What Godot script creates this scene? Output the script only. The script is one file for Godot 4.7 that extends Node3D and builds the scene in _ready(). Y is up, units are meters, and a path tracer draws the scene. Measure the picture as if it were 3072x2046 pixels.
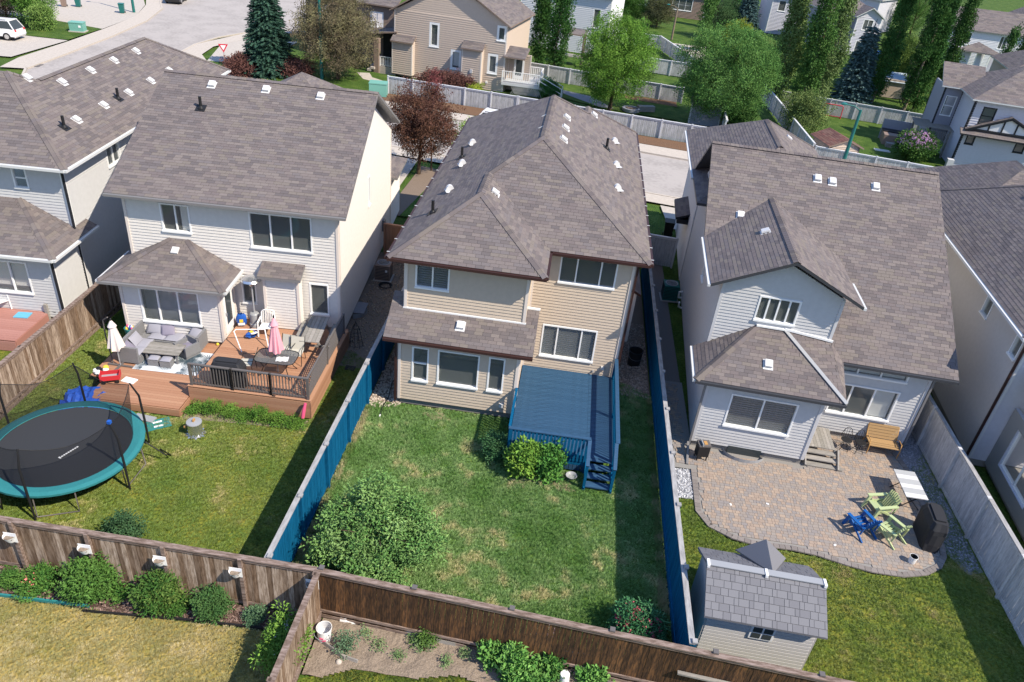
extends Node3D
# Backyards of a row of two-storey houses seen from the air; metres, y up, x along the row of houses, -z towards the street.

const CAM := Vector3(0, 17.3, 0)
var M := {}
var T := {}
var rng := RandomNumberGenerator.new()
var used := {}
var unit_box: ArrayMesh
var plank_mesh: ArrayMesh
var shingle_tones := []
var shingle_mesh := []
var cap_mesh := []
var sprigs := {}

class MB:
	var v := PackedVector3Array()
	var n := PackedVector3Array()
	var c := PackedColorArray()
	var col := Color(1, 1, 1)
	func p(a: Vector3, nn: Vector3) -> void:
		v.push_back(a); n.push_back(nn); c.push_back(col)
	func tri(a: Vector3, b: Vector3, d: Vector3) -> void:
		var nn := (b - a).cross(d - a).normalized()
		p(a, nn); p(d, nn); p(b, nn)
	func quad(a: Vector3, b: Vector3, d: Vector3, e: Vector3) -> void:
		var nn := (d - a).cross(e - b).normalized()
		p(a, nn); p(d, nn); p(b, nn); p(a, nn); p(e, nn); p(d, nn)
	func fan(pts: Array) -> void:
		for i in range(1, pts.size() - 1):
			tri(pts[0], pts[i], pts[i + 1])
	func box(ctr: Vector3, size: Vector3, b := Basis()) -> void:
		var x := b.x * size.x * .5
		var y := b.y * size.y * .5
		var z := b.z * size.z * .5
		quad(ctr - x - y + z, ctr + x - y + z, ctr + x + y + z, ctr - x + y + z)
		quad(ctr + x - y - z, ctr - x - y - z, ctr - x + y - z, ctr + x + y - z)
		quad(ctr + x - y + z, ctr + x - y - z, ctr + x + y - z, ctr + x + y + z)
		quad(ctr - x - y - z, ctr - x - y + z, ctr - x + y + z, ctr - x + y - z)
		quad(ctr - x + y + z, ctr + x + y + z, ctr + x + y - z, ctr - x + y - z)
		quad(ctr - x - y - z, ctr + x - y - z, ctr + x - y + z, ctr - x - y + z)
	func bar(a: Vector3, b: Vector3, w: float, h: float) -> void:
		var d := (b - a)
		var l := d.length()
		d /= l
		var s := d.cross(Vector3.UP) if absf(d.y) < .98 else Vector3(1, 0, 0)
		s = s.normalized()
		box((a + b) * .5, Vector3(l, h, w), Basis(d, s.cross(d), s))
	func tube(pts: Array, r: Variant, seg := 8, closed := true) -> void:
		var rings := []
		var norms := []
		var ref := Vector3(.31, .27, .91).normalized()
		for i in pts.size():
			var t: Vector3 = (pts[mini(i + 1, pts.size() - 1)] - pts[maxi(i - 1, 0)]).normalized()
			var s := t.cross(ref).normalized()
			var u := t.cross(s).normalized()
			var rr: float = r[i] if r is Array else r
			var ring := []
			var nr := []
			for k in seg:
				var a := TAU * k / seg
				var d := s * cos(a) + u * sin(a)
				ring.append(pts[i] + d * rr); nr.append(d)
			rings.append(ring); norms.append(nr)
		for i in pts.size() - 1:
			for k in seg:
				var k2 := (k + 1) % seg
				var a: Vector3 = rings[i][k]
				var b: Vector3 = rings[i][k2]
				var d: Vector3 = rings[i + 1][k2]
				var e: Vector3 = rings[i + 1][k]
				p(a, norms[i][k]); p(d, norms[i + 1][k2]); p(b, norms[i][k2])
				p(a, norms[i][k]); p(e, norms[i + 1][k]); p(d, norms[i + 1][k2])
		if closed:
			var q: Array = rings[0].duplicate(); q.reverse()
			fan(q); fan(rings[-1])
	func lathe(prof: Array, seg := 16, at := Vector3.ZERO, smooth := true) -> void:
		for i in prof.size() - 1:
			var r0: float = prof[i][0]; var y0: float = prof[i][1]
			var r1: float = prof[i + 1][0]; var y1: float = prof[i + 1][1]
			var sl := Vector2(y1 - y0, r0 - r1)
			sl = sl.normalized() if sl.length() > 0 else Vector2(1, 0)
			for k in seg:
				var a0 := TAU * k / seg; var a1 := TAU * (k + 1) / seg
				var d0 := Vector3(cos(a0), 0, -sin(a0)); var d1 := Vector3(cos(a1), 0, -sin(a1))
				var n0 := d0 * sl.x + Vector3.UP * sl.y; var n1 := d1 * sl.x + Vector3.UP * sl.y
				if not smooth:
					n0 = (n0 + n1).normalized(); n1 = n0
				var a := at + d0 * r0 + Vector3.UP * y0; var b := at + d1 * r0 + Vector3.UP * y0
				var d := at + d1 * r1 + Vector3.UP * y1; var e := at + d0 * r1 + Vector3.UP * y1
				p(a, n0); p(d, n1); p(b, n1); p(a, n0); p(e, n0); p(d, n1)
	func prism(pts: Array, down: Vector3) -> void:   # flat polygon (counter-clockwise seen from its front) pushed along «down»
		fan(pts)
		var q := []
		for x in pts: q.push_front(x + down)
		fan(q)
		for i in pts.size():
			var a: Vector3 = pts[i]; var b: Vector3 = pts[(i + 1) % pts.size()]
			quad(b, a, a + down, b + down)
	func mesh() -> ArrayMesh:
		var m := ArrayMesh.new()
		if v.is_empty(): return m
		var arr := []
		arr.resize(Mesh.ARRAY_MAX)
		arr[Mesh.ARRAY_VERTEX] = v; arr[Mesh.ARRAY_NORMAL] = n; arr[Mesh.ARRAY_COLOR] = c
		m.add_surface_from_arrays(Mesh.PRIMITIVE_TRIANGLES, arr)
		return m

func numbered(called: String) -> String:
	used[called] = used.get(called, -1) + 1
	return called if used[called] == 0 else "%s_%03d" % [called, used[called]]

func tag(o: Node, label: String, category := "", group := "", kind := "") -> Node:
	if label: o.set_meta("label", label)
	if category: o.set_meta("category", category)
	if group: o.set_meta("group", group)
	if kind: o.set_meta("kind", kind)
	return o

func thing(called: String, label: String, category: String, at := Vector3.ZERO, turn := 0.0, group := "") -> Node3D:
	var o := Node3D.new()
	o.name = numbered(called)
	add_child(o)
	o.position = at
	o.rotation_degrees.y = turn
	tag(o, label, category, group)
	return o

func part(parent: Node, called: String, m: Mesh, mat: Material, at := Transform3D()) -> MeshInstance3D:
	var o := MeshInstance3D.new()
	o.mesh = m
	o.material_override = mat
	o.transform = at
	o.name = numbered(called) if parent == self else called
	parent.add_child(o, parent != self)
	return o

func bx(parent: Node, called: String, mat: Material, ctr: Vector3, size: Vector3, turn := Vector3.ZERO) -> MeshInstance3D:
	return part(parent, called, unit_box, mat, Transform3D(Basis.from_euler(turn * PI / 180.0) * Basis.from_scale(size), ctr))

func beam(parent: Node, called: String, mat: Material, a: Vector3, b: Vector3, w: float, h: float) -> MeshInstance3D:
	var d := b - a
	var l := d.length()
	d /= l
	var s := (d.cross(Vector3.UP) if absf(d.y) < .98 else Vector3(1, 0, 0)).normalized()
	return part(parent, called, unit_box, mat, Transform3D(Basis(d * l, s.cross(d) * h, s * w), (a + b) * .5))

func ground(called: String, mat: Material, pts: Array, y: float, kind := "structure") -> MeshInstance3D:
	var poly := PackedVector2Array()
	for q in pts: poly.push_back(q)
	var idx := Geometry2D.triangulate_polygon(poly)
	var b := MB.new()
	for i in range(0, idx.size(), 3):
		var q := []
		for k in 3: q.append(Vector3(poly[idx[i + k]].x, y, poly[idx[i + k]].y))
		if (q[1] - q[0]).cross(q[2] - q[0]).y < 0: q.reverse()
		b.tri(q[0], q[1], q[2])
	var o := part(self, called, b.mesh(), mat)
	o.set_meta("kind", kind)
	return o

func lin(r: float, g: float, b: float) -> Color:
	return Color(r, g, b).linear_to_srgb()

func mat(key: String, c: Color, rough := .8, tex = null, sc := Vector3.ONE, nrm = null, nscale := .5) -> StandardMaterial3D:
	var m := StandardMaterial3D.new()
	m.resource_name = key
	m.albedo_color = Color(c.r, c.g, c.b, 1).linear_to_srgb()
	m.roughness = rough
	m.metallic_specular = .35
	if tex:
		m.albedo_texture = tex
	if nrm:
		m.normal_enabled = true
		m.normal_texture = nrm
		m.normal_scale = nscale
	if tex or nrm:
		m.uv1_triplanar = true
		m.uv1_world_triplanar = true
		m.uv1_scale = sc
	M[key] = m
	return m

func noise_image(sz: int, freq: float, oct: int, sd: int, kind := FastNoiseLite.TYPE_SIMPLEX_SMOOTH) -> Image:
	var f := FastNoiseLite.new()
	f.noise_type = kind
	f.seed = sd
	f.frequency = freq
	f.fractal_octaves = oct
	f.fractal_gain = .6
	return f.get_seamless_image(sz, sz)

func ramp_tex(img: Image, stops: Array, mixed: Image = null, k := 0.0) -> ImageTexture:
	# stops: [[value, Color(sRGB)], ...]
	var g := Gradient.new()
	var off := PackedFloat32Array(); var cols := PackedColorArray()
	for s in stops:
		off.push_back(s[0]); cols.push_back(s[1])
	g.offsets = off; g.colors = cols
	var lut := []
	for i in 256: lut.append(g.sample(i / 255.0))
	var w := img.get_width(); var h := img.get_height()
	var out := Image.create(w, h, false, Image.FORMAT_RGB8)
	for y in h:
		for x in w:
			var val := img.get_pixel(x, y).r
			if mixed: val = clampf(val * (1 - k) + mixed.get_pixel(x, y).r * k, 0, 1)
			out.set_pixel(x, y, lut[int(val * 255)])
	return ImageTexture.create_from_image(out)

func gray(a: float) -> Color:
	return Color(a, a, a)

func make_materials() -> void:
	var n1 := noise_image(256, .02, 5, 1)
	var n2 := noise_image(256, .06, 4, 2)
	var n3 := noise_image(256, .2, 2, 3)
	T.soft = ramp_tex(n1, [[0, gray(.72)], [.5, gray(.88)], [1, gray(1)]], n3, .35)
	T.road = ramp_tex(n1, [[0, gray(.84)], [.45, gray(.93)], [.5, gray(.97)], [1, gray(1)]], n3, .45)
	T.gwood = ramp_tex(n1, [[0, gray(.6)], [.4, gray(.82)], [1, gray(1)]], n3, .35)
	T.faint = ramp_tex(n2, [[0, gray(.95)], [1, gray(1)]])
	T.mild = ramp_tex(n2, [[0, gray(.86)], [1, gray(1)]], n3, .4)
	T.speck = ramp_tex(n3, [[0, gray(.55)], [.5, gray(.85)], [1, gray(1)]], n2, .2)
	T.wood = ramp_tex(n1, [[0, Color(.42, .37, .33)], [.35, Color(.68, .63, .58)], [.6, Color(.87, .83, .79)], [1, Color(1, .99, .98)]], n3, .3)
	T.stain = ramp_tex(n1, [[0, Color(.32, .28, .26)], [.4, Color(.55, .48, .43)], [.62, Color(.8, .66, .52)], [1, Color(1, .84, .64)]], n2, .3)
	T.bump = ImageTexture.create_from_image(bump(n2, 3.0))
	T.bump_fine = ImageTexture.create_from_image(bump(n3, 4.0))
	# siding and trim
	mat("siding_beige", Color(.58, .485, .39), .55, T.faint, Vector3(.25, .25, .25))
	mat("siding_cream", Color(.72, .685, .65), .55, T.faint, Vector3(.25, .25, .25))
	mat("siding_grey", Color(.56, .56, .57), .55, T.faint, Vector3(.25, .25, .25))
	mat("siding_blue_grey", Color(.54, .54, .6), .55, T.faint, Vector3(.25, .25, .25))
	mat("siding_tan", Color(.56, .46, .385), .55, T.faint, Vector3(.25, .25, .25))
	mat("siding_white", Color(.68, .69, .72), .55, T.faint, Vector3(.25, .25, .25))
	mat("siding_slate", Color(.3, .31, .36), .55, T.faint, Vector3(.25, .25, .25))
	mat("siding_brown", Color(.27, .2, .165), .6, T.faint, Vector3(.25, .25, .25))
	mat("trim_white", Color(.8, .8, .8), .45)
	mat("trim_cream", Color(.7, .63, .58), .5)
	mat("trim_grey", Color(.56, .56, .58), .5)
	mat("trim_dark", Color(.02, .022, .028), .5)
	mat("trim_brown", Color(.045, .022, .02), .45)
	mat("gutter_white", Color(.58, .59, .6), .4)
	mat("gutter_grey", Color(.2, .195, .2), .4)
	mat("fascia_dark", Color(.05, .053, .062), .45)
	mat("soffit", Color(.5, .48, .47), .6)
	mat("felt", Color(.06, .053, .053), .95)
	mat("frame_white", Color(.82, .83, .84), .35)
	mat("interior", Color(.3, .285, .265), .9)
	mat("curtain", Color(.5, .5, .48), .9)
	mat("blind_dark", Color(.09, .1, .12), .6)
	mat("concrete", Color(.52, .47, .42), .9, T.mild, Vector3(.13, .13, .13))
	mat("foundation", Color(.38, .36, .34), .95, T.speck, Vector3(1.2, 1.2, 1.2))
	mat("sidewalk", Color(.55, .49, .43), .9, T.mild, Vector3(.17, .17, .17))
	mat("asphalt", Color(.4, .365, .345), .95, T.road, Vector3(.05, .05, .05))
	var g := mat("glass", Color(.75, .82, .82), .02)
	g.albedo_color.a = .12
	g.transparency = BaseMaterial3D.TRANSPARENCY_ALPHA
	g.metallic_specular = .5
	# shingles
	var sm := mat("shingle", Color(1, 1, 1), .92, T.speck, Vector3(5, 5, 5))
	sm.vertex_color_use_as_albedo = true
	# wood
	for i in 5:
		var k := i / 4.0
		mat("fence_brown%d" % i, [Color(.27, .205, .16), Color(.5, .42, .36), Color(.38, .31, .26), Color(.62, .54, .48), Color(.33, .245, .185)][i], .9, T.wood, Vector3(2.2, .28, 2.2) * (.8 + .12 * i))
		mat("fence_dark%d" % i, [Color(.17, .13, .1), Color(.24, .18, .135), Color(.19, .145, .115), Color(.29, .215, .155), Color(.15, .118, .096)][i], .85, T.stain, Vector3(2.4, .33, 2.4) * (.8 + .1 * i))
		mat("fence_grey%d" % i, Color(.6, .6, .63).lerp(Color(.75, .75, .77), fmod(k * 1.7, 1.0)), .85, T.gwood, Vector3(1.6, .3, 1.6) * (.8 + .1 * i))
		mat("cedar%d" % i, Color(.42, .215, .13).lerp(Color(.5, .28, .175), fmod(k * 1.7, 1.0)), .75, T.mild, Vector3(.5, 3, 3))
		mat("blue_board%d" % i, Color(.005, .12, .27).lerp(Color(.008, .15, .32), fmod(k * 1.7, 1.0)), .8, T.gwood, Vector3(2.2, .35, 2.2))
		mat("deck_blue%d" % i, Color(.034, .1, .2).lerp(Color(.041, .114, .222), fmod(k * 1.7, 1.0)), .7, T.gwood, Vector3(.5, 3, 4))
		mat("grey_wood%d" % i, Color(.33, .31, .28).lerp(Color(.46, .43, .4), fmod(k * 1.7, 1.0)), .9, T.gwood, Vector3(.5, 2, 3))
		mat("red_deck%d" % i, Color(.42, .2, .165).lerp(Color(.47, .235, .2), k), .8, T.mild, Vector3(.6, 3, 3))
	for i in 5: M["blue_board%d" % i].metallic_specular = .15
	mat("rail_cap", Color(.36, .3, .285), .9, T.wood, Vector3(.4, 2, 2))
	mat("old_cap", Color(.46, .45, .45), .9, T.gwood, Vector3(2, 2, .4))
	mat("metal_brown", Color(.13, .118, .115), .4)
	mat("metal_black", Color(.018, .018, .02), .45)
	mat("metal_grey", Color(.3, .31, .33), .4)
	var st := mat("steel", Color(.7, .7, .7), .25)
	st.metallic = .9
	mat("white_plastic", Color(.8, .8, .8), .4)
	mat("vent_plastic", Color(.62, .62, .63), .5)
	mat("green_box", Color(.09, .3, .25), .5)
	mat("lamp_green", Color(.02, .14, .13), .4)
	mat("bark", Color(.16, .125, .1), .95, T.wood, Vector3(4, 1, 4))
	mat("bark_pale", Color(.36, .33, .28), .95, T.wood, Vector3(4, 1, 4))
	mat("mulch", Color(.12, .075, .06), .95, T.speck, Vector3(1.2, 1.2, 1.2), T.bump_fine, 1.0)
	mat("mulch_red", Color(.26, .15, .09), .95, T.speck, Vector3(.6, .6, .6), T.bump_fine, 1.0)
	mat("soil", Color(.36, .285, .22), .95, T.speck, Vector3(.6, .6, .6), T.bump, 1.2)
	mat("gravel_brown", Color(.3, .23, .18), .95, T.speck, Vector3(1.5, 1.5, 1.5))
	mat("gravel_grey", Color(.34, .34, .37), .95, T.speck, Vector3(1.5, 1.5, 1.5))
	var gi := noise_image(512, .006, 5, 11)
	var gj := noise_image(512, .08, 3, 12)
	T.lawn_a = ramp_tex(gi, [[0, Color(.13, .21, .07)], [.42, Color(.24, .36, .13)], [.68, Color(.35, .45, .19)], [.85, Color(.5, .47, .25)], [1, Color(.62, .54, .33)]], gj, .45)
	T.lawn_b = ramp_tex(gi, [[0, Color(.2, .28, .07)], [.4, Color(.33, .39, .12)], [.7, Color(.47, .47, .18)], [1, Color(.66, .58, .32)]], gj, .45)
	T.lawn_c = ramp_tex(gi, [[0, Color(.4, .42, .18)], [.4, Color(.56, .5, .27)], [1, Color(.76, .66, .44)]], gj, .5)
	T.lawn_d = ramp_tex(gi, [[0, Color(.17, .27, .08)], [.5, Color(.27, .37, .13)], [1, Color(.45, .48, .24)]], gj, .4)
	for k in ["a", "b", "c", "d"]:
		mat("lawn_" + k, Color(1, 1, 1), .95, T["lawn_" + k], Vector3(.16, .16, .16), T.bump_fine, .8)
	var bl := mat("blade", Color(1, 1, 1), .8)
	bl.vertex_color_use_as_albedo = true
	bl.backlight_enabled = true
	bl.backlight = Color(.12, .16, .04)
	var lf := mat("leaf", Color(1, 1, 1), .7)
	lf.metallic_specular = .18
	lf.vertex_color_use_as_albedo = true
	lf.backlight_enabled = true
	lf.backlight = Color(.14, .17, .05)
	var peb := mat("pebble", Color(1, 1, 1), .85)
	peb.vertex_color_use_as_albedo = true
	var vc := mat("tinted", Color(1, 1, 1), .7)
	vc.vertex_color_use_as_albedo = true

func bump(img: Image, k: float) -> Image:
	var o: Image = img.duplicate()
	o.convert(Image.FORMAT_RGBA8)
	o.bump_map_to_normal_map(k)
	return o

func make_shared() -> void:
	var b := MB.new()
	b.box(Vector3.ZERO, Vector3.ONE)
	unit_box = b.mesh()
	# clapboard: x 0..1, y 0..1, proud at the bottom
	b = MB.new()
	b.quad(Vector3(0, 0, .024), Vector3(1, 0, .024), Vector3(1, 1, .002), Vector3(0, 1, .002))
	b.quad(Vector3(0, 0, -.01), Vector3(1, 0, -.01), Vector3(1, 0, .024), Vector3(0, 0, .024))
	b.tri(Vector3(0, 0, -.01), Vector3(0, 0, .024), Vector3(0, 1, .002))
	b.tri(Vector3(1, 0, .024), Vector3(1, 0, -.01), Vector3(1, 1, .002))
	plank_mesh = b.mesh()
	shingle_tones = [Color(0.225, 0.191, 0.189), Color(0.244, 0.209, 0.204), Color(0.261, 0.223, 0.214), Color(0.202, 0.173, 0.174), Color(0.280, 0.243, 0.231), Color(0.228, 0.201, 0.207), Color(0.186, 0.161, 0.165), Color(0.261, 0.227, 0.204)]
	for t in shingle_tones:
		b = MB.new()
		b.col = t
		tab(b, Vector3.ZERO, Vector3(1, 0, 0), Vector3(0, 0, -1), Vector3(0, 1, 0))
		shingle_mesh.append(b.mesh())
		b = MB.new()   # ridge cap, bent over a ridge that runs along z
		b.col = t * .95
		for s in [-1, 1]:
			b.box(Vector3(s * .07, -.022, 0), Vector3(.15, .014, .2), Basis(Vector3(0, 0, 1), -s * .42))
		cap_mesh.append(b.mesh())

func tab(b: MB, o: Vector3, u: Vector3, w: Vector3, n: Vector3, wid := .297, hgt := .143) -> void:
	# one shingle tab: lower left corner o, u along the course, w up the slope, n off the roof
	var a := o + n * .012; var d := o + u * wid + n * .012
	var e := o + u * wid + w * (hgt + .01) + n * .003; var f := o + w * (hgt + .01) + n * .003
	b.quad(a, d, e, f)
	b.quad(o - n * .002, o + u * wid - n * .002, d, a)
	b.tri(o - n * .002, a, f)
	b.tri(d, o + u * wid - n * .002, e)
# ---------------------------------------------------------------- roofs
func up_facing(p: Array) -> Array:
	var n := Vector3.ZERO
	for i in p.size():
		n += (p[i] - p[0]).cross(p[(i + 1) % p.size()] - p[0])
	if n.y < 0:
		var q := p.duplicate()
		q.reverse()
		return q
	return p

func plane_normal(p: Array) -> Vector3:
	var n := Vector3.ZERO
	for i in p.size():
		n += (p[i] - p[0]).cross(p[(i + 1) % p.size()] - p[0])
	return n.normalized()

func roof_of(house: Node3D, planes: Array, fascia: Material, singles := 300, tw := .305, th := .143) -> MeshInstance3D:
	var b := MB.new()
	var st := MB.new()
	var full := []
	var felt := Color(.07, .06, .06)
	for raw in planes:
		var p := up_facing(raw)
		var n := plane_normal(p)
		var w := (Vector3.UP - n * n.y).normalized()
		var u := w.cross(n)
		var o: Vector3 = p[0]
		var poly := PackedVector2Array()
		var lo := Vector2(1e9, 1e9); var hi := -lo
		for q in p:
			var a := Vector2((q - o).dot(u), (q - o).dot(w))
			poly.push_back(a)
			lo = lo.min(a); hi = hi.max(a)
		st.col = felt
		var lift := []
		var tr := Geometry2D.triangulate_polygon(poly)
		for i in range(0, tr.size(), 3):
			lift = []
			for k in 3: lift.append(o + u * poly[tr[i + k]].x + w * poly[tr[i + k]].y + n * .003)
			if (lift[1] - lift[0]).cross(lift[2] - lift[0]).dot(n) < 0: lift.reverse()
			st.tri(lift[0], lift[1], lift[2])
			var dn := n * .003
			b.tri(lift[0] - dn, lift[1] - dn, lift[2] - dn)
			dn.y += .11
			b.tri(lift[2] - dn, lift[1] - dn, lift[0] - dn)
		for i in p.size():
			var pa: Vector3 = p[i]; var pb: Vector3 = p[(i + 1) % p.size()]
			b.quad(pb, pa, pa - V(0, .11, 0), pb - V(0, .11, 0))
		var tone := 0
		for r in int(ceil((hi.y - lo.y) / th)):
			var v0 := lo.y + r * th
			var x := lo.x - tw + (r % 2) * tw * .5 + (r % 5) * .03
			while x < hi.x:
				if rng.randf() > .18: tone = rng.randi() % 8
				var pts := [Vector2(x + .006, v0 + .002), Vector2(x + tw - .006, v0 + .002), Vector2(x + tw - .006, v0 + th - .002), Vector2(x + .006, v0 + th - .002)]
				var inside := 0
				for q in pts:
					if Geometry2D.is_point_in_polygon(q, poly): inside += 1
				var at := o + u * x + w * v0
				if inside == 4:
					full.append([(house.transform * at).distance_squared_to(CAM), at, u, w, n, tone])
				elif inside > 0:
					st.col = shingle_tones[tone]
					for piece in Geometry2D.intersect_polygons(PackedVector2Array(pts), poly):
						var q3 := []
						for q in piece: q3.append(o + u * q.x + w * q.y + n * .009)
						if plane_normal(q3).dot(n) < 0: q3.reverse()
						st.fan(q3)
				x += tw
	full.sort_custom(func(a, c): return a[0] < c[0])
	var rf := part(house, "roof", b.mesh(), fascia)
	for i in full.size():
		var f: Array = full[i]
		if i < singles:
			part(rf, "shingle", shingle_mesh[f[5]], M.shingle, Transform3D(Basis(f[2], f[4], -f[3]), f[1]))
		else:
			st.col = shingle_tones[f[5]]
			tab(st, f[1], f[2], f[3], f[4], tw - .008, th)
	tag(part(rf, "shingles", st.mesh(), M.shingle), "", "", "", "stuff")
	return rf

func caps(rf: Node, a: Vector3, b: Vector3) -> void:
	var d := b - a
	var l := d.length()
	d /= l
	var s := Vector3.UP.cross(d).normalized()
	var y := d.cross(s)
	var k := int(l / .19)
	var tone := 0
	for i in k:
		if rng.randf() > .4: tone = rng.randi() % 8
		var e := Basis(s, y, d) * Basis(Vector3(1, 0, 0), .05)
		part(rf, "ridge_cap", cap_mesh[tone], M.shingle, Transform3D(e, a + d * (i + .5) * l / k + y * .026))

func gutter(house: Node, m: Material, a: Vector3, b: Vector3) -> void:
	beam(house, "gutter", m, a + Vector3(0, -.07, 0), b + Vector3(0, -.07, 0), .1, .095)

func spout(house: Node, m: Material, at: Vector3, y0: float, y1: float) -> void:
	bx(house, "downspout", m, Vector3(at.x, (y0 + y1) / 2, at.z), Vector3(.075, y1 - y0, .075))

func on_plane(n: Vector3) -> Basis:
	var w := (Vector3.UP - n * n.y).normalized()
	return Basis(w.cross(n), n, -w)

func vent_box(house: Node, at: Vector3, n: Vector3) -> void:
	var b := MB.new()
	b.box(Vector3(0, .012, .03), Vector3(.42, .02, .5))
	var t := []; var q := []
	for s in [Vector2(-.15, .17), Vector2(.15, .17), Vector2(.15, -.17), Vector2(-.15, -.17)]:
		q.append(Vector3(s.x * 1.08, .05, s.y * 1.08)); t.append(Vector3(s.x, .15, s.y))
	b.fan(t)
	var mid := []
	for s in q: mid.append(s + Vector3(0, .07, 0))
	for i in 4:
		var j := (i + 1) % 4
		b.quad(q[i], q[j], mid[j], mid[i]); b.quad(mid[i], mid[j], t[j], t[i])
	var o := part(house, "roof_vent", b.mesh(), M.vent_plastic, Transform3D(on_plane(n) * Basis.from_scale(Vector3.ONE * .82), at))
	bx(o, "vent_slot", M.metal_black, Vector3(0, .035, .0), Vector3(.28, .03, .3))

func vent_fan(house: Node, at: Vector3, n: Vector3) -> void:   # half-round turbine hood
	var b := MB.new()
	var f := []
	for i in 11:
		var a := PI * i / 10
		f.append(Vector3(cos(a) * .19, sin(a) * .24 + .03, 0))
	var q := []
	for x in f: q.append(x + Vector3(0, 0, -.16))
	b.fan(f)
	for i in 10: b.quad(f[i + 1], f[i], q[i], q[i + 1])
	q.reverse(); b.fan(q)
	b.box(Vector3(0, .012, 0), Vector3(.46, .02, .46))
	part(house, "roof_vent", b.mesh(), M.vent_plastic, Transform3D(Basis(Vector3.UP, .4) * Basis.from_scale(Vector3.ONE * .85), at))

func vent_pipe(house: Node, at: Vector3, n: Vector3) -> void:
	var b := MB.new()
	b.lathe([[.0, .48], [.06, .48], [.06, .1], [.13, .02], [.13, -.1]], 12, Vector3.ZERO)
	var o := part(house, "vent_pipe", b.mesh(), M.metal_black, Transform3D(Basis(), at))
	part(o, "flashing", unit_box, M.metal_black, Transform3D(on_plane(n) * Basis.from_scale(Vector3(.4, .012, .4)), n * .02))

# ---------------------------------------------------------------- walls and windows
func wall_basis(a: Vector2, b: Vector2) -> Transform3D:
	var u := Vector3(b.x - a.x, 0, b.y - a.y).normalized()
	return Transform3D(Basis(u, Vector3.UP, u.cross(Vector3.UP)), Vector3(a.x, 0, a.y))

func wall_of(house: Node3D, a: Vector2, b: Vector2, y0: float, y1: float, siding: Material, trim: Material, wins := [], opt := {}) -> MeshInstance3D:
	var xf := wall_basis(a, b)
	var l := a.distance_to(b)
	var far: bool = opt.get("far", false)
	var ex: float = opt.get("exposure", .127)
	var peak: Array = opt.get("gable", [])
	var mb := MB.new()
	var lining := MB.new()
	var ys := [y0, y1]
	for w in wins:
		ys.append(clampf(w[2], y0, y1)); ys.append(clampf(w[3], y0, y1))
	ys.sort()
	for i in ys.size() - 1:
		if ys[i + 1] - ys[i] < .01: continue
		var m: float = (ys[i] + ys[i + 1]) / 2
		for s in spans(l, m, m, wins, 0.0):
			mb.box(Vector3((s[0] + s[1]) / 2, m, -.071), Vector3(s[1] - s[0], ys[i + 1] - ys[i], .138))
			if not far: lining.box(Vector3((s[0] + s[1]) / 2, m, -.146), Vector3(s[1] - s[0], ys[i + 1] - ys[i], .006))
	if peak:
		mb.prism([Vector3(0, y1, -.002), Vector3(l, y1, -.002), Vector3(peak[0], peak[1], -.002)], Vector3(0, 0, -.136))
	var wl := part(house, "wall", mb.mesh(), siding, xf)
	if not far: part(wl, "inner_lining", lining.mesh(), M.interior)
	var top: float = peak[1] if peak else y1
	var sm := MB.new()
	var y := y0
	while y < top - .02:
		var e := minf(ex, top - y)
		if y >= y1 - .001 and peak:
			var c0: float = (y - y1) / (peak[1] - y1); var c1: float = (y + e - y1) / (peak[1] - y1)
			var q := MB.new() if not far else sm
			var x0: float = c0 * peak[0]; var x1: float = l - c0 * (l - peak[0]); var x2: float = l - c1 * (l - peak[0]); var x3: float = c1 * peak[0]
			q.quad(Vector3(x0, y, .024), Vector3(x1, y, .024), Vector3(x2, y + e, .002), Vector3(x3, y + e, .002))
			q.quad(Vector3(x0, y, -.01), Vector3(x1, y, -.01), Vector3(x1, y, .024), Vector3(x0, y, .024))
			if not far: part(wl, "siding_plank", q.mesh(), siding)
		else:
			for s in spans(l, y, y + e, wins, .0):
				if far:
					sm.quad(Vector3(s[0], y, .05), Vector3(s[1], y, .05), Vector3(s[1], y + e, .002), Vector3(s[0], y + e, .002))
					sm.quad(Vector3(s[0], y, -.01), Vector3(s[1], y, -.01), Vector3(s[1], y, .05), Vector3(s[0], y, .05))
				else:
					part(wl, "siding_plank", plank_mesh, siding, Transform3D(Basis.from_scale(Vector3(s[1] - s[0], e, 1)), Vector3(s[0], y, 0)))
		y += ex
	if far: tag(part(wl, "siding", sm.mesh(), siding), "", "", "", "stuff")
	if opt.get("trim", true):
		for x in [.035, l - .035]:
			bx(wl, "corner_trim", trim, Vector3(x, (y0 + y1) / 2, .016), Vector3(.1, y1 - y0, .06))
	for w in wins:
		window_in(house, xf, w, opt.get("frame", M.frame_white), opt.get("casing", .06))
	return wl

func spans(l: float, ya: float, yb: float, wins: Array, pad: float) -> Array:
	var cut := []
	for w in wins:
		if yb > w[2] - pad and ya < w[3] + pad: cut.append([w[0] - pad, w[1] + pad])
	cut.sort_custom(func(p, q): return p[0] < q[0])
	var out := []
	var x := 0.0
	for c in cut:
		if c[0] - x > .02: out.append([x, c[0]])
		x = maxf(x, c[1])
	if l - x > .02: out.append([x, l])
	return out

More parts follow.
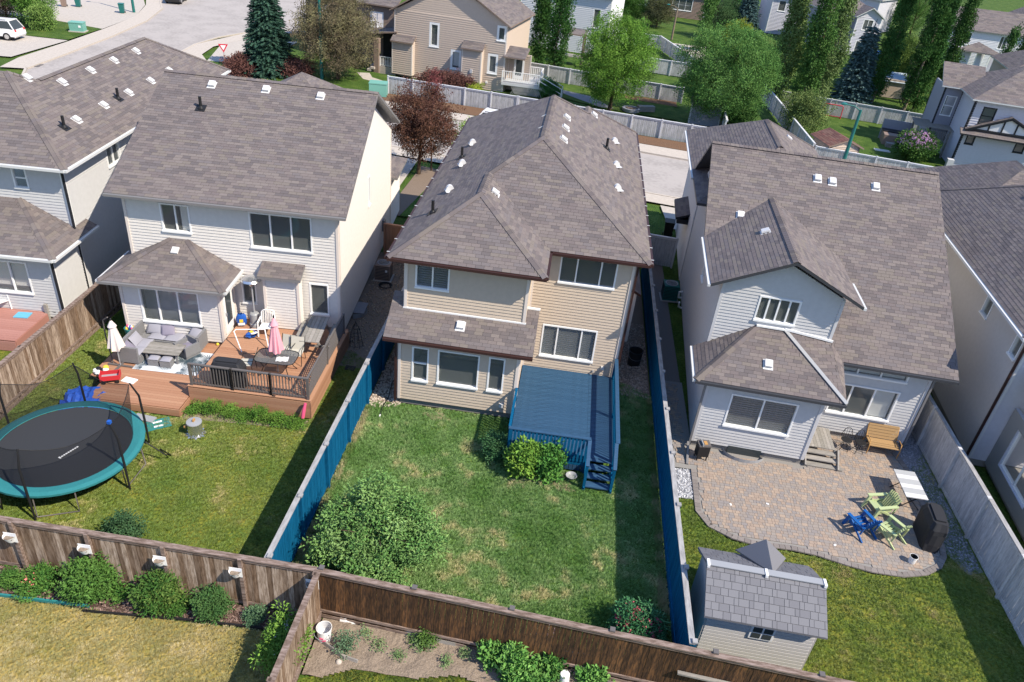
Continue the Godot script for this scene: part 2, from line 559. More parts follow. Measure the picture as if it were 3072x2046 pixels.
func window_in(house: Node, xf: Transform3D, w: Array, fm: Material, fw: float) -> void:
	# w: x0, x1, y0, y1, [mullions as fractions], [cross bar as a fraction or -1], [cover]
	var x0: float = w[0]; var x1: float = w[1]; var y0: float = w[2]; var y1: float = w[3]
	var mul: Array = w[4] if w.size() > 4 else []
	var hb: float = w[5] if w.size() > 5 else -1.0
	var cover: String = w[6] if w.size() > 6 else ""
	var b := MB.new()
	var h := y1 - y0
	b.box(Vector3(x0 + fw / 2, y0 + h / 2, -.02), Vector3(fw, h, .11)); b.box(Vector3(x1 - fw / 2, y0 + h / 2, -.02), Vector3(fw, h, .11))
	b.box(Vector3((x0 + x1) / 2, y1 - fw / 2, -.02), Vector3(x1 - x0 - fw * 2, fw, .11))
	b.box(Vector3((x0 + x1) / 2, y0 + fw / 2, -.02), Vector3(x1 - x0 - fw * 2, fw, .11))
	var o := part(house, "window", b.mesh(), fm, xf)
	bx(o, "sill", fm, Vector3((x0 + x1) / 2, y0 + .012, .052), Vector3(x1 - x0 + .02, .07, .05))
	var xs := [x0 + fw]
	for k in mul:
		var x: float = x0 + (x1 - x0) * k
		bx(o, "mullion", fm, Vector3(x, (y0 + y1) / 2, -.03), Vector3(.055, h - fw * 2, .07))
		xs.append(x)
	xs.append(x1 - fw)
	for i in xs.size() - 1:
		var g := MB.new()
		g.quad(Vector3(xs[i], y0 + fw, -.045), Vector3(xs[i + 1], y0 + fw, -.045), Vector3(xs[i + 1], y1 - fw, -.045), Vector3(xs[i], y1 - fw, -.045))
		part(o, "pane", g.mesh(), M.glass)
		if hb > 0:
			bx(o, "cross_bar", fm, Vector3((xs[i] + xs[i + 1]) / 2, y0 + h * hb, -.03), Vector3(xs[i + 1] - xs[i] - .055, .05, .06))
		if cover == "blind":
			for j in int((h - .2) / .09):
				bx(o, "blind_slat", M.blind_dark, Vector3((xs[i] + xs[i + 1]) / 2, y0 + .1 + j * .09, -.12), Vector3(xs[i + 1] - xs[i] - .04, .07, .012), Vector3(20, 0, 0))
		elif cover == "curtain":
			bx(o, "curtain", M.curtain, Vector3((xs[i] + xs[i + 1]) / 2, y0 + h * .55, -.115), Vector3((xs[i + 1] - xs[i]) - .05, h * .7, .02))
	if cover == "half":
		bx(o, "curtain", M.curtain, Vector3(x1 - (x1 - x0) * .2, (y0 + y1) / 2, -.115), Vector3((x1 - x0) * .3, h - .15, .02))

func door_in(house: Node, xf: Transform3D, x0: float, x1: float, y0: float, y1: float, m: Material) -> void:
	var o := bx(house, "door", m, xf * Vector3((x0 + x1) / 2, (y0 + y1) / 2, .03), Vector3.ONE)
	o.transform = xf * Transform3D(Basis.from_scale(Vector3(x1 - x0, y1 - y0, .06)), Vector3((x0 + x1) / 2, (y0 + y1) / 2, .04))
	bx(o, "pane", M.glass_tint_dark_inside, Vector3(0, .05, .2), Vector3(.62, .75, .7))
	bx(o, "handle", M.metal_grey, Vector3(-.42, -.05, .9), Vector3(.05, .06, 1.2))

func floors(house: Node, x0: float, x1: float, z0: float, z1: float, ys: Array) -> void:
	for y in ys:
		bx(house, "storey_floor", M.interior, Vector3((x0 + x1) / 2, y, (z0 + z1) / 2), Vector3(absf(x1 - x0) - .3, .1, absf(z1 - z0) - .3))

func hip_planes(x0: float, x1: float, z0: float, z1: float, e: float, m: float) -> Array:   # z0 > z1; ridge along the longer side
	var w := x1 - x0; var d := z0 - z1
	var c := (x0 + x1) / 2; var cz := (z0 + z1) / 2
	var a := Vector3(x0, e, z0); var b := Vector3(x1, e, z0); var cc := Vector3(x1, e, z1); var dd := Vector3(x0, e, z1)
	if d >= w:
		var y := e + w / 2 * m
		var r0 := Vector3(c, y, z0 - w / 2); var r1 := Vector3(c, y, z1 + w / 2)
		return [[a, b, r0], [b, cc, r1, r0], [cc, dd, r1], [dd, a, r0, r1]]
	var yy := e + d / 2 * m
	var s0 := Vector3(x0 + d / 2, yy, cz); var s1 := Vector3(x1 - d / 2, yy, cz)
	return [[a, b, s1, s0], [b, cc, s1], [cc, dd, s0, s1], [dd, a, s0]]
# ---------------------------------------------------------------- the houses
func V(x: float, y: float, z: float) -> Vector3:
	return Vector3(x, y, z)

func beige_house() -> void:
	var h := thing("house", "beige two-storey house with brown hip roof and empty blue deck behind", "house", V(-1, 0, -31), 0, "houses along the street")
	var O := V(-1, 0, -31)
	var e := 5.95; var m := .61
	var xl := -5.735; var xr := 3.45; var xc := (xl + xr) / 2; var half := (xr - xl) / 2
	var bx1 := -.25; var bc := (xl + bx1) / 2; var bh := (bx1 - xl) / 2
	var ry := e + half * m; var by := e + bh * m
	var zf := -24.9; var zb := -22.7; var zr0 := zf - half; var zr1 := -36.4; var ze := zr1 - half
	var wx := -2.3; var wc := (wx + xr) / 2; var wh := (xr - wx) / 2; var wy := e + wh * m; var wz := -42.2
	var b0 := V(bc, by, zb - bh); var b1 := V(bc, by, zf - bh)
	var r0 := V(xc, ry, zr0); var r1 := V(xc, ry, zr1)
	var w0 := V(wc, wy, wz + wh); var w1 := V(wc, wy, ze + wh)
	var planes := [
		[V(xl, e, zb), V(bx1, e, zb), b0], [V(bx1, e, zb), V(bx1, e, zf), b1, b0],
		[V(xl, e, ze), V(xl, e, zb), b0, b1, r0, r1], [V(bx1, e, zf), V(xr, e, zf), r0, b1],
		[V(xr, e, zf), V(xr, e, wz), w0, w1, r1, r0], [V(xr, e, wz), V(wx, e, wz), w0],
		[V(wx, e, wz), V(wx, e, ze), w1, w0], [V(wx, e, ze), V(xl, e, ze), r1, w1]]
	# the low roof over the back room
	var lo := [[V(-5.7, 3.12, -22.05), V(-.33, 3.12, -22.05), V(-.33, 4.1, -23.75), V(-5.7, 4.1, -23.75)]]
	for set in [planes, lo]:
		for p in set:
			for i in p.size(): p[i] -= O
	var rf := roof_of(h, planes + lo, M.trim_brown)
	for c in [[b0, V(xl, e, zb)], [b0, V(bx1, e, zb)], [b0, b1], [r0, b1], [r0, V(xr, e, zf)], [r0, r1], [r1, w1], [w0, V(xr, e, wz)], [w0, w1]]:
		caps(rf, c[0] - O, c[1] - O)
	var g = M.trim_brown
	gutter(h, g, V(xl, e, zb + .05) - O, V(bx1 + .05, e, zb + .05) - O)
	gutter(h, g, V(bx1 + .05, e, zb) - O, V(bx1 + .05, e, zf + .1) - O)
	gutter(h, g, V(bx1 + .1, e, zf + .05) - O, V(xr, e, zf + .05) - O)
	gutter(h, g, V(xl - .05, e, zb) - O, V(xl - .05, e, ze) - O)
	gutter(h, g, V(xr + .05, e, zf) - O, V(xr + .05, e, wz) - O)
	gutter(h, g, V(-5.7, 3.12, -22.0) - O, V(-.33, 3.12, -22.0) - O)
	for x in range(14):   # gutter hangers along both long eaves
		bx(h, "gutter_hanger", M.gutter_white, V(xr + .05, e + .0, zf - .4 - x * 1.1) - O, V(.13, .015, .03))
		bx(h, "gutter_hanger", M.gutter_white, V(xl - .05, e + .0, zb - .4 - x * 1.1) - O, V(.13, .015, .03))
	var s: Material = M.siding_beige; var t: Material = M.trim_cream
	wall_of(h, Vector2(-4.2, 8.6), Vector2(.2, 8.6), .28, 3.05, s, t, [[.49, 1.12, 1.18, 2.67, [], .52], [1.44, 2.98, 1.18, 2.67], [3.31, 3.91, 1.18, 2.67]])
	wall_of(h, Vector2(-4.2, 7.8), Vector2(.2, 7.8), 3.72, 5.85, s, t, [[.36, 1.59, 4.66, 5.6, [.5], -1, "blind"]])
	wall_of(h, Vector2(.2, 5.65), Vector2(3.95, 5.65), .28, 5.85, s, t, [[.98, 3.13, 4.53, 5.68, [.3, .72]], [.65, 2.82, 1.16, 2.63, [.28, .72], -1, "blind"]])
	wall_of(h, Vector2(.2, 8.6), Vector2(.2, 7.8), .28, 3.08, s, t, [])
	wall_of(h, Vector2(.2, 7.8), Vector2(.2, 5.65), .28, 5.85, s, t, [], {"trim": false})
	wall_of(h, Vector2(3.95, 5.65), Vector2(3.95, -10.6), .28, 5.85, s, t, [[9.6, 10.4, 3.8, 5.2]])
	wall_of(h, Vector2(-4.2, -9.6), Vector2(-4.2, 7.8), .28, 5.85, s, t, [])
	wall_of(h, Vector2(-4.2, 7.8), Vector2(-4.2, 8.6), .28, 3.05, s, t, [])
	wall_of(h, Vector2(3.95, -10.6), Vector2(-4.2, -9.6), .28, 5.85, s, t, [], {"far": true})
	bx(h, "flashing", M.trim_white, V(-2.0, 3.76, 7.83), V(4.5, .1, .05))
	bx(h, "flashing", M.trim_white, V(.44, 4.12, 7.25), V(.5, .05, .12))
	bx(h, "foundation", M.foundation, V(-2.0, .13, 7.1), V(4.3, .26, 2.85)); bx(h, "foundation", M.foundation, V(-.13, .13, -2.4), V(8.0, .26, 16))
	floors(h, -4.1, 3.9, 5.5, -10, [.3, 2.95]); floors(h, -4.1, .1, 8.5, 5.5, [.3]); floors(h, -4.1, .1, 7.7, 5.5, [2.95])
	# chimney bump on the side wall
	wall_of(h, Vector2(4.55, 2.6), Vector2(4.55, .2), .55, 2.95, s, t); wall_of(h, Vector2(3.95, 2.6), Vector2(4.55, 2.6), .55, 2.95, s, t); wall_of(h, Vector2(4.55, .2), Vector2(3.95, .2), .55, 2.95, s, t)
	roof_of(h, [[V(4.75, 3.0, 2.8), V(4.75, 3.0, 0.0), V(3.96, 3.4, 0.0), V(3.96, 3.4, 2.8)]], M.trim_brown, 0)
	spout(h, M.trim_brown, V(4.05, 0, 5.72), .2, 5.85); spout(h, M.trim_brown, V(-4.3, 0, 8.65), .2, 2.9)
	bx(h, "dryer_vent", M.gutter_white, V(-.28, .62, 8.66), V(.16, .16, .09)); bx(h, "outlet_box", M.gutter_white, V(3.45, .98, 5.7), V(.12, .14, .07))
	bx(h, "hose_tap", M.metal_grey, V(3.1, .78, 5.72), V(.05, .06, .12))
	var L := V(-m, 1, 0).normalized(); var R := V(m, 1, 0).normalized(); var F := V(0, 1, m).normalized()
	for p in [[-3.55, 6.67, -2.95], [-3.51, 6.7, .21], [-3.47, 6.72, 3.45]]: vent_fan(h, V(p[0], p[1], p[2]), L)
	for p in [[3.08, 6.79, -5.73], [3.13, 6.75, -2.15], [3.15, 6.74, .89]]: vent_fan(h, V(p[0], p[1], p[2]), R)
	for p in [[-3.81, 6.52, -1.37], [-3.77, 6.54, 5.38]]: vent_pipe(h, V(p[0], p[1], p[2]), L)
	vent_pipe(h, V(2.62, 7.07, -3.65), R)
	for p in [[.24, 8.52 - .56, -3.38], [.26, 7.95, -1.69], [.26, 7.95, .06]]:
		vent_box(h, V(p[0] + .35, e + m * (4.45 - p[0] - .35), p[2]), R)
	vent_box(h, V(-1.6, 7.37, 4.76), R); vent_box(h, V(-2.06, 3.55, 8.21), V(0, 1, .577).normalized())
	vent_box(h, V(1.9, e + m * 2.55, -7.6), R)
	for z in [-2.1, -.2]: bx(h, "snow_bracket", M.gutter_white, V(-.35, 8.64, z), V(.3, .03, .06), V(0, 0, 30))

func cream_house() -> void:
	var h := thing("house", "cream-sided gable house with wide brown roof and cedar deck behind", "house", V(-8.5, 0, -25.95), 4, "houses along the street")
	var e := 5.9; var m := .484; var xl := -8.7; var xr := .42
	var top := e + 6.4 * m
	var rear := [V(xl, e, .4), V(xr, e, .4), V(xr, top, -6), V(xl, top, -6)]
	var front := [V(xr, top, -6), V(xr, top - 5.8 * m, -11.8), V(xl, top - 5.8 * m, -11.8), V(xl, top, -6)]
	var sun := [[V(-8.7, 3, 1.95), V(-3.95, 3, 1.95), V(-5.93, 4.09, 0), V(-6.64, 4.09, 0)], [V(-8.7, 3, 1.95), V(-6.64, 4.09, 0), V(-8.25, 3.238, 0), V(-8.25, 3.238, -.7), V(-8.7, 3, -.7)], [V(-3.95, 3, 1.95), V(-3.95, 3, 0), V(-5.93, 4.09, 0)]]
	var chase := [[V(-3.05, 3.2, .78), V(-1.35, 3.2, .78), V(-1.35, 3.52, 0), V(-3.05, 3.52, 0)]]
	var wing := hip_planes(-8.0, -1.6, -9.2, -15.9, 6.0, .6)
	var garage := hip_planes(-8.6, .35, -11.6, -15.0, 3.2, .4)
	var rf := roof_of(h, [rear, front] + sun + chase + wing + garage, M.gutter_grey)
	caps(rf, V(xl, top, -6), V(xr, top, -6)); caps(rf, V(-5.93, 4.09, 0), V(-3.95, 3, 1.95)); caps(rf, V(-6.64, 4.09, 0), V(-8.7, 3, 1.95))
	gutter(h, M.gutter_grey, V(xl, e, .45), V(xr, e, .45)); gutter(h, M.gutter_grey, V(-8.7, 3, 2.0), V(-3.95, 3, 2.0))
	gutter(h, M.gutter_white, V(-3.9, 3, 1.95), V(-3.9, 3, 0)); gutter(h, M.gutter_white, V(-8.75, 3, 1.95), V(-8.75, 3, -.7))
	var s: Material = M.siding_cream; var t: Material = M.trim_cream
	wall_of(h, Vector2(-8.25, 0), Vector2(0, 0), .3, 5.8, s, t, [[1.39, 2.53, 4.38, 5.55, [.5], -1, "half"], [4.81, 7.24, 4.06, 5.56, [.333, .666]], [7.02, 7.8, 1.29, 2.73], [4.25, 4.85, 1.5, 2.75]])
	wall_of(h, Vector2(-8.16, 1.51), Vector2(-4.3, 1.51), .45, 2.98, s, t, [[.71, 3.03, 1.11, 2.62, [.3, .64]]])
	var dw := wall_basis(Vector2(-4.3, 1.51), Vector2(-4.3, .16))
	wall_of(h, Vector2(-4.3, 1.51), Vector2(-4.3, .16), .45, 2.98, s, t)
	door_in(h, dw, .12, 1.0, .78, 2.72, M.trim_white)
	wall_of(h, Vector2(-8.16, .1), Vector2(-8.16, 1.51), .45, 2.98, s, t)
	wall_of(h, Vector2(-2.9, .55), Vector2(-1.5, .55), .8, 3.15, s, t); wall_of(h, Vector2(-1.5, .55), Vector2(-1.5, .15), .8, 3.15, s, t, [], {"trim": false}); wall_of(h, Vector2(-2.9, .15), Vector2(-2.9, .55), .8, 3.15, s, t, [], {"trim": false})
	wall_of(h, Vector2(0, -.02), Vector2(0, -11.4), .3, 5.85, s, t, [[5.6, 6.0, 3.9, 5.3]], {"gable": [6.0, 8.7]})
	wall_of(h, Vector2(-8.25, -11.4), Vector2(-8.25, -.02), .3, 5.85, s, t, [], {"gable": [5.4, 8.7], "far": true})
	wall_of(h, Vector2(0, -11.4), Vector2(-8.25, -11.4), .3, 5.8, s, t, [], {"far": true})
	wall_of(h, Vector2(-.05, -11.5), Vector2(-.05, -14.6), .2, 3.1, s, t, [], {"far": true}); wall_of(h, Vector2(-8.2, -14.6), Vector2(-8.2, -11.5), .2, 3.1, s, t, [], {"far": true})
	wall_of(h, Vector2(-1.9, -11.5), Vector2(-1.9, -15.6), 3.2, 5.95, s, t, [], {"far": true})
	bx(h, "foundation", M.foundation, V(-4.12, .14, -5.7), V(8.1, .28, 11.2)); bx(h, "foundation", M.foundation, V(-6.2, .22, .8), V(3.7, .44, 1.3))
	floors(h, -8.2, 0, 0, -11.4, [.35, 2.9]); floors(h, -8.1, -4.35, 1.45, 0, [.4])
	var R := V(0, 1, m).normalized()
	for p in [[-6.52, -5.45], [-4.25, -5.5], [-1.93, -5.45]]: vent_box(h, V(p[0], e + m * (.4 - p[1]), p[1]), R)
	vent_pipe(h, V(-6.55, e + m * 4.52, -4.12), R)
	vent_box(h, V(-6.25, 3.78, .5), V(0, 1, .56).normalized())
	bx(h, "side_vent", M.gutter_grey, V(-1.1, 1.0, .1), V(.3, .3, .2))
	bx(h, "meter_box", M.gutter_grey, V(.08, 1.5, -9.2), V(.15, .6, .3))

func grey_house() -> void:
	var h := thing("house", "pale grey house with cross-gable dormer above a hipped back room and paved patio", "house", V(5.9, 0, -22.34), -3, "houses along the street")
	var e := 3.65; var m := .597; var xl := -.5; var xr := 8.85; var rz := -10.0
	var top := e + m * 8.3
	var de := 6.02; var dm := .485; var dx0 := -.52; var dx1 := 4.7; var dc := 2.09
	var dy := de + dm * 2.61
	var zj := -1.7 - (dy - e) / m   # where the dormer's ridge meets the main slope
	var zl := -1.7 - (de - e) / m
	var planes := [
		[V(4.19, e, -1.7), V(xr, e, -1.7), V(xr, top, rz), V(xl, top, rz), V(xl, de, zl), V(dc, dy, zj), V(4.19, de + dm * .51, -1.7 - (de + dm * .51 - e) / m)],
		[V(xr, top, rz), V(xr, top - 4.2 * m, rz - 4.2), V(xl, top - 4.2 * m, rz - 4.2), V(xl, top, rz)],
		[V(dx0, de, -1.45), V(dc, dy, -1.45), V(dc, dy, zj), V(dx0, de, zl)], [V(dc, dy, -1.45), V(dx1, de, -1.45), V(dx1, de, zl), V(dc, dy, zj)]]
	var sun := [[V(-.5, 3.2, .38), V(4.62, 3.2, .38), V(2.5, 4.47, -1.9), V(1.55, 4.47, -1.9)], [V(-.5, 3.2, .38), V(1.55, 4.47, -1.9), V(-.5, 3.2, -1.9)], [V(4.62, 3.2, .38), V(4.2, 4.27, -1.9), V(2.5, 4.47, -1.9)], [V(4.62, 3.2, .38), V(4.8, 3.66, -1.72), V(4.2, 4.27, -1.9)]]
	var wing := hip_planes(-.6, 6.6, -9.5, -21.5, 6.0, .56)
	var rf := roof_of(h, planes + sun + wing, M.fascia_dark)
	caps(rf, V(xl, top, rz), V(xr, top, rz)); caps(rf, V(dc, dy, -1.45), V(dc, dy, zj)); caps(rf, V(3.0, 8.0, -13), V(3.0, 8.0, -17.9)); caps(rf, V(3.0, 8.0, -17.9), V(6.6, 6, -21.5))
	caps(rf, V(1.55, 4.47, -1.9), V(-.5, 3.2, .38))
	var pt := MB.new()
	pt.bar(V(2.5, 4.5, -1.9), V(4.62, 3.23, .38), .17, .02)
	part(h, "hip_flashing", pt.mesh(), M.metal_grey)
	gutter(h, M.fascia_dark, V(4.3, e, -1.65), V(xr, e, -1.65)); gutter(h, M.fascia_dark, V(-.5, 3.2, .43), V(4.62, 3.2, .43))
	gutter(h, M.gutter_white, V(-.55, 3.2, .38), V(-.55, 3.2, -1.9)); gutter(h, M.gutter_white, V(dx0 - .05, de, -1.45), V(dx0 - .05, de, zl)); gutter(h, M.gutter_white, V(dx1 + .05, de, -1.45), V(dx1 + .05, de, -3.4))
	gutter(h, M.gutter_white, V(-.65, 6.0, -13), V(-.65, 6.0, -21.4))
	var s: Material = M.siding_grey; var t: Material = M.trim_grey
	wall_of(h, Vector2(0, 0), Vector2(4.06, 0), .3, 3.15, s, t, [[.92, 3.27, 1.22, 2.63, [.5], -1, "blind"]])
	wall_of(h, Vector2(4.06, 0), Vector2(4.06, -2.15), .3, 3.15, s, t)
	var gl := 4.2
	wall_of(h, Vector2(-.03, -1.9), Vector2(-.03 + gl, -1.9), 3.25, 5.98, s, t, [[1.36, 2.82, 4.68, 5.68, [.25, .5, .75]]], {"gable": [2.1, 6.98]})
	wall_of(h, Vector2(4.17, -1.9), Vector2(4.17, -5.6), 3.3, 5.95, s, t, [], {"trim": false})
	wall_of(h, Vector2(4.06, -2.15), Vector2(8.2, -2.15), .3, 3.62, s, t, [[.95, 3.3, 1.15, 2.52, [.28, .63], -1, "half"], [.95, 3.35, 2.95, 3.38, [.25, .6], -1, "curtain"]])
	wall_of(h, Vector2(0, -13.5), Vector2(0, 0), .3, 3.2, s, t, [], {"trim": false})
	wall_of(h, Vector2(0, -13.5), Vector2(0, -5.7), 3.2, 5.9, s, t, [[6.5, 7.2, 3.7, 5.1, [], .5]], {"gable": [3.5, 8.3], "trim": false})
	wall_of(h, Vector2(0, -5.7), Vector2(0, -1.9), 3.2, 5.98, s, t, [], {"trim": false})
	wall_of(h, Vector2(8.2, -2.15), Vector2(8.2, -13.5), .3, 3.6, s, t, [], {"gable": [7.8, 8.3], "far": true})
	wall_of(h, Vector2(8.2, -13.5), Vector2(0, -13.5), .3, 5.6, s, t, [], {"far": true})
	wall_of(h, Vector2(-.02, -20.9), Vector2(-.02, -13.5), .3, 5.9, s, t, [], {"far": true}); wall_of(h, Vector2(6.1, -13.5), Vector2(6.1, -20.9), .3, 5.9, s, t, [], {"far": true}); wall_of(h, Vector2(6.1, -20.9), Vector2(0, -20.9), .3, 5.9, s, t, [], {"far": true})
	beam(h, "flashing", M.trim_white, V(2.5, 4.52, -1.85), V(4.25, 4.33, -1.85), .06, .08); bx(h, "flashing", M.trim_white, V(2.0, 4.5, -1.84), V(1.0, .06, .1))
	bx(h, "foundation", M.foundation, V(2.03, .14, -1.0), V(4.0, .28, 1.9)); bx(h, "foundation", M.foundation, V(4.1, .14, -8), V(8.1, .28, 11.6))
	floors(h, 0, 4.06, 0, -2, [.32]); floors(h, 0, 8.2, -2.1, -13.4, [.32]); floors(h, 0, 4.1, -2.1, -13.4, [2.95])
	spout(h, M.gutter_grey, V(-.06, 0, .06), .1, 3.15); spout(h, M.gutter_grey, V(8.27, 0, -2.1), .2, 3.5)
	beam(h, "downspout", M.gutter_grey, V(-.12, .25, .1), V(-.15, .05, 1.15), .08, .08)
	var R := V(0, 1, m).normalized()
	for p in [[3.9, -8.95], [4.5, -8.9], [6.25, -8.95]]: vent_box(h, V(p[0], e + m * (-1.7 - p[1]), p[1]), R)
	vent_box(h, V(.85, e + m * 5.1, -6.8), R); vent_box(h, V(1.95, 3.72, -.55), V(0, 1, .56).normalized()); vent_box(h, V(1.5, de + dm * 2.0, -4.6), V(-dm, 1, 0).normalized())
	vent_box(h, V(4.2, 7.3, -17.5), V(.56, 1, 0).normalized())
	# side porch roof towards the street, and pipes on the shaded wall
	roof_of(h, [[V(-.75, 3.0, -15.3), V(-.75, 3.0, -18.1), V(0, 3.3, -18.1), V(0, 3.3, -15.3)]], M.trim_dark, 0)
	bx(h, "porch_box", M.trim_dark, V(-.36, 2.8, -16.7), V(.6, .25, 2.7))
	var b := MB.new()
	b.tube([V(-.05, .5, -11.1), V(-.22, .55, -11.0), V(-.25, .9, -10.9), V(-.1, 1.0, -10.8)], .05, 8); b.tube([V(-.05, .4, -10.2), V(-.22, .45, -10.2), V(-.24, .75, -10.1)], .05, 8)
	part(h, "flue_pipe", b.mesh(), M.white_plastic)
	# window well in front of the back room
	b = MB.new()
	for i in 12:
		var a0 := PI * i / 12; var a1 := PI * (i + 1) / 12
		b.quad(V(1.95 - cos(a0) * .75, .02, sin(a0) * .5), V(1.95 - cos(a1) * .75, .02, sin(a1) * .5), V(1.95 - cos(a1) * .75, .2, sin(a1) * .5), V(1.95 - cos(a0) * .75, .2, sin(a0) * .5))
	part(h, "window_well", b.mesh(), M.metal_grey)
	bx(h, "cellar_window", M.glass_tint_dark_inside, V(1.95, .2, .012), V(1.2, .3, .05))

func slate_house() -> void:
	var h := thing("house", "grey house with white gutters, long hip roof and red back deck", "house", V(-19.85, 0, -26.55), 4.5, "houses along the street")
	var e := 6.1; var m := .62
	var a := V(-3.5, e + 3.95 * m, -3.47); var r0 := V(-2.8, e + 3.25 * m, -4.8); var r1 := V(-2.8, r0.y, -14.35); var far := -17.6
	var hb := V(-3.5, a.y, -3.47)
	var planes := [
		[V(-8.5, e, .48), V(.45, e, .48), a, V(-5.5, a.y, -3.47)],
		[V(.45, e, .48), V(.45, e, far), r1, V(-2.8, r0.y, -4.17), a],
		[V(.45, e, far), V(-6.05, e, far), r1], [V(-6.05, e, far), V(-6.05, e, -7.4), V(-2.8, r0.y, -4.17), r1],
		[V(-6.05, e, -7.4), V(-8.5, e, -7.4), V(-5.5, a.y, -3.47), a, V(-2.8, r0.y, -4.17)]]
	var low := [[V(-5.5, 3.2, 2.5), V(.45, 3.2, 2.5), V(-1.9, 4.5, 0), V(-3.6, 4.5, 0)], [V(.45, 3.2, 2.5), V(.45, 3.2, -.9), V(.02, 3.44, -.9), V(.02, 3.44, 0), V(-1.9, 4.5, 0)]]
	var rf := roof_of(h, planes + low, M.gutter_white, 300)
	caps(rf, a, V(.45, e, .48)); caps(rf, V(-2.8, r0.y, -4.3), r1); caps(rf, r1, V(.45, e, far)); caps(rf, V(-1.9, 4.5, 0), V(.45, 3.2, 2.5)); caps(rf, a, V(-2.8, r0.y, -4.17))
	gutter(h, M.gutter_white, V(-8.5, e, .53), V(.45, e, .53)); gutter(h, M.gutter_white, V(.5, e, .55), V(.5, e, far)); gutter(h, M.gutter_white, V(-5.5, 3.2, 2.55), V(.45, 3.2, 2.55)); gutter(h, M.gutter_white, V(.5, 3.2, 2.55), V(.5, 3.2, -.9))
	var s: Material = M.siding_grey; var t: Material = M.trim_white
	wall_of(h, Vector2(-7.5, 0), Vector2(0, 0), .3, 6.0, s, t, [[5.5, 6.08, 4.94, 5.8, [], .5]])
	wall_of(h, Vector2(0, 0), Vector2(0, -17), .3, 6.0, s, t, [[3.4, 4.6, 4.8, 5.72, [.5]]])
	wall_of(h, Vector2(-5, 2.05), Vector2(.05, 2.05), .3, 3.15, s, t, [[2.2, 4.05, 1.28, 2.71, [.6], -1, "curtain"]])
	wall_of(h, Vector2(.05, 2.05), Vector2(.05, .02), .3, 3.15, s, t)
	wall_of(h, Vector2(0, -17), Vector2(-6, -17), .3, 6.0, s, t, [], {"far": true}); wall_of(h, Vector2(-6, -17), Vector2(-6, -7), .3, 6.0, s, t, [], {"far": true})
	bx(h, "foundation", M.foundation, V(-3, .14, -8), V(6, .28, 17)); bx(h, "foundation", M.foundation, V(-2.5, .14, 1), V(5, .28, 2))
	floors(h, -7, 0, 0, -17, [.35, 3.0]); floors(h, -5, 0, 2, 0, [.35])
	spout(h, M.trim_dark, V(.06, 0, .08), .3, 5.95); spout(h, M.trim_dark, V(.11, 0, 2.13), .3, 3.1)
	var R := V(m, 1, 0).normalized()
	for p in [[-3.0, -3.9], [-2.35, -5.24], [-2.35, -7.68], [-2.35, -9.93], [-2.35, -12.3], [-.9, -12.65], [-.87, -10.33], [-.85, -7.91], [-.86, -5.54], [-.84, -3.17]]: vent_box(h, V(p[0], e + m * (.45 - p[0]), p[1]), R)
	vent_pipe(h, V(-.83, e + m * 1.28, -6.86), R); vent_pipe(h, V(-.8, e + m * 1.25, -2.16), R)
	vent_box(h, V(-2.7, 4.1, .75), V(0, 1, .52).normalized())

func side_house() -> void:
	var h := thing("house", "house with shaded tan side wall and white gutter beyond the weathered white fence", "house", V(16.56, 0, -23.71), -5.4, "houses along the street")
	var e := 5.8; var m := .6
	var planes := hip_planes(-.43, 8.6, .45, -14.6, e, m)
	var rf := roof_of(h, planes, M.gutter_white, 300)
	caps(rf, V(-.43, e, -14.6), V(4.085, e + 4.515 * m, -10.08)); caps(rf, V(4.085, e + 4.515 * m, -10.08), V(4.085, e + 4.515 * m, -4.07)); caps(rf, V(-.43, e, .45), V(4.085, e + 4.515 * m, -4.07))
	roof_of(h, hip_planes(1.0, 8.8, -12.5, -21.5, 5.0, m), M.gutter_white, 0)
	gutter(h, M.gutter_white, V(-.48, e, .5), V(-.48, e, -14.6)); gutter(h, M.gutter_white, V(-.43, e, .5), V(8.6, e, .5))
	var s: Material = M.siding_stone; var t: Material = M.trim_grey
	wall_of(h, Vector2(0, -14.2), Vector2(0, 0), .3, 5.75, s, t, [[10.2, 10.9, 4.55, 5.35], [13.3, 13.9, 4.5, 5.5]])
	wall_of(h, Vector2(0, 0), Vector2(8.2, 0), .3, 5.75, M.siding_blue_grey, t, [])
	wall_of(h, Vector2(.7, 5.5), Vector2(.7, .16), .3, 2.9, M.siding_blue_grey, t, [[2.2, 4.6, .85, 2.5, [.5]]], {"trim": false})
	wall_of(h, Vector2(.7, 5.5), Vector2(5, 5.5), .3, 2.9, M.siding_blue_grey, t, [], {"far": true})
	roof_of(h, [[V(.4, 3.0, 5.8), V(5, 3.0, 5.8), V(5, 4.6, .02), V(.4, 4.6, .02)]], M.gutter_white, 0)
	wall_of(h, Vector2(8.2, -14.2), Vector2(0, -14.2), .3, 5.75, s, t, [], {"far": true}); wall_of(h, Vector2(1.5, -20.9), Vector2(1.5, -14.2), .3, 4.9, s, t, [], {"far": true})
	bx(h, "foundation", M.foundation, V(4.1, .14, -7), V(8.1, .28, 14)); bx(h, "foundation", M.foundation, V(2.8, .14, 2.7), V(4.1, .28, 5.3))
	floors(h, 0, 8.2, 0, -14, [.35, 2.95])
	spout(h, M.trim_brown, V(-.08, 0, .0), .2, 5.7)
	for p in [[2.9, -10.0], [2.9, -8.3]]: vent_box(h, V(p[0] - .1, e + m * (p[0] + .33), p[1]), V(-m, 1, 0).normalized())

